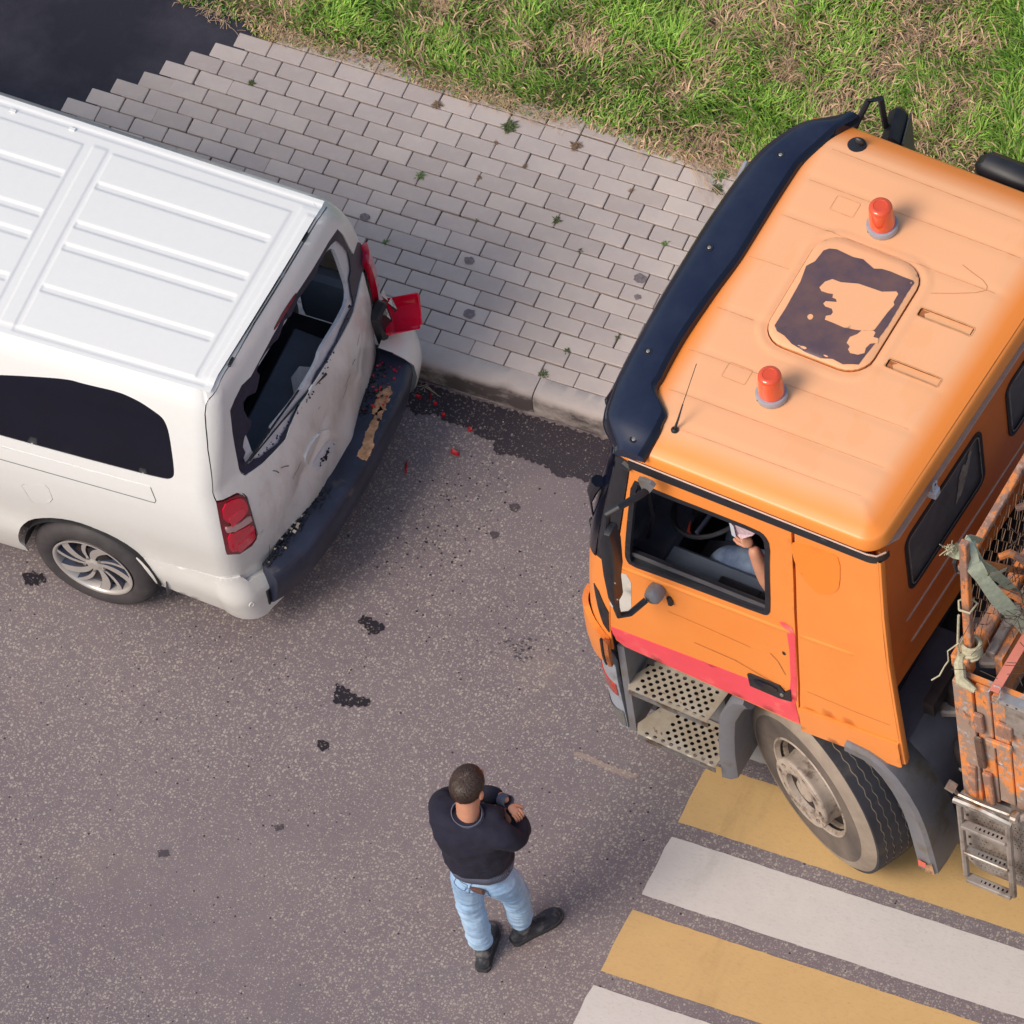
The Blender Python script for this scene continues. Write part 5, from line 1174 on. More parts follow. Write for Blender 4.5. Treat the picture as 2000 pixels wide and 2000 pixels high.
# bumper -------------------------------------------------------
def bump_poly(lo, hi): return lo+hi[::-1]
def vb(p, z):
    x, y, zz = van_shell(p, min(max(z, .22), .7), False)
    t = smst(p, 1.0, 1.12)
    q = Vector((x, y, z)); dirn = Vector((math.sin(min(max(p, 0), 1)*1.35), -math.cos(min(max(p, 0), 1)*1.35), 0)) if p <= 1 else Vector((1, 0, 0))
    k = smst(p, -.35, .9)*(.012+.062*smst(z, .60, .40))
    return q+dirn*k*(1 if z < .62 else .6)
bo = [(-.41, .572), (-.27, .588), (-.10, .597), (.3, .602), (.80, .588), (.9, .565), (1.0, .53), (1.05, .505), (1.09, .485), (1.10, .40), (1.10, .30), (1.08, .235), (.95, .225), (.7, .24), (0, .28), (-.2, .30), (-.33, .322), (-.375, .34), (-.380, .40), (-.394, .46), (-.416, .51), (-.45, .553)]
bmp = patch('bumper', bo, vb, 'white', van, (), .035, .03, .001, .10, VC)
seam([(-.36, .535), (-.1, .555), (.3, .555), (.7, .53), (1.0, .46)], vb, bmp, VC, .004, .0016, 'seam_soft' if 'seam_soft' in MAT else 'white')
p = vb(.80, .40); MB().lathe([(0.0, .006), (.011, .006), (.013, .003), (.016, .0)], (0, 0, 0), 'z', 20).build
sx = Vector(p); nn = Vector((math.sin(.8*1.35), -math.cos(.8*1.35), .15)).normalized(); Rm = nn.to_track_quat('Z', 'Y').to_matrix()
mm = MB(lambda q: Rm @ Vector(q)+sx).lathe([(0, .004), (.012, .004), (.0135, .0065), (.018, .002)], n=20); mm.build('parking_sensor', 'white', bmp, True)
# black step pad on the bumper
pin = [(1.475, -3.305), (1.490, -3.27), (1.522, -3.107), (1.545, -2.85), (1.555, -2.594), (1.545, -2.116), (1.53, -1.93), (1.50, -1.86)]
pout = [(1.545, -3.335), (1.59, -3.27), (1.645, -3.13), (1.686, -2.869), (1.712, -2.526), (1.712, -2.155), (1.700, -2.0), (1.672, -1.885)]
m = MB(); N = 40
def lerp(pl, t):
    t *= len(pl)-1; i = min(int(t), len(pl)-2); f = t-i; return (pl[i][0]*(1-f)+pl[i+1][0]*f, pl[i][1]*(1-f)+pl[i+1][1]*f)
sec = []
for i in range(N+1):
    t = i/N; a = lerp(pin, t); b = lerp(pout, t); w = .006*math.sin(17*t)
    sec += [(a[0]-.008-.03*min(1, t*8), a[1], .53), (a[0], a[1], .565), (a[0]*.75+b[0]*.25, a[1]*.75+b[1]*.25, .562+w*.4), (a[0]*.12+b[0]*.88, a[1]*.12+b[1]*.88, .560), (b[0], b[1], .548), (b[0]+.012, b[1], .525), (b[0]+.010, b[1], .44), (b[0]-.01, b[1], .34), (b[0]-.03, b[1], .29), (b[0]-.05, b[1], .28)]
k = 10
m.add(sec, [(i*k+j, (i+1)*k+j, (i+1)*k+j+1, i*k+j+1) for i in range(N) for j in range(k-1)]+[tuple(range(k)), tuple(N*k+j for j in range(k-1, -1, -1))])
MAT['pad'] = simple('black_bumper_plastic', (.022, .028, .055), .42, 0, .35, 6, dirt=(.10, .085, .08), dirtamt=.12, dscale=5)
pad = m.build('bumper_pad', 'pad', bmp, True, 40)
MAT['scuff'] = simple('tan_scuff', (.42, .24, .135), .85, 0, .5, 25)
patch('tan_scuff', jag([q[:2] for q in D['scuff']], .004), lambda a, b: (a, b, .5625+0*a), 'scuff', pad, (), .05, .05, .0018, smooth=False)
patch('dust_scuff', jag([(1.60, -2.12), (1.64, -2.06), (1.67, -2.1), (1.675, -2.2), (1.64, -2.26), (1.61, -2.22)], .01), lambda a, b: (a, b, .5625), 'scuff', pad, (), .05, .05, .0018, smooth=False)
for sd, y0, y1, n_, mt, nm in ((1, -3.30, -2.75, 210, 'dark_bits', 'dark_crumbs'), (2, -2.25, -1.93, 26, 'red_bits', 'red_splinters'), (3, -3.28, -2.9, 20, 'white_bits', 'pale_crumbs'), (4, -2.3, -1.95, 70, 'dark_bits', 'dark_crumbs')):
    r = random.Random(sd); m = MB()
    for _ in range(n_):
        y = r.uniform(y0, y1); t = (y+3.33)/(3.33-1.86); a = lerp(pin, t); b = lerp(pout, t); kx = abs(r.gauss(.12, .22)) if sd != 2 else r.uniform(0, .8)
        kx = min(kx, .9); s = r.uniform(.005, .016) if nm != 'pale_crumbs' else r.uniform(.005, .018)
        m.box((a[0]*(1-kx)+b[0]*kx, y, .567+s*.2), (s, s*r.uniform(.4, 1), s*.5), Matrix.Rotation(r.random()*3, 3, 'Z') @ Matrix.Rotation(r.gauss(0, .4), 3, 'X'))
    tag(m.build(nm, mt, pad), kind='stuff')
# far white bumper corner
m = MB(); N = 14; secs = []
for i in range(N+1):
    t = i/N; a = t*1.45; cx0, cy0 = 1.49, -1.90
    ro = (.20+.0*t); x = cx0+.205*math.cos(a); y = cy0+.255*math.sin(a)+.02
    fl = .006*math.sin(4*t)
    secs += [(cx0+.02*math.cos(a), cy0+.08*math.sin(a), .63), (cx0+.10*math.cos(a), cy0+.16*math.sin(a), .625+fl), (cx0+.165*math.cos(a), cy0+.225*math.sin(a), .60), (x, y, .53), (x+.004, y+.004, .42), (x-.02, y, .30), (x-.07, y-.03, .24)]
k = 7
m.add(secs, [(i*k+j, (i+1)*k+j, (i+1)*k+j+1, i*k+j+1) for i in range(N) for j in range(k-1)])
fc = m.build('bumper_corner', 'white', bmp, True, 60)
# interior seen through the broken window
inn = MB()
inn.box((.1, VYC, .62), (2.5, 1.4, .04)); intr = inn.build('interior_floor', 'interior', van)
MB().box((.95, VYC, .98), (.12, 1.25, .6), Matrix.Rotation(-.18, 3, 'Y'), .05).build('rear_seat', 'interior', van, True)
MB().box((1.30, -1.93, 1.05), (.34, .10, .42), None, .03).build('side_trim', MAT['interior_lt'], intr)
MB().box((1.20, -3.12, .98), (.30, .10, .40), None, .03).build('side_trim', MAT['interior'], intr)
MB().box((1.30, VYC-.05, 1.02), (.20, .86, .03), Matrix.Rotation(.12, 3, 'Y'), .01).build('parcel_tray', MAT['interior_lt'], intr)
m = MB(); m.add([(1.35, -2.52, 1.14), (1.40, -2.60, 1.08), (1.43, -2.50, 1.10), (1.44, -2.44, 1.17), (1.38, -2.47, 1.19)], [(0, 1, 2, 3, 4)]); m.build('glass_piece', 'white_flat', intr)
tube('wiper_arm', [van_shell(1.12, 1.30)[:2]+(1.315,), (1.49, -2.9, 1.34), (1.53, -2.62, 1.285), (1.55, -2.5, 1.25)], [.004, .005, .008, .010], 'black_plastic', tg)
MB().box((1.46, -2.95, 1.345), (.008, .5, .010), Matrix.Rotation(-.17, 3, 'Z') @ Matrix.Rotation(.07, 3, 'X')).build('wiper_blade', 'black_plastic', tg)
# wheel arch liner, sill underside, mudflap
m = MB(); N = 20; vs = []
for i in range(N+1):
    a = math.pi*i/N; rr_ = .385
    vs += [(.56+rr_*math.cos(a), -3.50, .35+rr_*math.sin(a)), (.56+rr_*math.cos(a), -3.18, .35+rr_*math.sin(a))]
m.add(vs, [(2*i, 2*i+1, 2*i+3, 2*i+2) for i in range(N)]); m.build('wheel_arch_liner', 'rubber', van, True)
MB().box((-.6, VYC, .34), (4.2, 1.60, .12)).build('underbody', 'dark_under', van)
MB().add([(.985, -3.49, .42), (1.0, -3.30, .42), (.97, -3.30, .22), (.955, -3.46, .22), (.975, -3.49, .30)], [(0, 1, 2, 3, 4)]).build('mud_flap', 'grey_plastic', van)
# front end beyond the picture
m = MB(); m.add([(-2.35, -3.2, 1.915), (-2.35, -1.9, 1.915), (-3.15, -1.72, 1.10), (-3.15, -3.38, 1.10)], [(0, 1, 2, 3)]); m.build('windscreen', 'glass_dark', van)
m = MB(); m.add([(-3.15, -3.38, 1.10), (-3.15, -1.72, 1.10), (-3.72, -1.8, .92), (-3.72, -3.3, .92), (-3.80, -3.2, .5), (-3.80, -1.9, .5), (-3.76, -3.2, .25), (-3.76, -1.9, .25)], [(0, 1, 2, 3), (3, 2, 5, 4), (4, 5, 7, 6)]); m.build('bonnet', 'white', van)
# wheels
def car_wheel(cx, cy, sgn, name='wheel'):
    X = lambda q: Vector((cx+q[0], cy+sgn*q[1], .343+q[2]))
    hub = MB(X).lathe([(.0, -.10), (.205, -.10), (.215, -.16)], axis='y', n=40)
    hub.lathe([(.0, -.03), (.14, -.032), (.15, -.10)], axis='y', n=36)
    w = hub.build(name, 'dark_under', van, True)
    prof = [(.20, -.205), (.235, -.215), (.27, -.218), (.305, -.212), (.328, -.196), (.3385, -.178), (.343, -.15), (.343, -.07), (.3385, -.040), (.328, -.020), (.312, -.006), (.292, .002), (.268, .004), (.250, -.001), (.236, -.008), (.226, -.016), (.222, -.03)]
    ty = MB(X); ty.lathe(prof, axis='y', n=96)
    t = ty.build('tyre', 'tyre_side', w, True, 50)
    m = MB(X)
    for i in range(84):
        a = 2*math.pi*i/84
        for (h0, h1, sh) in ((-.176, -.142, .02), (-.136, -.114, 0), (-.106, -.084, 0), (-.077, -.042, -.02)):
            q = []
            for r_ in (.340, .3458):
                for h, s in ((h0, -1), (h0, 1), (h1, 1), (h1, -1)):
                    aa = a+s*.031+sh*(1 if h == h0 else 0)
                    r2_ = r_ if abs(h+.11) < .05 else r_-.0018
                    q.append((r2_*math.cos(aa), h, r2_*math.sin(aa)))
            m.add(q, [(4, 5, 6, 7), (0, 1, 5, 4), (1, 2, 6, 5), (2, 3, 7, 6), (3, 0, 4, 7)])
    m.build('tread', 'tyre_tread', t)
    rm = MB(X); rm.lathe([(.213, -.09), (.216, -.02), (.226, -.008), (.2275, -.003), (.221, -.0015), (.214, -.004), (.207, -.015), (.200, -.055)], axis='y', n=64)
    rim = rm.build('rim', 'rim_face', w, True, 40)
    dk = MB(X); fc_ = MB(X)
    for i in range(5):
        for sdx, (w0, w1) in enumerate(((.024, .058), (.013, .026))):
            a0 = 2*math.pi*i/5+.35+sdx*.50
            L1 = []; L2 = []; nseg = 12
            for k in range(nseg+1):
                t_ = k/nseg; r_ = .040+t_*.172; sw = -.52*t_**1.25*(1 if sdx == 0 else .9)
                wd_ = (w0*(1-t_)+w1*t_)*(1+.2*math.sin(math.pi*t_)); aa = a0+sw; ha_ = wd_/2/r_
                dep = -.014-.020*math.sin(math.pi*(1-t_)*.9)*0-.012*(1-t_)
                L1.append((r_*math.cos(aa+ha_), dep, r_*math.sin(aa+ha_))); L2.append((r_*math.cos(aa-ha_), dep, r_*math.sin(aa-ha_)))
            vs = L1+L2; nn_ = nseg+1
            fc_.add(vs, [(k, k+1, nn_+k+1, nn_+k) for k in range(nseg)])
            dv = L1+L2+[(x*.99, y-.045, z*.99) for x, y, z in L1]+[(x*.99, y-.045, z*.99) for x, y, z in L2]
            dk.add(dv, [(k, 2*nn_+k, 2*nn_+k+1, k+1) for k in range(nseg)]+[(nn_+k, nn_+k+1, 3*nn_+k+1, 3*nn_+k) for k in range(nseg)])
    fc_.lathe([(0, -.017), (.028, -.017), (.034, -.020), (.048, -.026)], axis='y', n=30)
    fc_.build('spokes', 'rim_face', rim, False); dk.build('spoke_sides', 'rim_dark', rim, False)
    bk = MB(X).lathe([(.03, -.050), (.12, -.060), (.19, -.062), (.205, -.05)], axis='y', n=48); bk.build('rim_pocket', 'rim_dark', rim, True)
    for i in range(5):
        a = 2*math.pi*i/5+.9
        MB(X).lathe([(0, -.018), (.009, -.018), (.010, -.03)], (.056*math.cos(a), 0, .056*math.sin(a)), 'y', 8).build('wheel_bolt', 'steel', rim)
car_wheel(.56, -3.502, -1); car_wheel(-2.715, -3.502, -1); car_wheel(.56, -1.60, 1); car_wheel(-2.715, -1.60, 1)

# ---------------- the orange truck (local frame u, v, z) ----------------
truck = thing('truck', 'orange dump truck with faded cab roof and two red beacons standing on the crossing', 'truck', T_O, T_YAW, local=True)
TCN = (-.3, 1.15, 2.0)
def DD(k): return [tuple(q) for q in D[k]]
win = DD('t_win')
# door
u0 = [(t_ua(z)+.002, z) for z in (1.40, 1.6, 1.8, 2.1, 2.4, 2.7, 2.92)]
door = [(-1.02, 1.40)]+u0+[(-.76, 2.95), (.082, 2.945), (.078, 2.6), (.070, 2.12), (.050, 1.6), (.022, 1.175), (-.95, 1.265), (-1.0, 1.30)]
dr = patch('door', door, t_side, 'orange', truck, [win], .06, .06, 0, .03, TCN)
dr['label'] = 'orange cab door with faded red lower band'
patch('red_band', [(-1.015, 1.425), (-.85, 1.43), (-.5, 1.445), (-.2, 1.455), (-.02, 1.44), (.02, 1.42), (.026, 1.19), (-.94, 1.272), (-.99, 1.30), (-1.012, 1.36)], t_side, 'pink_paint', dr, (), .06, .05, .003, .003, TCN)
patch('red_edge', [(-.015, 2.12), (.01, 2.135), (.055, 2.11), (.066, 2.04), (.046, 1.6), (.028, 1.42), (-.01, 1.44), (.012, 1.62), (.025, 1.9), (.02, 2.07), (0, 2.09)], t_side, 'pink_paint', dr, (), .03, .04, .002, 0, TCN)
for k, lb in (('t_white1', 'white_patch'), ('t_white2', 'white_patch'), ('t_white3', 'white_patch')): patch('bare_patch', DD(k), t_side, 'white_patch', dr, (), .05, .05, .0015, 0, TCN)
ribbon('scratch', [(-.53, 1.60), (-.3, 1.585), (-.15, 1.535), (-.03, 1.50)], .006, t_side, 'brown_scr', dr, .0018, TCN)
ribbon('scratch', [(-.66, 1.80), (-.45, 1.79), (-.2, 1.77)], .003, t_side, 'brown_scr', dr, .0018, TCN)
patch('dent_mark', DD('t_ding'), t_side, 'black_plastic', dr, (), .02, .02, .0018, 0, TCN)
ribbon('scratch', [(-.09, 1.79), (-.05, 1.74), (-.015, 1.64)], .006, t_side, 'brown_scr', dr, .0018, TCN)
# pressed waist line
def ridge(name, line, w, hgt, fn, mat, parent):
    m = MB(); L = [Vector(q) for q in line]; vs = []
    for i, q in enumerate(L):
        d = (L[min(i+1, len(L)-1)]-L[max(i-1, 0)]).normalized(); nn = Vector((-d.y, d.x)); e = 0 if i in (0, len(L)-1) else 1
        for s, h in ((-1, -.001), (-.4, hgt*e), (.4, hgt*e), (1, -.001)):
            p = Vector(fn(q.x+nn.x*w*s, q.y+nn.y*w*s)); c = (p-Vector(TCN)); 
            n3 = (Vector(fn(q.x+.01, q.y))-p).cross(Vector(fn(q.x, q.y+.01))-p).normalized()
            if n3.dot(c) < 0: n3 = -n3
            vs.append(p+n3*h)
    m.add(vs, [(i*4+j, (i+1)*4+j, (i+1)*4+j+1, i*4+j+1) for i in range(len(L)-1) for j in range(3)]); return m.build(name, mat, parent, True, 60)
def ll(a, b, n=14): return [(a[0]+(b[0]-a[0])*i/n, a[1]+(b[1]-a[1])*i/n) for i in range(n+1)]
ridge('waist_crease', ll((-.92, 2.035), (.06, 2.06)), .018, .007, t_side, 'orange', dr)
hd = DD('t_handle'); h_ = patch('door_handle', hd, t_side, 'black_plastic', dr, (), .05, .03, .010, .012, TCN)
patch('grip', DD('t_handlein'), t_side, 'black_gloss', h_, (), .05, .03, .014, 0, TCN)
p = Vector(t_side(-.045, 1.45)); MB(lambda q: Vector(q)+p+Vector((0, -.012, 0))).lathe([(0, -.006), (.010, -.006), (.012, 0)], axis='y', n=14).build('lock', 'steel', h_)
# rubber window frame and half lowered glass edge
def ringpatch(name, outer, inner, fn, mat, parent, off, thick): return patch(name, outer, fn, mat, parent, [inner], .03, .03, off, thick, TCN)
def shr(pl, k):
    n = len(pl); o = []
    A = sum(pl[i][0]*pl[(i+1) % n][1]-pl[(i+1) % n][0]*pl[i][1] for i in range(n)); sg = 1 if A > 0 else -1
    for i in range(n):
        a = Vector(pl[i-1]); b = Vector(pl[(i+1) % n]); d = (b-a)
        if d.length < 1e-9: continue
        d.normalize(); o.append((pl[i][0]-d.y*k*sg, pl[i][1]+d.x*k*sg))
    return o
wr = resamp(win, .05, .05)
ringpatch('window_rubber', wr, shr(wr, .028), t_side, 'black_plastic', dr, .004, .03)
MB().box((-.47, .035, 2.14), (.86, .03, .05)).build('window_sill', 'black_plastic', dr)
MB().box((-.47, .018, 2.165), (.84, .006, .03)).build('window_glass', 'glass_rear', dr)
MAT['rail_pale'] = simple('pale_rail_and_highlight', (.60, .42, .34), .5, 0, .1, 20)
# rear side panel and its skirt
ur = lambda z: .555+(0 if z > 1.4 else 0)
pan = [(.100, 2.945), (.555, 2.945), (.56, 2.5), (.575, 2.1), (.59, 1.7), (.60, 1.42), (.045, 1.38), (.062, 1.6), (.085, 2.12), (.094, 2.6)]
sp_ = patch('side_panel', pan, t_side, 'orange', truck, (), .06, .06, 0, .03, TCN)
patch('skirt_panel', [(.042, 1.372), (.598, 1.412), (.602, 1.19), (.585, 1.175), (.035, 1.142)], lambda u, z: (u, t_vs(z)-.014, z), 'orange', truck, (), .05, .04, 0, .03, TCN)
patch('smooth_blank', DD('t_emboss'), t_side, 'orange_deep' if 'orange_deep' in MAT else 'orange', sp_, (), .05, .05, .004, .004, TCN)
MAT['orange_fresh'] = mk_orange('fresh_orange_patch', (.96, .275, .035), (.96, .27, .03))
sp_.children[0].data.materials[0] = MAT['orange_fresh']
ridge('waist_crease', ll((.09, 2.065), (.40, 2.085), 8), .018, .007, t_side, 'orange', sp_)
ribbon('faint_line', [(.10, 1.56), (.35, 1.55), (.56, 1.555)], .003, t_side, 'brown_scr', sp_, .0012, TCN)
# rear upright edge of the side panel, bright folded flange
m = MB(); vs = []
Z = [2.94, 2.5, 2.1, 1.7, 1.42, 1.2]; U = [.555, .56, .575, .59, .60, .603]
for z, u in zip(Z, U):
    v = t_vs(z); vs += [(u-.012, v-.001, z), (u+.012, v+.004, z), (u+.018, v+.018, z), (u+.010, v+.05, z), (u-.04, v+.065, z), (T_UR-.02, v+.085, z)]
m.add(vs, [(i*6+j, (i+1)*6+j, (i+1)*6+j+1, i*6+j+1) for i in range(len(Z)-1) for j in range(5)]); m.build('corner_post', 'orange', truck, True, 50)
# drip rail strip
sz_ = [(-.80, 2.938), (.50, 2.938), (.50, 2.992), (-.80, 3.0)]
patch('rubber_strip', sz_, t_side, 'black_plastic', truck, (), .06, .03, .018, .02, TCN)
m = MB(); vs = []
for k in range(8):
    a = math.pi/2*k/7; u = .50+.085*math.sin(a); v = .055+.085*(1-math.cos(a))-.018
    vs += [(u, v, 2.938-.01*k/7), (u, v, 2.992-.01*k/7)]
m.add(vs, [(2*i, 2*i+2, 2*i+3, 2*i+1) for i in range(7)]); m.build('rubber_strip', 'black_plastic', truck, True)
MB().tube([(-.80, .048, 3.0), (.50, .046, 2.992), (.55, .058, 2.99), (.578, .10, 2.985)], .005, 6).build('drip_rail', 'rail_pale', truck, True)
# rear wall
rb = [(.10, 1.58), (.10, 2.94), (2.22, 2.94), (2.22, 1.58)]
w1, w2 = DD('t_rwin'), DD('t_rwin2'); w1 = rrect(.365, 1.125, 2.20, 2.665, .07); w2 = rrect(1.37, 2.05, 2.20, 2.66, .07)
def t_rearw(v, z): 
    u, v, z = t_rear(v, z); 
    f = -.012*smst(z, 2.14, 2.12)*0
    e = .010*(smst(v, .17, .20)*(1-smst(v, 2.12, 2.15)))*smst(z, 1.70, 1.73)*(1-smst(z, 2.84, 2.87))
    return (u+e, v, z)
rw = patch('rear_wall', rb, t_rearw, 'orange_shaded', truck, [w1, w2], .035, .03, 0, .02, TCN)
for i, w in enumerate((w1, w2)):
    g = patch('rear_window', w, t_rear, 'glass_rear', rw, (), .06, .06, .004, 0, TCN)
    patch('window_rubber', resamp(w, .04, .04), t_rear, 'black_plastic', g, [shr(resamp(w, .04, .04), .02)], .03, .03, .018, .016, TCN)
    wi = shr(resamp(w, .04, .04), .026); patch('glazing_bead', wi, t_rear, 'steel', g, [shr(wi, .010)], .03, .03, .0185, 0, TCN)
patch('worn_film', jag([(.85, 2.33), (.92, 2.36), (.98, 2.45), (1.03, 2.55), (1.06, 2.62), (1.02, 2.60), (.97, 2.52), (.95, 2.56), (.90, 2.50), (.88, 2.42)], .006), t_rear, 'white_patch' if False else MAT['tank'], rw, (), .03, .03, .008, 0, TCN)
def ridge2(name, line, w, hgt, fn, mat, parent): return ridge(name, line, w, hgt, fn, mat, parent)
MAT['rail_pale'] = simple('pale_rail_and_highlight', (.60, .42, .34), .5, 0, .1, 20)
ridge('pressed_rail', ll((.27, 2.015), (2.0, 2.015), 24), .014, .016, t_rear, 'rail_pale', rw); ridge('pressed_rail', ll((.29, 1.80), (2.0, 1.80), 24), .014, .016, t_rear, 'rail_pale', rw)  # pale tone puts the highlight along the pressed rails into the colour
ridge('gutter', ll((.20, 2.84), (2.15, 2.84), 24), .016, .045, t_rear, 'rail_pale', rw)
ribbon('gutter_shadow_line', ll((.22, 2.865), (2.15, 2.865), 20), .010, t_rear, 'groove_line', rw, .004, TCN)  # shadow above the gutter drawn as a thin coloured band
patch('lower_valance', [(.10, 1.22), (.10, 1.578), (2.2, 1.578), (2.2, 1.30)], lambda v, z: (t_rear(v, z)[0]-.05-(1.58-z)*.25, v, z), 'orange_shaded', truck, (), .08, .08, 0, 0, TCN)
# lifting lug on the gutter
m = MB(); uR = t_rear(.6, 2.8)[0]
m.prism([(x, y) for x, y in [(.025*math.cos(t), .025*math.sin(t)+.04) for t in np.linspace(-.6, math.pi+.6, 12)]+[(-.025, -.01), (.025, -.01)]], -.003, .003, lambda a, b, d: (uR+.065+d, .60+a, 2.85+b))
m.box((uR+.055, .60, 2.82), (.05, .055, .05), None, .006); lg = m.build('lifting_lug', 'white_flat', rw)
MB(lambda q: Vector(q)+Vector((uR+.070, .60, 2.893))).lathe([(0, 0), (.008, 0)], axis='x', n=12).build('lug_hole', 'black_gloss', lg)
# far side of cab, front face
patch('side_panel', [(t_ua(1.3), 1.20), (.60, 1.20), (.555, 2.95), (-.78, 2.95), (-1.0, 1.6)], lambda u, z: (u+.09*min(1, max(0, (u+.1)/.66)), T_W-t_vs(z), z), 'orange', truck, (), .08, .08, 0, .02, TCN)
patch('windscreen', [(.30, 1.93), (.30, 2.84), (2.0, 2.84), (2.0, 1.93)], lambda v, z: (t_uf(z)-.10*(1-((v-1.15)/.9)**2), v, z), 'glass_dark', truck, (), .08, .08, 0, 0, TCN)
patch('front_panel', [(.24, 1.15), (.24, 1.93), (2.06, 1.93), (2.06, 1.15)], lambda v, z: (t_uf(z)-.10*(1-((v-1.15)/.9)**2), v, z), 'orange', truck, (), .08, .08, 0, 0, TCN)
for flip in (0, 1):
    fl = (lambda q: q) if not flip else (lambda q: (q[0], T_W-q[1], q[2]))
    cf = lambda a, z, fl=fl: fl(t_corner(a, z))
    patch('corner_panel', [(0, 1.18), (0, 1.95), (.02, 2.05), (.2, 2.02), (.5, 1.95), (1, 1.93), (1, 1.15), (.5, 1.14)], cf, 'orange', truck, (), .08, .06, 0, .01, TCN)
    patch('pillar_trim', [(0.02, 2.05), (0.01, 2.93), (.30, 2.93), (.36, 2.6), (.36, 2.25), (.34, 2.0), (.2, 2.02)], cf, 'black_plastic', truck, (), .06, .06, .004, .02, TCN)
    patch('windscreen_edge', [(.36, 1.98), (.37, 2.2), (.37, 2.6), (.31, 2.95), (1, 2.90), (1, 1.93), (.6, 1.94)], cf, 'glass_dark', truck, (), .08, .08, .006, 0, TCN)
    patch('roof_corner', [(0, 2.90), (0, 2.99), (1, 2.95), (1, 2.84), (.5, 2.88)], cf, 'orange', truck, (), .08, .04, -.01, .02, TCN)
MB().tube([(-.795, .045, 2.925), (-.83, .055, 2.93), (-.875, .09, 2.91), (-.905, .115, 2.84), (-.925, .115, 2.70)], [.020, .026, .030, .028, .02], 8).build('pillar_seal', 'black_plastic', truck, True)
# floor, bulkhead so that no daylight comes through
MB().box((-.33, 1.15, 1.34), (1.55, 2.2, .06)).build('cab_floor', 'interior_cab', truck)
MB().box((.38, 1.15, 2.0), (.10, 2.15, 1.5)).build('bunk_wall', 'interior_cab', truck)
MB().box((-.98, 1.15, 1.75), (.34, 2.0, .50), None, .05).build('dashboard', 'interior_cab', truck, True)
MB().box((-.86, .36, 1.93), (.22, .40, .14), Matrix.Rotation(.3, 3, 'Y'), .03).build('instrument_panel', 'interior_cab', truck, True)
MB().box((-.30, .22, 1.92), (.95, .12, .07), None, .02).build('door_ledge', MAT['interior_lt'], dr, True)
m = MB().box((-.32, .165, 1.98), (.26, .05, .02), None, .008); m.box((-.32, .165, 1.985), (.20, .03, .022), None, .006); m.build('armrest_handle', 'black_plastic', dr, True)
MB().box((-.62, .50, 1.62), (.30, .16, .02), Matrix.Rotation(-.5, 3, 'Y')).build('console_side', MAT['interior_lt'], truck)
MB().tube([(-.80, .16, 2.75), (-.80, .18, 2.3), (-.86, .2, 2.05)], .012, 6).build('grab_handle', 'black_plastic', truck, True)
MB().box((-.98, .70, 1.75), (.30, .30, .30), None, .04).build('console', MAT['interior_lt'], truck, True)
# steering wheel
cw = Vector((-.63, .50, 2.11)); Rw_ = Matrix.Rotation(-.42, 3, 'Y')
sw = MB(lambda q: Rw_ @ Vector(q)+cw)
sw.tube([(0.235*math.cos(t), .235*math.sin(t), 0) for t in np.linspace(0, 2*math.pi, 41)], .0125, 8, False)
swo = sw.build('steering_wheel', 'black_plastic', truck, True)
sw = MB(lambda q: Rw_ @ Vector(q)+cw); sw.box((0, 0, -.02), (.13, .10, .05), None, .015)
for t in (.35, math.pi-.35, math.pi*1.5): sw.tube([(.05*math.cos(t), .05*math.sin(t), -.02), (.21*math.cos(t), .21*math.sin(t), 0)], .012, 6)
sw.build('wheel_hub', 'rim_dark', swo, True)
MB().tube([(-.70, .50, 2.05), (-.98, .50, 1.45)], .04, 10).build('steering_column', 'black_plastic', truck, True)
MB().tube([(-.76, .44, 1.95), (-.74, .38, 1.93), (-.738, .374, 1.93)], [.007, .009, .016], 8).build('stalk', 'beacon', truck, True)
# seat of the driver
MB().box((-.10, .52, 1.70), (.50, .50, .16), None, .05).build('seat', 'interior_cab', truck, True)
MB().box((.20, .52, 2.15), (.14, .48, .75), Matrix.Rotation(.12, 3, 'Y'), .05).build('seat_back', 'interior_cab', truck, True)
# ---- roof
o2 = rrect(TR_U0, TR_U1, TR_V0, TR_V1, TR_R, 8)
def roof_fn(u, v):
    x, y, z = t_roof(u, v)
    f = 0
    for vr in (2.04, 1.84, 1.60, .97, .70, .45, .265):
        dd = abs(v-vr)
        if dd < .03 and -.76 < u < .44:
            f -= .0035*(1-dd/.03)*smst(u, -.76, -.72)*(1-smst(u, .40, .44))
    dh = rr_dist(u, v, -.53, .085, .845, 1.595, .14)
    f += .008*math.exp(-((dh+.004)/.012)**2)
    return (x, y, z+f)
def fade(u, v):
    d = rr_dist(u, v, TR_U0, TR_U1, TR_V0, TR_V1, TR_R); return min(1., max(0., (d-.07)/.12))*min(1, max(0, (u+.86)/.16))
hatch_o = rrect(-.505, .060, .868, 1.575, .13, 6)
slots = [rrect(.115, .38, 1.318, 1.366, .006, 1), rrect(.115, .38, .985, 1.033, .006, 1)]
def inset(d): return rrect(TR_U0+d, TR_U1-d, TR_V0+d, TR_V1-d, TR_R-d, 8)
rf = patch('roof', inset(.030), roof_fn, 'orange_roof', truck, [hatch_o]+slots, .02, .02, 0, .0, TCN, attr=('fade', fade, 0.))
m = MB(); RG = [0, .002, .006, .011, .017, .023, .030]; n_ = len(inset(0)); o0 = inset(0)
V__ = []
for d in RG:
    V__ += [t_roof(a, b) for a, b in inset(d)]
m.add(V__, [(k*n_+i, k*n_+(i+1) % n_, (k+1)*n_+(i+1) % n_, (k+1)*n_+i) for k in range(len(RG)-1) for i in range(n_)])
m.build('roof_fascia', 'orange', rf, True, 80)
gr = [rrect(-.512+.0, .067, .861, 1.582, .137, 6)]
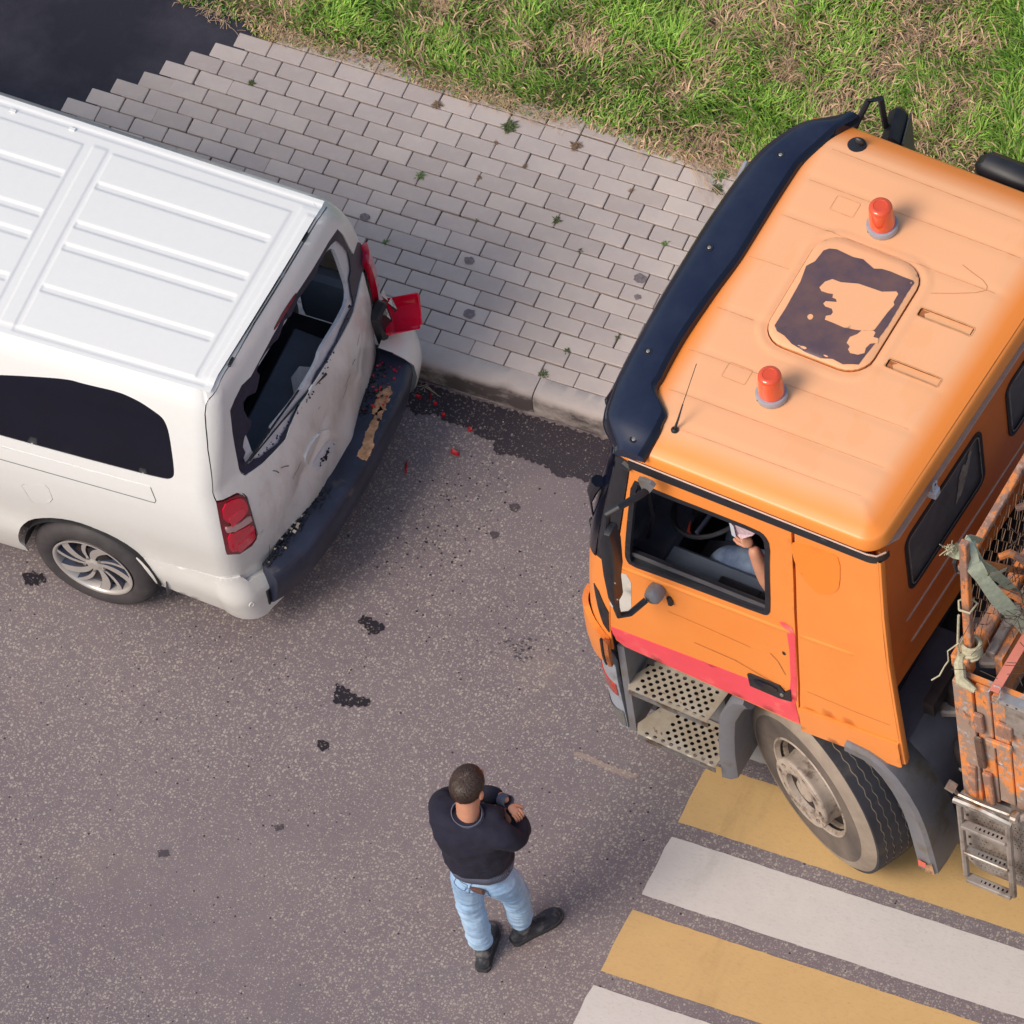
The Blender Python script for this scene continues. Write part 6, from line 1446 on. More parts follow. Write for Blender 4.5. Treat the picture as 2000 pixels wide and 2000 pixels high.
# raised hatch lid
def lid_fn(u, v):
    x, y, z = t_roof(u, v); d = rr_dist(u, v, -.50, .055, .873, 1.570, .125); return (x, y, z+.012+.012*smst(d, 0, .03))
lid = patch('roof_hatch', rrect(-.499, .054, .874, 1.569, .124, 6), lid_fn, 'orange_roof', truck, (), .02, .02, 0, .045, TCN, attr=('fade', lambda a, b: .9, .5))
ringo = rrect(-.510, .065, .863, 1.580, .135, 6)
patch('hatch_seal', rrect(-.51, .07, .86, 1.585, .13, 6), lambda u, v: (lambda q: (q[0], q[1], q[2]-.02))(t_roof(u, v)), 'groove_line', rf, (), .05, .05, 0, 0, TCN)
patch('bare_undercoat', DD('h_dark'), lid_fn, 'hatch_dark', lid, [], .02, .02, .0012, 0, TCN)
fd = ('fade', lambda a, b: .95, .9)
patch('remaining_paint', DD('h_light'), lid_fn, 'orange_roof', lid, (), .02, .02, .0030, .0015, TCN, attr=fd)
patch('remaining_paint', DD('h_light2'), lid_fn, 'orange_roof', lid, (), .02, .02, .0030, .0015, TCN, attr=fd)
patch('remaining_paint', DD('h_dot'), lid_fn, 'orange_roof', lid, (), .02, .02, .0030, .0015, TCN, attr=fd)
for i, v0 in enumerate((1.342, 1.009)):
    MB().box(tuple(t_roof(.2475, v0)[:2])+(3.107,), (.275, .056, .004)).build('slot_floor', 'orange_faded', rf)
    m = MB(); a = t_roof(.135, v0); m.add([(a[0]-.018, a[1]-.022, 3.1105), (a[0]+.022, a[1]-.022, 3.1105), (a[0]+.004, a[1]+.004, 3.1105), (a[0]+.025, a[1]+.022, 3.1105), (a[0]-.018, a[1]+.022, 3.1105)], [(0, 1, 2, 3, 4)]); m.build('rust_corner', 'brown_scr', rf)
    patch('slot_rim', resamp(rrect(.108, .387, v0-.031, v0+.031, .008, 1), .03, .03), t_roof, 'groove_line', rf, [rrect(.1135, .3815, v0-.0255, v0+.0255, .006, 1)], .03, .02, .001, 0, TCN)
rb_ = [tuple(q) for q in D['ribs']]
for i in range(0, len(rb_), 2):
    a, b = rb_[i], rb_[i+1]
    ribbon('seam_line', ll((a[0]+.02, a[1]-.012), (b[0]-.01, b[1]-.012), 12), .0024, roof_fn, 'groove_line', rf, .0022, TCN)
ribbon('scratch', [tuple(q) for q in D['scratch']], .0022, roof_fn, 'brown_scr', rf, .002, TCN)
for (cu, cv) in ((-.47, 1.76), (-.50, .66)):
    rr0 = rrect(cu-.07, cu+.06, cv-.06, cv+.035, .01, 2); patch('old_bracket_mark', rr0, roof_fn, 'groove_line', rf, [shr(rr0, .0025)], .03, .03, .0015, 0, TCN)
# beacons
def beacon(u, v, lb):
    b = t_roofz(u, v)+.002; g = thing('beacon', lb, 'beacon', t_loc(u, v, b), T_YAW, 'warning beacons on the cab roof', local=True)
    MB().lathe([(.0, 0), (.078, 0), (.080, .006), (.080, .030), (.077, .036), (.068, .038), (.0, .04)], n=36).build('base_ring', 'alu_grey', g, True, 30)
    MB().lathe([(.066, .036), (.067, .045), (.066, .07), (.060, .165), (.057, .178), (.050, .187), (.035, .189), (.033, .186), (.0, .185)], n=36).build('dome', 'beacon', g, True, 50)
    MB().box((-.045, -.0655, .018), (.010, .004, .010), None, .002).build('screw', 'black_plastic', g)
    return g
MAT['alu_grey'] = simple('grey_painted_metal', (.36, .36, .42), .45, .1, .1, 20)
beacon(-.29, .602, 'orange red rotating beacon on the cab roof between hatch and near door')
beacon(-.25, 1.712, 'orange red rotating beacon on the cab roof beyond the hatch, nearer the lawn')
# antenna and the black mount on the far side
a = t_roof(*D['ant'][0]); a = Vector((a[0], a[1], a[2]))
an = MB(); an.lathe([(0, 0), (.020, 0), (.019, .008), (.010, .016)], a, n=14); an.tube([a+Vector((0, 0, .01)), a+Vector((.008, .03, .06)), a+Vector((.010, .085, .12))], [.007, .0055, .0035], 8); an.tube([a+Vector((.010, .085, .12)), a+Vector((.03, .22, .30))], .0018, 6)
an.build('antenna', 'black_plastic', truck, True, 50)
a = t_roof(*D['ant'][1]); m = MB(); m.lathe([(0, .012), (.045, .008), (.05, 0)], (a[0], a[1], a[2]), n=18); m.box((a[0]+.012, a[1]+.008, a[2]+.03), (.045, .02, .05), None, .012); m.build('aerial_foot', 'black_plastic', truck, True, 50)
# far roof box (dark) at the right frame edge and far mirror
m = MB(); m.box((.13, 2.42, 2.84), (.46, .16, .15), None, .05); m.build('intake_box', 'black_plastic', truck, True, 60)
MB().box((.02, 2.40, 2.55), (.5, .12, .3), None, .03).build('air_duct', 'black_plastic', truck, True)
MB().tube([(-.80, 2.27, 2.70), (-.80, 2.42, 2.72), (-.76, 2.52, 2.86), (-.71, 2.56, 2.86), (-.70, 2.56, 2.62)], .017, 8).build('mirror_arm', 'black_plastic', truck, True)
fm = MB().box((-.66, 2.58, 2.42), (.10, .26, .46), Matrix.Rotation(.25, 3, 'Z'), .04).build('mirror', 'black_plastic', truck, True)
MB().box((-.60, 2.595, 2.44), (.008, .20, .36), Matrix.Rotation(.25, 3, 'Z'), .003).build('mirror_glass', 'glass_rear', fm)
# sun visor
VI = [tuple(q) for q in D['vis_in']]
ctrl_v = [.05, .20, .45, .70, 1.0, 1.3, 1.6, 1.85, 2.05, 2.28]
inn_u = [-.715, -.70, -.83, -.845, -.83, -.805, -.805, -.80, -.75, -.68]
out_u = [-.87, -1.01, -1.05, -1.065, -1.075, -1.075, -1.065, -1.04, -.97, -.76]
m = MB(); vs = []; N = 90
for i in range(N+1):
    v = .035+(2.285-.035)*i/N; ui = ci(v, ctrl_v, inn_u); uo = ci(v, ctrl_v, out_u)
    if .22 < v < .45: ui = -.705-.13*smst(v, .27, .42)
    e = min(1, min(v-.035, 2.285-v)/.12); zt = 3.128-.0+.0*e
    zr = t_roofz(max(ui, -.99), min(max(v, .06), 2.24))
    zt = 3.142-.045*(1-smst(min(v-.035, 2.285-v), 0, .16)); lp = .075+.125*smst(min(v-.035, 2.285-v), .02, .2)
    vs += [(ui+.016, v, zt-.045), (ui+.004, v, zt-.010), (ui-.022, v, zt), (ui*.72+uo*.28, v, zt+.004), (ui*.35+uo*.65, v, zt-.004), (ui*.1+uo*.9, v, zt-.030), (uo, v, zt-.065), (uo-.012, v, zt-.04-lp*.5), (uo-.010, v, zt-lp), (uo+.01, v, zt-lp-.002)]
k = 10
m.add(vs, [(i*k+j, (i+1)*k+j, (i+1)*k+j+1, i*k+j+1) for i in range(N) for j in range(k-1)]+[tuple(range(k)), tuple(N*k+j for j in range(k-1, -1, -1))])
vis = m.build('sun_visor', 'visor', truck, True, 50); vis.data.materials.append(MAT['black_gloss'])
for fi, pf in enumerate(vis.data.polygons):
    if fi < N*(k-1) and fi % (k-1) in (0, 1, 5, 6, 7, 8): pf.material_index = 1  # lip and inner edge blackened: shading of the same acrylic put in colour
for (u, v) in ((-.79, .10), (-.955, .57), (-.965, 1.24), (-.90, 1.88)):
    zt = 3.142-.045*(1-smst(min(v-.035, 2.285-v), 0, .16))
    s_ = MB().lathe([(0, .006), (.008, .005), (.010, .003)], (u, v, zt), n=14); s_.build('screw', 'steel', vis, True)
    MB().lathe([(.013, .003), (.019, .004), (.021, .0)], (u, v, zt), n=16).build('washer', 'black_plastic', vis, True)
MB().box((-1.085, 1.78, 2.98), (.03, .18, .04), Matrix.Rotation(.1, 3, 'Z'), .01).build('marker_light', 'alu_grey', vis)
MB().box((-1.055, .40, 2.98), (.03, .20, .05), Matrix.Rotation(-.06, 3, 'Z'), .012).build('marker_light', 'black_gloss', vis)
# near mirror and its arms
ma = MB().tube([(-.665, -.04, 2.93), (-.68, -.10, 2.95), (-.73, -.20, 2.965), (-.775, -.235, 2.93), (-.785, -.24, 2.84), (-.785, -.24, 2.74)], .019, 10); mao = ma.build('mirror_arm', 'black_plastic', truck, True)
m = MB(); m.prism([(-.040, .050), (-.01, .062), (.030, .060), (.052, .040), (.018, -.035), (-.018, -.040)], -.002, .022, lambda a, b, d: (-.665+a, -.02-d, 2.955+b)); m.build('arm_bracket', 'grey_plastic', mao)
mb_ = [(-.805, 2.70), (-.79, 2.79), (-.755, 2.855), (-.715, 2.86), (-.700, 2.74), (-.715, 2.50), (-.745, 2.36), (-.75, 2.20), (-.775, 2.18), (-.80, 2.24), (-.81, 2.45)]
m = MB(); n = len(mb_); secs = []
for d, k in ((-.055, .72), (-.050, .92), (-.03, 1.0), (.02, 1.0), (.032, .93)):
    cx_, cz_ = -.76, 2.53
    secs += [(cx_-.01+(a-cx_)*k*.78, -.255+d, cz_+(b-cz_)*(1-(1-k)*.4)) for a, b in mb_]
m.add(secs, [(i*n+j, (i+1)*n+j, (i+1)*n+(j+1) % n, i*n+(j+1) % n) for i in range(4) for j in range(n)]+[tuple(range(n)), tuple(4*n+j for j in range(n-1, -1, -1))])
mr = m.build('mirror', 'grey_dark' if 'grey_dark' in MAT else 'black_plastic', truck, True, 40)
for zz in (2.68, 2.42, 2.27): MB().box((-.745, -.305, zz), (.008, .003, .008)).build('screw', 'alu_grey', mr)
m = MB().tube([(-.795, -.24, 2.26), (-.805, -.24, 2.06), (-.80, -.235, 1.99), (-.765, -.19, 1.965), (-.72, -.10, 1.99)], .017, 10); lo_arm = m.build('mirror_arm', 'black_plastic', truck, True)
X = lambda q: Vector((-.70, -.02, 1.985))+Vector(q)
MB(X).lathe([(0, -.075), (.026, -.072), (.042, -.060), (.048, -.035), (.048, -.005), (.044, .01)], axis='y', n=24).build('arm_socket', 'grey_plastic', lo_arm, True, 45)
MB().tube([(-.64, -.02, 1.95), (-.63, -.02, 1.90)], [.012, .016], 6).build('cable_end', 'black_plastic', lo_arm)
MB().box((-1.16, .19, 1.99), (.05, .05, .10), None, .015).build('wiper_base', 'black_plastic', truck, True)
MB().tube([(-1.05, .12, 2.55), (-1.09, .12, 2.45), (-1.12, .13, 2.30), (-1.12, .13, 2.18)], [.035, .03, .006, .005], 8).build('front_view_mirror', 'black_gloss', truck, True)
# broken corner flap and bumper
m = MB()
cfp = patch('broken_corner_flap', [(.03, 1.30), (.20, 1.36), (.5, 1.42), (.95, 1.34), (1, 1.22), (.9, 1.04), (.6, .98), (.25, 1.0), (.05, 1.08)], lambda a, z: (lambda q: (q[0]-.03*math.sin(a*1.4), q[1]-.02, q[2]))(t_corner(a, z)), 'orange', truck, (), .15, .06, .012, .03, TCN)
patch('torn_edge', [(.0, 1.30), (.07, 1.33), (.09, 1.02), (.02, 1.04)], lambda a, z: (lambda q: (q[0], q[1]-.03, q[2]))(t_corner(a, z)), 'brown_scr', cfp, (), .1, .06, .014, .02, TCN)
patch('torn_edge', [(.09, 1.31), (.13, 1.32), (.14, 1.03), (.11, 1.03)], lambda a, z: (lambda q: (q[0], q[1]-.03, q[2]))(t_corner(a, z)), 'black_plastic', cfp, (), .1, .06, .016, .02, TCN)
patch('black_gap_cover', [(.02, 1.36), (.02, 1.56), (.22, 1.70), (.34, 1.72), (.12, 1.42)], t_corner, 'black_plastic', truck, (), .1, .06, .006, .01, TCN)
def bcorner(a, z):
    th = a*math.pi/2; R_ = .30-.10*smst(z, .55, .32)
    return (-1.02-.01-R_*math.sin(th)*.66-.02*smst(z, .4, .9), .02+R_*(1-math.cos(th))+.0, z)
bpn = [(0, .98), (.1, 1.05), (.5, 1.10), (1, 1.08), (1, .36), (.5, .34), (0, .40), (0, .60), (0, .75)]
bm_ = patch('bumper', bpn, bcorner, 'light_grey_bumper', truck, (), .10, .05, 0, .03, (-.6, 1.15, .7))
patch('bumper_front', [(.30, .36), (.30, 1.08), (2.0, 1.08), (2.0, .36)], lambda v, z: (-1.235-.12*(1-((v-1.15)/.9)**2), v, z), 'light_grey_bumper', bm_, (), .1, .1, 0, .02, (0, 1.15, .7))
patch('orange_reflector', [(.05, .80), (.62, .84), (.62, .76), (.30, .72), (.05, .70)], bcorner, 'reflector', bm_, (), .06, .03, .006, .008, (-.6, 1.15, .7))
MAT['net'] = simple('grey_grip_plastic', (.17, .16, .16), .8, 0, .4, 160, bump=1., bs=160)
patch('grip_insert', [(.02, .42), (.5, .40), (.9, .40), (.9, .50), (.5, .52), (.02, .56)], bcorner, 'net', bm_, (), .08, .04, .004, 0, (-.6, 1.15, .7))
MB().box((-.80, .26, .80), (.50, .10, .95)).build('step_well', 'grey_plastic', truck)
MB().box((-1.00, .16, .80), (.04, .28, .8)).build('step_well_front', 'grey_plastic', truck)
# perforated steps
def step(name, z, u0, u1, v0, v1, dz, lab):
    out = [(u0+.03, v0), (u1, v0+.005), (u1+.02, v1), (u0+.08, v1), (u0, v0+.06)]
    holes = []
    j = 0; v = v0+.028
    while v < v1-.015:
        u = u0+.07+(.023 if j % 2 else 0)
        while u < u1-.02:
            if not (name == 'step2' and u < u0+.16 and v > v0+.03): holes.append([(u+.0115*math.cos(t), v+.0115*math.sin(t)) for t in np.linspace(0, 2*math.pi, 11)[:-1]])
            u += .046
        v += .027; j += 1
    fn = lambda u, v: (u, v, z-dz*(u-u0))
    s_ = patch('step', out, fn, 'step', truck, holes, .03, .03, 0, .006, (0, 0, -5))
    MB().box(((u0+u1)/2, (v0+v1)/2+.02, z-.05), (u1-u0-.06, v1-v0-.06, .004)).build('step_underside', 'dark_under', s_)
    MB().box(((u0+u1)/2+.02, v0+.003, z-.018-dz*(u1-u0)/2), (u1-u0-.02, .006, .034), Matrix.Rotation(dz, 3, 'Y')).build('step_lip', 'steel', s_)
step('step1', .86, -1.0, -.53, -.015, .20, .05, ''); step('step2', .50, -.965, -.50, -.045, .20, .07, '')
# front mudguard piece
def mg(name, path, w, v0, v1, mat, lip=.05):
    m = MB(); n = len(path); vs = []
    for i, (u, z) in enumerate(path):
        d = Vector((path[min(i+1, n-1)][0]-path[max(i-1, 0)][0], path[min(i+1, n-1)][1]-path[max(i-1, 0)][1])).normalized(); nx, nz = -d.y, d.x
        vs += [(u+nx*(-.012), v0+.03, z+nz*(-.012)), (u-nx*.0, v0, z), (u+nx*lip*.6, v0+.006, z+nz*lip*.6), (u+nx*lip, v0+.03, z+nz*lip), (u+nx*lip, v1, z+nz*lip), (u, v1, z)]
    k = 6
    m.add(vs, [(i*k+j, (i+1)*k+j, (i+1)*k+(j+1) % k, i*k+(j+1) % k) for i in range(n-1) for j in range(k)]+[tuple(range(k)), tuple((n-1)*k+j for j in range(k-1, -1, -1))])
    return m.build(name, mat, truck, True, 40)
mg('mudguard', [(-.30, 1.15), (-.36, 1.12), (-.40, 1.05), (-.455, .90), (-.475, .72), (-.485, .55), (-.485, .33)], .1, .0, .30, 'grey_plastic', .075)
# rear mudguard: wide blade swept down behind the wheel
m = MB(); pth = [(.30, 1.24), (.42, 1.22), (.50, 1.17), (.565, 1.09), (.625, .97), (.67, .84), (.70, .70), (.72, .55), (.735, .42), (.745, .30)]; vs = []; n = len(pth)
for i, (u, z) in enumerate(pth):
    d = Vector((pth[min(i+1, n-1)][0]-pth[max(i-1, 0)][0], pth[min(i+1, n-1)][1]-pth[max(i-1, 0)][1])).normalized(); nx, nz = -d.y, d.x
    wv = .115+.02*i/n
    vs += [(u-nx*wv*.75, -.03, z-nz*wv*.75), (u-nx*.01, -.045, z-nz*.01), (u+nx*.012, -.03, z+nz*.012), (u+nx*.02, .05, z+nz*.02), (u+nx*.02, .62, z+nz*.02), (u, .62, z), (u-nx*.01, .02, z-nz*.01), (u-nx*wv*.75, -.015, z-nz*wv*.75)]
k = 8
m.add(vs, [(i*k+j, (i+1)*k+j, (i+1)*k+(j+1) % k, i*k+(j+1) % k) for i in range(n-1) for j in range(k)]+[tuple(range(k)), tuple((n-1)*k+j for j in range(k-1, -1, -1))])
rmg = m.build('mudguard', 'grey_plastic', truck, True, 40)
MB().prism([(.655, .335), (.70, .335), (.70, .385), (.655, .39)], 0, .004, lambda a, b, d: (a, -.048-d*.2, b)).build('orange_mark', 'beacon', rmg)
MB().prism([(.69, .30), (.745, .30), (.735, .40), (.70, .37)], 0, .004, lambda a, b, d: (a, -.0475-d*.2, b)).build('mud_crust', 'tan_mud' if 'tan_mud' in MAT else 'scuff', rmg)
# inner splash shield (black, big) behind the cab
m = MB(); vs = []
pt2 = [(.45, 1.36), (.62, 1.36), (.74, 1.20), (.82, .98), (.86, .75), (.87, .5), (.86, .35)]
for u, z in pt2: vs += [(u, .05, z), (u, .70, z+.02)]
m.add(vs, [(2*i, 2*i+1, 2*i+3, 2*i+2) for i in range(len(pt2)-1)]); m.build('splash_shield', 'shield', truck, True)
# chassis, machinery between cab and body
ch = MB(); ch.box((1.6, .75, .95), (5.2, .09, .28)); ch.box((1.6, 1.55, .95), (5.2, .09, .28)); ch.box((.75, 1.15, .92), (.5, .9, .2)); cho = ch.build('chassis_frame', 'dark_under', truck)
MB().box((-.2, 1.15, .95), (1.6, 1.1, .7)).build('engine_block', 'dark_under', truck)
for (u, v, z, r0, h) in ((.72, .42, 1.12, .085, .36), (.80, .80, 1.18, .07, .30), (.70, 1.25, 1.2, .09, .28), (.82, .25, .98, .06, .2)):
    MB().lathe([(0, h), (r0*.85, h), (r0, h-.03), (r0, .03), (r0*.85, 0), (0, 0)], (u, v, z), n=20).build('air_tank', 'dark_under', cho, True, 40)
    MB().lathe([(r0*.98, 0), (r0*1.12, .006), (r0*1.12, .018), (r0*.98, .024)], (u, v, z+.02), n=20).build('flange', 'tank', cho, True, 40)
r = random.Random(5)
for i in range(9):
    u = r.uniform(.58, .90); v = r.uniform(.2, 1.8); z = r.uniform(1.0, 1.5)
    tube('hose', [(u, v, z), (u+r.uniform(-.1, .1), v+.12, z+r.uniform(-.1, .2)), (u+r.uniform(-.1, .1), v+.3, z+r.uniform(-.2, .1))], r.uniform(.008, .02), 'rubber', cho, 6)
for u, v, z in ((.70, .33, 1.30), (.80, .58, 1.46), (.66, .72, 1.50), (.74, .98, 1.52)): MB().box((u, v, z), (.09, .07, .05), Matrix.Rotation(.4, 3, 'Z'), .01).build('bracket', 'tank', cho)
MB().box((.66, .95, 1.46), (.06, 1.5, .10)).build('cross_beam', 'dark_under', cho)
# dump body -----------------------------------------------------
VB0, VB1 = -.045, 2.36
body = MB(); body.box((3.1, 1.15, 1.28), (4.2, 2.30, .10)); bo_ = body.build('body_floor', 'wood', truck)
# front corner stake and side board in planks
pl = [(.965, 1.075, 'plank'), (1.079, 1.165, 'plank'), (1.169, 1.255, 'plank'), (1.259, 1.345, 'plank'), (1.349, 1.47, 'plank')]
sb = MB().box((3.15, .012, 1.80), (4.36, .03, 1.0)).build('side_board', 'worn_board', truck)
zt_ = lambda u: 2.35-.02*(u-.96); 
for i, (a, b, nm) in enumerate(pl):
    top = (2.30, 2.30, 2.27, 2.26, 2.26)[i]; bt = (1.24, 1.27, 1.30, 1.29, 1.30)[i]
    m = MB(); m.box(((a+b)/2, -.022-(.012 if i == 0 else .0), (top+bt)/2), (b-a-.004, .030, top-bt), Matrix.Rotation(random.uniform(-.006, .006), 3, 'Y'), .004); m.build('plank', 'worn_board', sb)
u = 1.475
while u < 5.2: MB().box((u+.06, -.022, 1.78), (.117, .03, .96), None, .003).build('plank', 'worn_board', sb); u += .121
MB().box((1.36, -.046, 2.14), (.22, .008, .26)).build('grey_sheet', 'tank', sb)
sv = MB().box((3.1, -.03, 2.285), (3.75, .05, .03)).build('silver_strip', 'silver', sb)
for i in range(14): MB().box((1.27+.05*i, -.0565, 2.285), (.010, .002, .010)).build('hole', 'black_gloss', sv)
for (u, z, w, h, mt) in ((1.10, 2.0, .05, .16, 'worn_rail'), (1.09, 1.72, .045, .26, 'wood'), (1.03, 1.42, .05, .30, 'worn_rail'), (1.12, 1.40, .05, .28, 'worn_rail'), (1.24, 2.02, .09, .12, 'worn_rail'), (1.20, 1.86, .14, .05, 'worn_board')):
    MB().box((u, -.052, z), (w, .025, h), Matrix.Rotation(random.uniform(-.05, .05), 3, 'Y'), .006).build('fitting', mt, sb)
for (u, z, w, h) in ((1.36, 1.64, .035, .022), (1.44, 1.52, .16, .045), (1.30, 1.50, .03, .012), (1.19, 1.66, .02, .008), (1.46, 1.98, .06, .05)):
    MB().box((u, -.0385, z), (w, .003, h), Matrix.Rotation(.15, 3, 'Y')).build('white_paint_mark', 'white_flat', sb)
ft = MB(); ft.box((1.35, .02, 1.27), (.24, .06, .10)); ft.box((1.26, -.01, 1.24), (.09, .03, .16)); ft.build('body_bracket', 'tank', sb)
# front wall: rails, post, wire mesh
fw = MB(); 
post = MB().box((1.005, .10, 2.78), (.042, .042, 1.12), Matrix.Rotation(-.02, 3, 'X') @ Matrix.Rotation(.02, 3, 'Y'), .004).build('corner_post', 'worn_rail', truck)
zz = (3.12, 2.36, 2.25, 2.12)
tr_ = MB().box((.985, 1.28, 3.08), (.040, 2.34, .036), None, .004).build('front_rail', 'worn_rail', truck)
MB().box((1.0, 1.30, 2.33), (.07, 2.30, .09), None, .006).build('front_rail', 'worn_rail', truck)
MB().box((1.075, 1.30, 2.31), (.05, 2.30, .06), None, .006).build('front_rail', 'tank', truck)
MB().box((1.12, 1.30, 2.10), (.04, 2.30, .42)).build('front_board', 'worn_rail', truck)
MB().box((1.05, .42, 2.70), (.03, .03, .75), Matrix.Rotation(.55, 3, 'X'), .003).build('brace', 'worn_rail', truck)
MB().box((.97, .10, 2.33), (.10, .14, .10), None, .01).build('post_shoe', 'worn_rail', truck)
wm = MB()
for k in range(34):
    for sgn in (1, -1):
        pts_ = []
        v = .12+k*.07 if sgn > 0 else .12+k*.07
        for j in range(13):
            z = 2.38+.058*j; vv = v+sgn*(.035 if j % 2 else 0)
            pts_.append((1.0+.004*sgn+random.uniform(-.004, .004), vv, z))
        wm.tube(pts_, .0022, 3, False)
tag(wm.build('wire_mesh', 'mesh_wire', truck), kind='stuff')
MB().box((1.20, .75, 2.33), (.05, 1.6, .012), Matrix.Rotation(-.03, 3, 'X')).build('salmon_bar', 'pink_bar', truck)
hk = MB().tube([(1.19, -.02, 2.36), (1.17, -.055, 2.34), (1.18, -.07, 2.28), (1.20, -.055, 2.26), (1.21, -.07, 2.28), (1.235, -.06, 2.34), (1.22, -.02, 2.36), (1.19, -.02, 2.36)], .004, 6, False).build('hook', 'silver', truck, True)
# load: broom heap
r = random.Random(9); bm = MB()
for i in range(900):
    c = Vector((1.22+r.gauss(0, .10), .75+r.gauss(0, .28), 2.62+r.gauss(0, .06))); d = Vector((r.gauss(0, 1), r.gauss(0, 1), r.gauss(0, .5))).normalized()*r.uniform(.03, .07); q = Vector((d.y, -d.x, 0)).normalized()*.002
    bm.add([c-d-q, c-d+q, c+d+q, c+d-q], [(0, 1, 2, 3)])
MAT['twig'] = simple('brown_twigs', (.085, .055, .045), .8, 0, .5, 60)
brush = tag(bm.build('brushwood', 'twig'), 'tangle of dark brown brush bristles loaded behind the wire mesh', 'brushwood', kind='stuff')
brush.location = T_O; brush.rotation_euler = (0, 0, T_YAW)
for i, (v, z, dz) in enumerate(((.42, 2.75, .0), (.62, 2.90, .02), (.30, 2.60, -.01))):
    b_ = MB().tube([(1.02, v, z+.03), (1.06, v+.03, z+.05), (1.14, v+.04, z+.02), (1.26, v+.02, z-.05)], [.018, .022, .022, .02], 8).build('tool_handle', 'worn_rail'); b_.location = T_O; b_.rotation_euler = (0, 0, T_YAW)
    tag(b_, ('pale bent tool handle end poking through the wire mesh in the middle', 'pale tool handle end nearest the top rail of the mesh', 'pale tool handle end closest to the corner post')[i], 'tool')
# green strap knotted on the post
sp1 = [(.93, .02, 3.22), (.95, .10, 3.19), (.955, .16, 3.10), (.965, .24, 2.98), (1.0, .33, 2.74), (1.05, .42, 2.50), (1.12, .55, 2.24), (1.2, .70, 2.0)]
def band(name, pts_, w, mat, parent, tw=.0, th=.003):
    m = MB(); vs = []; n = len(pts_); P_ = []
    for i in range((n-1)*6+1):
        t = i/6; k = min(int(t), n-2); f = t-k
        P_.append(Vector([ci(t, list(range(n)), [q[c] for q in pts_]) for c in range(3)]))
    N_ = len(P_)
    for i, p in enumerate(P_):
        d = (P_[min(i+1, N_-1)]-P_[max(i-1, 0)]).normalized(); s = d.cross(Vector((.6, -.7, .5)))
        s.normalize(); ww = w*(1+.10*math.sin(i*.45)); nn = d.cross(s)*th
        vs += [p+s*ww/2+nn, p+nn*1.8+s*.0, p-s*ww/2+nn, p-s*ww/2-nn, p+s*ww/2-nn]
    k = 5
    m.add(vs, [(i*k+j, (i+1)*k+j, (i+1)*k+(j+1) % k, i*k+(j+1) % k) for i in range(N_-1) for j in range(k)]); return m.build(name, mat, parent, True, 60)
st = thing('strap', 'frayed green load strap knotted round the corner post of the dump body', 'strap', T_O, T_YAW, local=True)
band('webbing', [tuple(q) for q in D['strapA']], .075, 'strap', st); band('webbing', [tuple(q) for q in D['strapB']], .050, 'strap', st)
band('loop', [tuple(q) for q in D['strapL']], .035, 'strap', st); band('loop', [tuple(q) for q in D['strapC']], .020, 'rope', st)
r = random.Random(1)
m = MB()
for i in range(26):
    p = Vector(D['strapA'][0])+Vector((r.gauss(0, .012), r.gauss(0, .012), r.gauss(0, .02))); m.tube([p, p+Vector((r.uniform(-.03, .01), r.uniform(-.05, .01), r.uniform(-.04, .05)))], .0025, 4)
m.build('frayed_end', 'rope', st)
MB().tube([tuple(q) for q in D['tieC']], .012, 7).build('rubber_tie', 'rubber', st, True)
rp = thing('rope', 'pale rope tied round the foot of the corner post with a loose end', 'rope', T_O, T_YAW, local=True)
m = MB()
for k in range(5): m.tube([(1.005+.045*math.cos(t), .10+.045*math.sin(t), 2.37+.02*k+.01*math.sin(t+k)) for t in np.linspace(0, 6.28, 13)], .011, 6)
m.tube([(.975, .05, 2.40), (.97, .03, 2.34), (1.02, -.05, 2.33), (1.10, -.06, 2.31)], [.02, .03, .03, .015], 8)
m.build('coil', 'rope', rp, True)
MB().tube([(.97, .07, 2.72), (.965, .06, 2.6), (.96, .05, 2.48), (.965, .05, 2.36)], .007, 6).build('strand', 'rope', rp)
MB().tube([(.97, .05, 2.50), (.93, .0, 2.47), (.935, -.01, 2.40), (.915, -.02, 2.35), (.90, -.05, 2.30), (.87, -.08, 2.28)], .004, 6).build('loose_end', 'rope', rp)
MB().tube([(.985, .055, 2.80), (1.04, .06, 2.80), (1.045, .13, 2.79), (.99, .145, 2.80), (.96, .1, 2.80), (.985, .055, 2.80)], .006, 6).build('binding', 'rope', rp)
# fuel tank with perforated guard and ladder
def tk(u, z): 
    e = rr_dist(u, z, .90, 1.9, .50, 1.22, .16); return (u, -.065+.05*(1-min(1, max(0, e/.10)))**2, z)
holes = []
for j in range(17):
    for i in range(17):
        u = 1.035+.022*i+(.011 if j % 2 else 0); z = .62+.032*j
        if abs(z-.88) < .055 and 1.08 < u < 1.28: continue
        if u < 1.50 and len(holes) < 260: holes.append([(u+.0048*math.cos(t), z+.0062*math.sin(t)) for t in np.linspace(0, 2*math.pi, 6)[:-1]])
tkp = patch('tank_guard', rrect(.90, 1.9, .50, 1.22, .15, 6), tk, 'tank', truck, holes, .04, .04, 0, .03, (1.4, 1.0, .8))
MB().box((1.40, .22, .86), (.92, .42, .64), None, .06).build('fuel_tank', 'dark_under', truck, True)
for i in range(7): MB().box((.985, -.068, .66+.07*i), (.010, .004, .016)).build('slot', 'black_gloss', tkp)
ld = thing('ladder', 'dented grey three rung access ladder hanging on the tank of the dump body', 'ladder', T_O, T_YAW, local=True)
Ld = lambda u, z: (u, -.13, z)
MB().tube([Ld(.985, 1.27), Ld(.985, 1.0), Ld(.985, .60)], .017, 8).build('stile', 'tank', ld, True); MB().tube([Ld(1.255, 1.27), Ld(1.25, 1.0), Ld(1.245, .58)], .019, 8).build('stile', 'tank', ld, True)
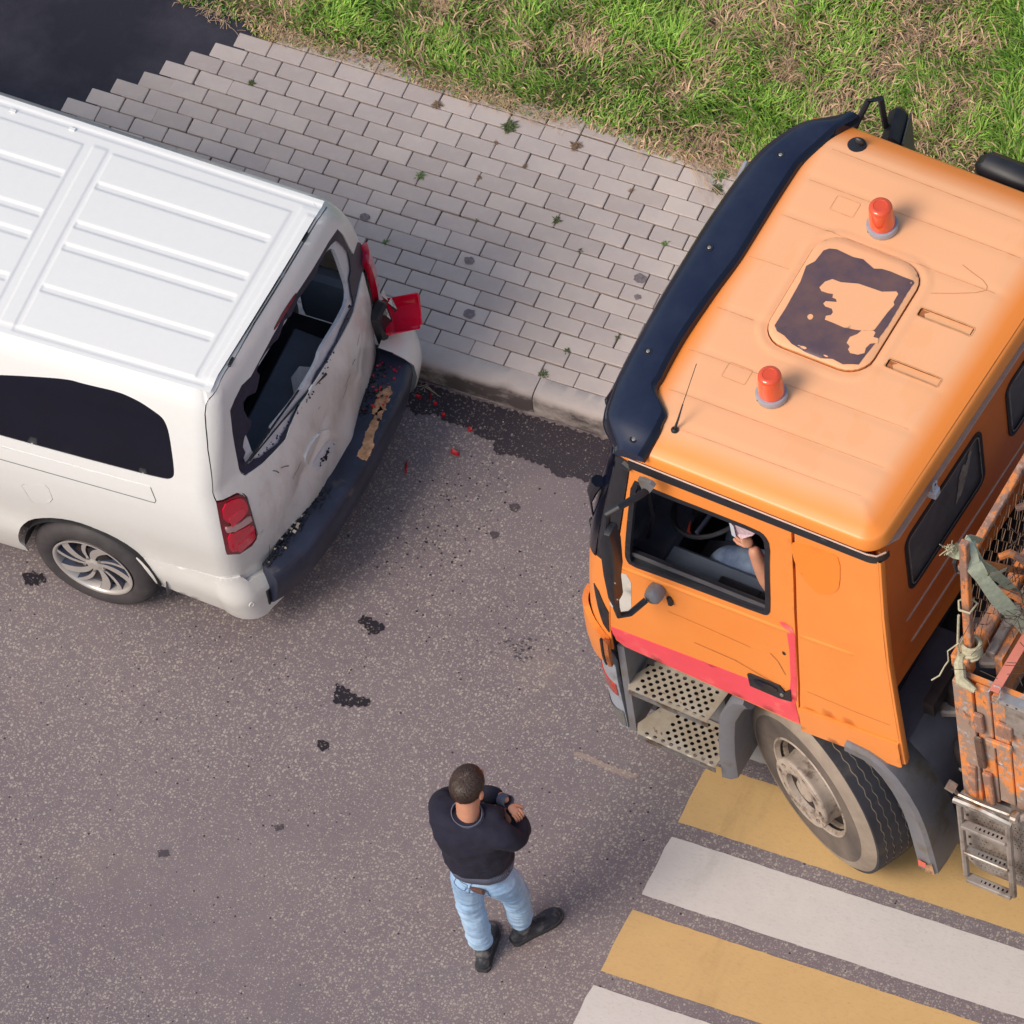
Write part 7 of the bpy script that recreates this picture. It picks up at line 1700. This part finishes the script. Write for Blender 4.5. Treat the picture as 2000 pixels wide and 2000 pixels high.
MB().tube([Ld(.955, 1.30), Ld(1.10, 1.30), Ld(1.275, 1.275)], .019, 8).build('top_bar', 'steel', ld, True)
for z, mt in ((1.10, 'tank'), (.85, 'steel'), (.585, 'tank')):
    rg = MB().box((1.118, -.135, z), (.25, .05, .028), Matrix.Rotation(.02, 3, 'Y'), .005).build('rung', mt, ld)
    for i in range(9): MB().box((1.02+.024*i, -.135, z+.0145), (.009, .014, .001)).build('hole', 'black_gloss', rg)
m = MB().box((.93, -.10, 1.36), (.05, .05, .02), Matrix.Rotation(.4, 3, 'Y')); m.box((1.285, -.11, 1.33), (.05, .06, .05), None, .01); m.tube([(.93, -.10, 1.36), (.965, -.10, 1.31), (1.1, -.10, 1.30), (1.285, -.11, 1.33)], .01, 6); m.build('clamp', 'steel', ld)
MB().tube([(1.27, -.11, 1.28), (1.36, -.08, 1.36)], .022, 8).build('stay', 'tank', ld, True)
# wheels
def truck_wheel(cu, cv, steer, sgn, name='wheel', dual=False):
    S_ = Matrix.Rotation(steer, 3, 'Z')
    X = lambda q: S_ @ Vector((q[0], sgn*q[1], q[2]))+Vector((cu, cv, .545))
    wd_ = .30
    hub = MB(X).lathe([(.0, -.17), (.20, -.17), (.26, -.10), (.272, -.02)], axis='y', n=48).build(name, 'dark_under', truck, True)
    prof = [(.285, -.02), (.292, -.006), (.33, .004), (.40, .010), (.440, .008)]
    so_ = MB(X).lathe(prof, axis='y', n=96).build('sidewall', 'tyre_dusty', hub, True)
    MB(X).lathe([(.440, .008), (.470, .003), (.500, -.010), (.522, -.028)], axis='y', n=96).build('shoulder', 'tyre_tan', so_, True)
    tp = [(.522, -.028)]
    ths = [(-.030, .5365), (-.075, .5405), (-.0785, .529), (-.083, .5410), (-.118, .5418), (-.1215, .529), (-.126, .5420), (-.165, .5420), (-.1685, .529), (-.173, .5418), (-.210, .5410), (-.2135, .529), (-.218, .5405), (-.262, .5365)]
    N_ = 220; m = MB(X); vs = []
    prof2 = [(r_, h) for h, r_ in ths]+[(.522, -.272), (.45, -.298), (.36, -.300), (.29, -.28)]
    prof2 = [(.522, -.028)]+prof2
    k = len(prof2)
    for i in range(N_):
        a = 2*math.pi*i/N_
        for r_, h in prof2:
            wv = .0045*math.sin(a*46) if (-.23 < h < -.07) else 0
            vs.append((r_*math.cos(a), h+wv, r_*math.sin(a)))
    m.add(vs, [(i*k+j, ((i+1) % N_)*k+j, ((i+1) % N_)*k+j+1, i*k+j+1) for i in range(N_) for j in range(k-1)])
    ty = m.build('tyre', 'tyre_tread', hub, True, 30)
    gl = MB(X)
    for hc in (-.0785, -.1215, -.1685, -.2135):   # dust lines in the grooves
        vs = []
        for i in range(N_):
            a = 2*math.pi*i/N_; wv = .0045*math.sin(a*46)
            vs += [(.5385*math.cos(a), hc-.0022+wv, .5385*math.sin(a)), (.5385*math.cos(a), hc+.0022+wv, .5385*math.sin(a))]
        gl.add(vs, [(2*i, 2*i+1, 2*((i+1) % N_)+1, 2*((i+1) % N_)) for i in range(N_)])
    MAT.setdefault('dust', simple('groove_dust', (.36, .29, .22), .9, 0, .3, 40)); gl.build('groove', 'dust', ty)
    rm = MB(X).lathe([(.300, -.018), (.302, -.004), (.297, .003), (.289, .001), (.283, -.012), (.272, -.03), (.262, -.05), (.255, -.13), (.235, -.15)], axis='y', n=64).build('rim', 'rim_dusty', hub, True, 50)
    # convex disc with hand holes and wheel nuts
    R1_, R2h = .205, .115; dz = .055
    def disc(a, b):  # a angle-free plane coords
        return X((a, dz, b))
    ho = []
    for i in range(10):
        t = 2*math.pi*i/10; c = (.166*math.cos(t), .166*math.sin(t)); tx, tz = -math.sin(t), math.cos(t)
        ho.append([(c[0]+tx*.027*math.cos(q)+math.cos(t)*.016*math.sin(q), c[1]+tz*.027*math.cos(q)+math.sin(t)*.016*math.sin(q)) for q in np.linspace(0, 2*math.pi, 11)[:-1]])
    circ = lambda r_, n=48: [(r_*math.cos(t), r_*math.sin(t)) for t in np.linspace(0, 2*math.pi, n+1)[:-1]]
    back = X((0, -3, 0))
    dc = patch('wheel_disc', circ(R1_), disc, 'rim_dusty', rm, ho+[circ(.122, 28)], .03, .03, 0, .012, back)
    MB(X).lathe([(R1_-.001, dz), (R1_+.004, dz-.006), (R1_+.002, dz-.02), (R1_-.004, dz-.04), (R1_-.006, dz-.075), (R1_+.0, -.05)], axis='y', n=56).build('disc_flank', 'rim_dusty', rm, True, 50)
    MB(X).lathe([(R1_-.02, -.04), (.235, -.06), (.262, -.06)], axis='y', n=56).build('rim_well', 'dark_under', rm, True)  # dark ring paints in the shadow between disc and rim
    MB(X).lathe([(0, dz-.03), (R1_-.008, dz-.03)], axis='y', n=40).build('disc_back', 'dark_under', rm)
    MB(X).lathe([(.122, dz), (.118, dz-.03), (.112, dz-.075), (.075, dz-.080), (.070, dz-.03), (.062, dz-.018), (.0, dz-.015)], axis='y', n=32).build('hub_cap', 'rim_dusty', rm, True, 40)
    for i in range(10):
        t = 2*math.pi*(i+.5)/10
        cc_ = (.093*math.cos(t), .093*math.sin(t))
        MB(lambda q: X((q[0]+cc_[0], q[1], q[2]+cc_[1]))).lathe([(0, dz-.045), (.010, dz-.045), (.011, dz-.075)], axis='y', n=6).build('wheel_nut', 'steel', rm)
    if name: pass
    return hub
c_, s_ = math.cos(T_YAW), math.sin(T_YAW)
dx_, dy_ = 4.621-T_O[0], -3.557-T_O[1]
uu, vv_ = dx_*c_+dy_*s_, -dx_*s_+dy_*c_
truck_wheel(uu, vv_, -.530-T_YAW, -1); truck_wheel(uu, T_W-vv_, -.47-T_YAW, 1)
truck_wheel(3.6, .02, 0, -1); truck_wheel(3.6, T_W-.02, 0, 1)

# ---------------- people ----------------
def skin_mesh(name, nodes, edges, mat, parent=None, sub=1, voxel=.012, smooth_it=6, root=0):
    keys = list(nodes); ix = {k: i for i, k in enumerate(keys)}
    me = bpy.data.meshes.new(name); me.from_pydata([nodes[k][0] for k in keys], [(ix[a], ix[b]) for a, b in edges], [])
    o = bpy.data.objects.new(name, me); COL.objects.link(o)
    sk = o.modifiers.new('skin', 'SKIN'); sk.use_smooth_shade = True
    me.update()
    if not me.skin_vertices: 
        me.attributes  # skin layer is made by the modifier
    lay = me.skin_vertices[0].data if me.skin_vertices else None
    if lay is None: raise RuntimeError('no skin layer')
    for k in keys:
        r_ = nodes[k][1]; lay[ix[k]].radius = r_ if isinstance(r_, tuple) else (r_, r_); lay[ix[k]].use_root = (ix[k] == root)
    ss = o.modifiers.new('sub', 'SUBSURF'); ss.levels = sub+1; ss.render_levels = sub+1
    if voxel:
        rm = o.modifiers.new('rem', 'REMESH'); rm.mode = 'VOXEL'; rm.voxel_size = voxel; rm.use_smooth_shade = True
        sm_ = o.modifiers.new('sm', 'SMOOTH'); sm_.iterations = smooth_it; sm_.factor = .5
    dg = bpy.context.evaluated_depsgraph_get(); dg.update()
    m2 = bpy.data.meshes.new_from_object(o.evaluated_get(dg)); o.modifiers.clear(); o.data = m2; m2.name = name
    m2.materials.clear(); m2.materials.append(MAT[mat] if isinstance(mat, str) else mat)
    m2.polygons.foreach_set('use_smooth', [True]*len(m2.polygons))
    if parent is not None:
        o.parent = parent
        if parent.name in WR: o.matrix_parent_inverse = WR[parent.name].inverted()
    return o
V3 = Vector
# bystander: seen from behind and above, looking towards the truck
man = thing('person', 'person seen from behind in navy sweater and light jeans standing on the open road', 'person', (3.36, -4.70, 0))
# forward direction F (towards the vehicles), right hand side R
Fd = V3((.18, .984, 0)).normalized(); Rt = V3((Fd.y, -Fd.x, 0)); Up = V3((0, 0, 1)); C0 = V3((3.36, -4.745, 0))
def pp(r_, f_, z):
    if z > .95: r_ -= .028*(z-.95)/.8; z = .95+(z-.95)*.925
    return tuple(C0+Rt*r_+Fd*f_+Up*z)
ankL = V3((3.295, -4.765, .10)); ankR = V3((3.425, -4.565, .10))
hipL, hipR = V3(pp(-.085, .0, .90)), V3(pp(.095, .01, .90)); knL = V3((3.250, -4.735, .50)); knR = V3((3.462, -4.630, .50))
body_n = {
 'pel': (pp(0, 0.02, .93), (.09, .06)), 'wa': (pp(0, .02, 1.08), (.09, .06)), 'ch': (pp(0, .02, 1.28), (.09, .06)), 'nk0': (pp(0, -.005, 1.43), (.068, .062)), 'nk1': (pp(.0, .004, 1.51), (.062, .060)),
 'hd0': (pp(.0, .035, 1.60), (.070, .080)), 'hd1': (pp(.0, .045, 1.67), (.074, .090)), 'hd2': (pp(0, .045, 1.73), (.056, .070)),
 'sL': (pp(-.15, .0, 1.38), .035), 'eL': (pp(-.21, .13, 1.23), .03), 'wL': (pp(.04, .205, 1.345), .024), 'hL': (pp(.10, .185, 1.375), .026),
 'sR': (pp(.15, .0, 1.38), .035), 'eR': (pp(.22, .06, 1.25), .03), 'wR': (pp(.06, .2, 1.235), .024), 'hR': (pp(-.03, .22, 1.25), .024),
 'kL': (tuple(knL), .035), 'aL': (tuple(ankL), .03), 'hipL': (tuple(hipL), .05), 'kR': (tuple(knR), .035), 'aR': (tuple(ankR), .03), 'hipR': (tuple(hipR), .05)}
bodyo = skin_mesh('body', body_n, [('pel', 'wa'), ('wa', 'ch'), ('ch', 'nk0'), ('nk0', 'nk1'), ('nk1', 'hd0'), ('hd0', 'hd1'), ('hd1', 'hd2'), ('ch', 'sL'), ('sL', 'eL'), ('eL', 'wL'), ('wL', 'hL'), ('ch', 'sR'), ('sR', 'eR'), ('eR', 'wR'), ('wR', 'hR'), ('pel', 'hipL'), ('hipL', 'kL'), ('kL', 'aL'), ('pel', 'hipR'), ('hipR', 'kR'), ('kR', 'aR')], 'skin', man, voxel=.008)
def ell(name, c, rad, mat, parent, Rm=None, n=16, mfn=None):
    m = MB(); vs = []; fs = []; Rm = Rm or Matrix.Identity(3)
    for i in range(n+1):
        th = math.pi*i/n
        for j in range(2*n):
            ph = math.pi*j/n; d = V3((math.sin(th)*math.cos(ph), math.sin(th)*math.sin(ph), math.cos(th)))
            k = mfn(d) if mfn else 1
            vs.append(Rm @ V3((d.x*rad[0]*k, d.y*rad[1]*k, d.z*rad[2]*k))+V3(c))
    for i in range(n):
        for j in range(2*n): fs.append((i*2*n+j, (i+1)*2*n+j, (i+1)*2*n+(j+1) % (2*n), i*2*n+(j+1) % (2*n)))
    m.add(vs, fs); return m.build(name, mat, parent, True)
FR = Matrix((tuple(Rt), tuple(Fd), (0, 0, 1))).transposed()
# ears, nose
for s in (-1, 1): ell('ear', pp(s*.079, .035, 1.635), (.012, .022, .034), 'skin', bodyo, FR @ Matrix.Rotation(s*.3, 3, 'Z'), 8)
ell('nose', pp(0, .145, 1.62), (.014, .022, .024), 'skin', bodyo, FR, 8)
MAT['eye'] = simple('eye_white', (.7, .7, .7), .2); MAT['lip'] = simple('lip', (.45, .16, .13), .5)
for s in (-1, 1): ell('eye', pp(s*.031, .118, 1.655), (.012, .012, .009), 'eye', bodyo, FR, 8)
ell('mouth', pp(0, .125, 1.575), (.025, .010, .008), 'lip', bodyo, FR, 8)
# hair cap: covers crown and back, shorter at the nape
r_ = random.Random(3)
def hairf(d):
    k = 1+.012*math.sin(18*d.x+4*d.z)*math.sin(13*d.y)
    cut = -.52 if d.y < .2 else (-.52+(d.y-.2)*1.5)
    return k if d.z > cut else .72
hair = ell('hair', pp(0, .034, 1.672), (.080, .098, .110), 'hair', man, FR @ Matrix.Rotation(-.12, 3, 'X'), 36, hairf)
m = MB(); hc = V3(pp(0, .034, 1.672)); HR = FR @ Matrix.Rotation(-.12, 3, 'X'); whorl = V3((.1, -.35, .93)).normalized()
for i in range(5200):
    d = V3((r_.gauss(0, 1), r_.gauss(0, 1), r_.gauss(0, 1))).normalized()
    if d.z < (-.50 if d.y < .2 else -.5+(d.y-.2)*1.5): continue
    p = V3((d.x*.081, d.y*.099, d.z*.111)); fl = (d-whorl*d.dot(whorl)); fl = fl.normalized() if fl.length > .01 else V3((1, 0, 0))
    tang = (whorl.cross(d)*.5+fl); tang = (tang-d*tang.dot(d)).normalized(); s = d.cross(tang)*.0017; L_ = r_.uniform(.010, .020)*(1 if d.z > -.1 else .5)
    q = p+tang*L_+d*.0045; a = p+d*.0005
    m.add([HR @ (a-s)+hc, HR @ (a+s)+hc, HR @ q+hc], [(0, 1, 2)])
MAT['hair2'] = simple('brown_hair_strands', (.060, .034, .027), .5, 0, .6, 90)
tag(m.build('hair_strands', 'hair2', hair), kind='stuff')
# sweater
swn = {'h0': (pp(0, .0, .94), (.185, .150)), 'h1': (pp(0, .005, 1.02), (.195, .158)), 'w': (pp(0, .01, 1.12), (.190, .152)), 'c': (pp(0, -.005, 1.25), (.195, .145)), 'b': (pp(0, -.012, 1.35), (.170, .118)), 'n': (pp(0, -.006, 1.425), (.100, .082)),
 'sL': (pp(-.155, -.005, 1.375), (.092, .085)), 'uL': (pp(-.215, .04, 1.29), (.080, .078)), 'eL': (pp(-.225, .13, 1.215), (.068, .066)), 'fL': (pp(-.08, .20, 1.28), (.056, .054)), 'wL': (pp(.055, .198, 1.348), (.042, .042)),
 'sR': (pp(.143, -.005, 1.39), (.086, .080)), 'uR': (pp(.195, .01, 1.34), (.078, .074)), 'eR': (pp(.225, .06, 1.27), (.068, .066)), 'fR': (pp(.17, .17, 1.22), (.058, .056)), 'wR': (pp(.06, .21, 1.235), (.044, .044))}
swo_ = skin_mesh('sweater', swn, [('h0', 'h1'), ('h1', 'w'), ('w', 'c'), ('c', 'b'), ('b', 'n'), ('b', 'sL'), ('sL', 'uL'), ('uL', 'eL'), ('eL', 'fL'), ('fL', 'wL'), ('b', 'sR'), ('sR', 'uR'), ('uR', 'eR'), ('eR', 'fR'), ('fR', 'wR')], 'knit', man, voxel=.010, smooth_it=5)
# ribbed hem, neck band, cuffs
def ringband(name, c, ra, rb, h, tilt, mat, parent, n=40, flare=1.0, thick=.006, yaw=FR):
    m = MB(); vs = []; R_ = yaw @ Matrix.Rotation(tilt[0], 3, 'X') @ Matrix.Rotation(tilt[1], 3, 'Y')
    for j in range(n):
        t = 2*math.pi*j/n; cs, sn = math.cos(t), math.sin(t)
        for k, (f, z) in enumerate(((1, -h/2), (flare*1.02, 0), (flare, h/2), (flare-.06, h/2), (.94, -h/2))): vs.append(R_ @ V3((ra*f*cs, rb*f*sn, z))+V3(c))
    m.add(vs, [(j*5+k, ((j+1) % n)*5+k, ((j+1) % n)*5+(k+1) % 5, j*5+(k+1) % 5) for j in range(n) for k in range(5)]); return m.build(name, mat, parent, True, 60)
def ringfit(name, top, bot, ztop, zbot, mat, parent, pad=.006, n=60):
    m = MB(); vs = []
    def rad(ob, c, d):
        ok, loc, nn, idx = ob.ray_cast(c+d*.6, -d); return (loc-c).length if ok and (loc-c).dot(d) > 0 else 0
    for j in range(n):
        t = 2*math.pi*j/n; d = Rt*math.cos(t)+Fd*math.sin(t); sl = -.012*math.cos(t)-.012*math.sin(t)
        c1 = V3(pp(0, .003, ztop)); c0 = V3(pp(0, .003, zbot)); r1 = rad(top, c1, d)
        r0 = max(r1*.95, max(rad(b_, c0, d) for b_ in bot)+pad)
        for r_, c, h in ((r0-.004, c0, -.004), (r0+.003, c0, 0), ((r0+r1)/2+pad*.8, (c0+c1)/2, 0), (r1+pad*.7, c1, -.006), (r1-.004, c1, 0)): vs.append(c+d*r_+V3((0, 0, h+sl)))
    m.add(vs, [(j*5+k, ((j+1) % n)*5+k, ((j+1) % n)*5+k+1, j*5+k+1) for j in range(n) for k in range(4)]); return m.build(name, mat, parent, True, 70)
ringband('neck_band', pp(0, -.012, 1.452), .088, .076, .022, (.26, 0), 'rib', swo_, flare=.95)
cdir = V3(pp(.10, .185, 1.372))-V3(pp(-.08, .20, 1.28))
Cq = cdir.to_track_quat('Z', 'Y').to_matrix()
ringband('cuff', pp(.080, .19, 1.352), .0345, .0345, .058, (0, 0), 'rib', swo_, yaw=Cq)
# hands with separate fingers
def hand(name, w, dirv, pal, parent, mat='skin', curl=.55, s=1.):
    """w wrist, dirv towards the knuckles, pal normal of the back of the hand"""
    d = V3(dirv).normalized(); nrm = V3(pal); nrm = (nrm-d*nrm.dot(d)).normalized(); sd = d.cross(nrm); w = V3(w)
    nodes = {'w': (tuple(w), (.024*s, .018*s)), 'p': (tuple(w+d*.045*s), (.036*s, .015*s)), 'k': (tuple(w+d*.082*s), (.036*s, .013*s))}
    h = skin_mesh(name, nodes, [('w', 'p'), ('p', 'k')], mat, parent, voxel=.005*s, smooth_it=3)
    for i, (o_, L_) in enumerate(((-.029, .062), (-.010, .072), (.010, .068), (.028, .054))):
        b = w+d*.080*s+sd*o_*s; c1 = curl; l1, l2, l3 = L_*.45*s, L_*.32*s, L_*.26*s
        q1 = (d*math.cos(c1)-nrm*math.sin(c1)); q2 = (d*math.cos(2*c1)-nrm*math.sin(2*c1)); q3 = (d*math.cos(2.7*c1)-nrm*math.sin(2.7*c1))
        p1 = b+q1*l1; p2 = p1+q2*l2; p3 = p2+q3*l3
        MB().tube([b-d*.02*s, b, p1, p2, p3, p3+q3*.003*s], [.009*s, .0095*s, .0088*s, .0078*s, .0068*s, .003*s], 8).build('finger', mat, h, True, 80)
    tb = w+d*.03*s-sd*.03*s; t1 = tb+(d*.6-sd*.6-nrm*.25).normalized()*.035*s; t2 = t1+(d*.9-sd*.2-nrm*.3).normalized()*.028*s
    MB().tube([w+d*.015*s-sd*.01*s, tb, t1, t2, t2+(t2-t1)*.1], [.013*s, .0125*s, .0105*s, .009*s, .004*s], 8).build('thumb', mat, h, True, 80)
    return h
hand('hand', pp(.112, .172, 1.362), tuple(Rt*.95-Fd*.15-Up*.35), tuple(Up*.9+Rt*.3), bodyo, curl=.6, s=.80)
hand('hand', pp(-.03, .22, 1.25), tuple(-Rt*.9+Up*.2), tuple(Fd+Up*.3), bodyo, curl=.5, s=.92)
# jeans
jn = {'p': (pp(0, .0, .93), (.172, .140)), 'p2': (pp(0, .0, .86), (.155, .142)), 'hL': (tuple(hipL+V3((0, 0, -.06))), (.112, .116)), 'tL': (tuple(hipL*.5+knL*.5), (.092, .096)), 'kL': (tuple(knL), (.073, .075)), 'cL': (tuple(knL*.45+ankL*.55), (.070, .072)), 'aL': (tuple(ankL+V3((0, 0, .015))), (.064, .068)),
 'hR': (tuple(hipR+V3((0, 0, -.06))), (.112, .116)), 'tR': (tuple(hipR*.5+knR*.5), (.092, .096)), 'kR': (tuple(knR), (.073, .075)), 'cR': (tuple(knR*.45+ankR*.55), (.070, .072)), 'aR': (tuple(ankR+V3((0, 0, .015))), (.064, .068))}
jo = skin_mesh('jeans', jn, [('p', 'p2'), ('p2', 'hL'), ('hL', 'tL'), ('tL', 'kL'), ('kL', 'cL'), ('cL', 'aL'), ('p2', 'hR'), ('hR', 'tR'), ('tR', 'kR'), ('kR', 'cR'), ('cR', 'aR')], 'denim', man, voxel=.008, smooth_it=4)
from mathutils import noise as mnoise
for v in jo.data.vertices:   # folds behind knees and at the hems
    z = v.co.z
    k = .35+.9*math.exp(-((z-.50)/.13)**2)+1.1*math.exp(-((z-.18)/.09)**2)+.6*math.exp(-((z-.80)/.08)**2)
    w = mnoise.noise(V3((v.co.x*9, v.co.y*9, z*34)))+.5*mnoise.noise(V3((v.co.x*16+4, v.co.y*16, z*60)))
    v.co += v.normal*k*.0085*w
for v in swo_.data.vertices:
    v.co += v.normal*(.012*mnoise.noise(V3((v.co.x*8, v.co.y*8, v.co.z*13)))+.006*mnoise.noise(V3((v.co.x*20, v.co.y*20, v.co.z*30))))
jo.data.update(); swo_.data.update()
MAT['stitch'] = simple('denim_seam', (.12, .20, .36), .8)
WI = man.matrix_world
def onm(o, p, off=.002):
    ok, loc, nn, idx = o.closest_point_on_mesh(V3(p)); return loc+nn*off
ringfit('hem', swo_, [jo], .985, .918, 'rib', swo_)
for s in (-.078, .078):
    P_ = [(s-.055, .875), (s-.05, .80), (s, .775), (s+.05, .80), (s+.055, .880), (s-.055, .875)]
    Q = []
    for (a, b), (c, d) in zip(P_[:-1], P_[1:]): Q += [onm(jo, pp(a+(c-a)*k/6, -.16, b+(d-b)*k/6)) for k in range(6)]
    MB().tube(Q, .0022, 4).build('pocket_seam', 'stitch', jo)
MB().tube([onm(jo, pp(.0, -.16, .90-.02*k)) for k in range(8)], .0025, 5).build('seam', 'stitch', jo)
MB().tube([onm(jo, pp(-.19+.01*math.sin(k*.2), -.05+.02*k/6, .90-.015*k), .002) for k in range(5)], .004, 5).build('pocket_opening', 'stitch', jo)
c_ = onm(jo, pp(.085, -.16, .845)); MB().box(c_, (.042, .004, .014), FR).build('patch_label', 'black_plastic', jo)
c_ = onm(jo, pp(-.0, -.16, .905)); MB().box(c_, (.010, .005, .05), FR).build('belt_loop', 'denim', jo)
wallet = thing('wallet', 'brown wallet sticking out of the right back pocket of the jeans', 'wallet', pp(.07, -.125, .885))
MAT['leather'] = simple('brown_leather', (.12, .055, .045), .5)
wc_ = onm(jo, pp(.07, -.16, .885), .004); MB().box(wc_, (.080, .020, .036), FR @ Matrix.Rotation(-.3, 3, 'Y') @ Matrix.Rotation(.2, 3, 'X'), .004).build('wallet_body', 'leather', wallet, True)
# shoes
def shoe(h, t, ank):
    h = V3(h); t = V3(t); d = (t-h); L_ = d.length; d.normalize(); s = V3((d.y, -d.x, 0)); m = MB(); vs = []; N_ = 16; fs = []
    sm2 = MB()
    for i in range(N_+1):
        q = i/N_; w = ci(q, [0, .08, .3, .55, .75, .92, 1], [.020, .036, .038, .046, .050, .036, .010]); hh = ci(q, [0, .06, .22, .42, .6, .8, .94, 1], [.055, .085, .105, .085, .062, .052, .040, .022])
        c = h+d*L_*q
        for k in range(9):
            a = math.pi*k/8; vs.append(c+s*w*math.cos(a)*(1 if k not in (0, 8) else 1.0)+V3((0, 0, .018+(hh-.018)*math.sin(a)**.8)))
    m.add(vs, [(i*9+k, (i+1)*9+k, (i+1)*9+k+1, i*9+k+1) for i in range(N_) for k in range(8)]+[tuple(range(9)), tuple(N_*9+k for k in range(8, -1, -1))])
    so_ = m.build('shoe', 'shoe', man, True, 70)
    P_ = []
    for i in range(N_+1):
        q = i/N_; w = ci(q, [0, .08, .3, .55, .75, .92, 1], [.024, .041, .042, .051, .055, .041, .014]); P_.append((h+d*L_*(q*1.03-.015)+s*w, h+d*L_*(q*1.03-.015)-s*w))
    ring = [p[0] for p in P_]+[p[1] for p in P_[::-1]]; n = len(ring)
    sm2.add([V3((p.x, p.y, .0)) for p in ring]+[V3((p.x, p.y, .024)) for p in ring], [tuple(range(n)), tuple(range(2*n-1, n-1, -1))]+[(i, (i+1) % n, n+(i+1) % n, n+i) for i in range(n)]); sm2.build('sole', 'sole', so_)
    for k in range(4):
        q = .45+.07*k; c = h+d*L_*q; MB().tube([c+s*.022+V3((0, 0, .082-.10*(q-.45))), c+V3((0, 0, .090-.10*(q-.45))), c-s*.022+V3((0, 0, .082-.10*(q-.45)))], .003, 5).build('lace', 'black_plastic', so_)
    ell('shoe_collar', tuple(h+d*.07+V3((0, 0, .085))), (.042, .048, .030), 'shoe', so_, None, 10)
shoe((3.318, -4.845, 0), (3.252, -4.565, 0), ankL); shoe((3.395, -4.635, 0), (3.560, -4.385, 0), ankR)
# driver inside the cab: only thigh, forearm and hand are seen
drv = thing('person', 'driver inside the truck cab in jeans, forearm raised with a paper in the hand', 'person', t_loc(-.10, .45, 1.75))
def tl_(u, v, z): return tuple(t_loc(u, v, z))
dn = {'pel': (tl_(.0, .52, 1.88), (.13, .12)), 'w': (tl_(.04, .52, 2.08), (.13, .11)), 'c': (tl_(.07, .52, 2.32), (.15, .12)), 'n': (tl_(.05, .52, 2.50), .06), 'h0': (tl_(.03, .52, 2.58), .07), 'h1': (tl_(.02, .52, 2.68), (.085, .08)),
 's': (tl_(.06, .34, 2.40), .06), 'e': (tl_(-.13, .17, 2.05), .052), 'f': (tl_(-.17, .16, 2.20), .050), 'wr': (tl_(-.225, .16, 2.43), .034),
 's2': (tl_(.06, .70, 2.40), .06), 'e2': (tl_(-.1, .78, 2.15), .045), 'w2': (tl_(-.35, .7, 2.1), .03),
 'hl': (tl_(-.04, .42, 1.84), .08), 'kl': (tl_(-.52, .34, 1.90), .06), 'al': (tl_(-.66, .36, 1.46), .04), 'hr': (tl_(-.04, .62, 1.84), .08), 'kr': (tl_(-.50, .66, 1.88), .06), 'ar': (tl_(-.68, .64, 1.46), .04)}
db_ = skin_mesh('body', dn, [('pel', 'w'), ('w', 'c'), ('c', 'n'), ('n', 'h0'), ('h0', 'h1'), ('c', 's'), ('s', 'e'), ('e', 'f'), ('f', 'wr'), ('c', 's2'), ('s2', 'e2'), ('e2', 'w2'), ('pel', 'hl'), ('hl', 'kl'), ('kl', 'al'), ('pel', 'hr'), ('hr', 'kr'), ('kr', 'ar')], 'skin', drv, voxel=.010, smooth_it=3)
MAT['blue_shirt'] = simple('blue_shirt', (.02, .05, .22), .85)
sh_ = {'p': (tl_(.02, .52, 1.96), (.15, .13)), 'w': (tl_(.05, .52, 2.12), (.155, .13)), 'c': (tl_(.07, .52, 2.33), (.17, .135)), 'n': (tl_(.05, .52, 2.47), .075), 's': (tl_(.06, .34, 2.40), .075), 'e': (tl_(-.03, .26, 2.26), .062), 's2': (tl_(.06, .70, 2.40), .075), 'e2': (tl_(-.02, .76, 2.25), .06)}
skin_mesh('shirt', sh_, [('p', 'w'), ('w', 'c'), ('c', 'n'), ('c', 's'), ('s', 'e'), ('c', 's2'), ('s2', 'e2')], 'blue_shirt', drv, voxel=.012)
dj = {'p': (tl_(.0, .52, 1.86), (.15, .13)), 'hl': (tl_(-.06, .42, 1.85), (.105, .10)), 'tl': (tl_(-.28, .38, 1.89), (.095, .09)), 'kl': (tl_(-.51, .34, 1.90), (.075, .075)), 'cl': (tl_(-.60, .35, 1.70), .065), 'al': (tl_(-.66, .36, 1.50), .055), 'hr': (tl_(-.06, .62, 1.85), (.10, .10)), 'kr': (tl_(-.49, .66, 1.88), .075), 'ar': (tl_(-.67, .64, 1.50), .055)}
jd = skin_mesh('jeans', dj, [('p', 'hl'), ('hl', 'tl'), ('tl', 'kl'), ('kl', 'cl'), ('cl', 'al'), ('p', 'hr'), ('hr', 'kr'), ('kr', 'ar')], 'denim2', drv, voxel=.010, smooth_it=4)
ell('hair', tl_(.03, .52, 2.70), (.09, .085, .07), 'hair', drv, None, 14)
hw = V3(tl_(-.225, .16, 2.43)); hdv = V3(tl_(-.30, .17, 2.50))-hw
hand('hand', tuple(hw), tuple(hdv), (.1, -.9, .4), db_, curl=.6)
pa_ = thing('paper', 'pink and white folded paper held in the hand of the driver', 'paper', tl_(-.26, .16, 2.57))
m = MB(); q0 = [V3(tl_(-.335, .17, 2.63)), V3(tl_(-.27, .15, 2.66)), V3(tl_(-.17, .17, 2.62)), V3(tl_(-.21, .15, 2.555)), V3(tl_(-.27, .14, 2.50)), V3(tl_(-.32, .16, 2.49))]
m.add(q0+[p+V3((.002, .004, .006)) for p in q0], [(0, 1, 2, 3, 4, 5), (6, 11, 10, 9, 8, 7)]+[(i, 6+i, 6+(i+1) % 6, (i+1) % 6) for i in range(6)]); m.build('sheet', 'paper', pa_)
m = MB(); q1 = [V3(tl_(-.34, .155, 2.60)), V3(tl_(-.31, .145, 2.58)), V3(tl_(-.30, .14, 2.49)), V3(tl_(-.33, .15, 2.48))]; m.add(q1, [(0, 1, 2, 3)]); m.build('sheet', 'white_flat', pa_)
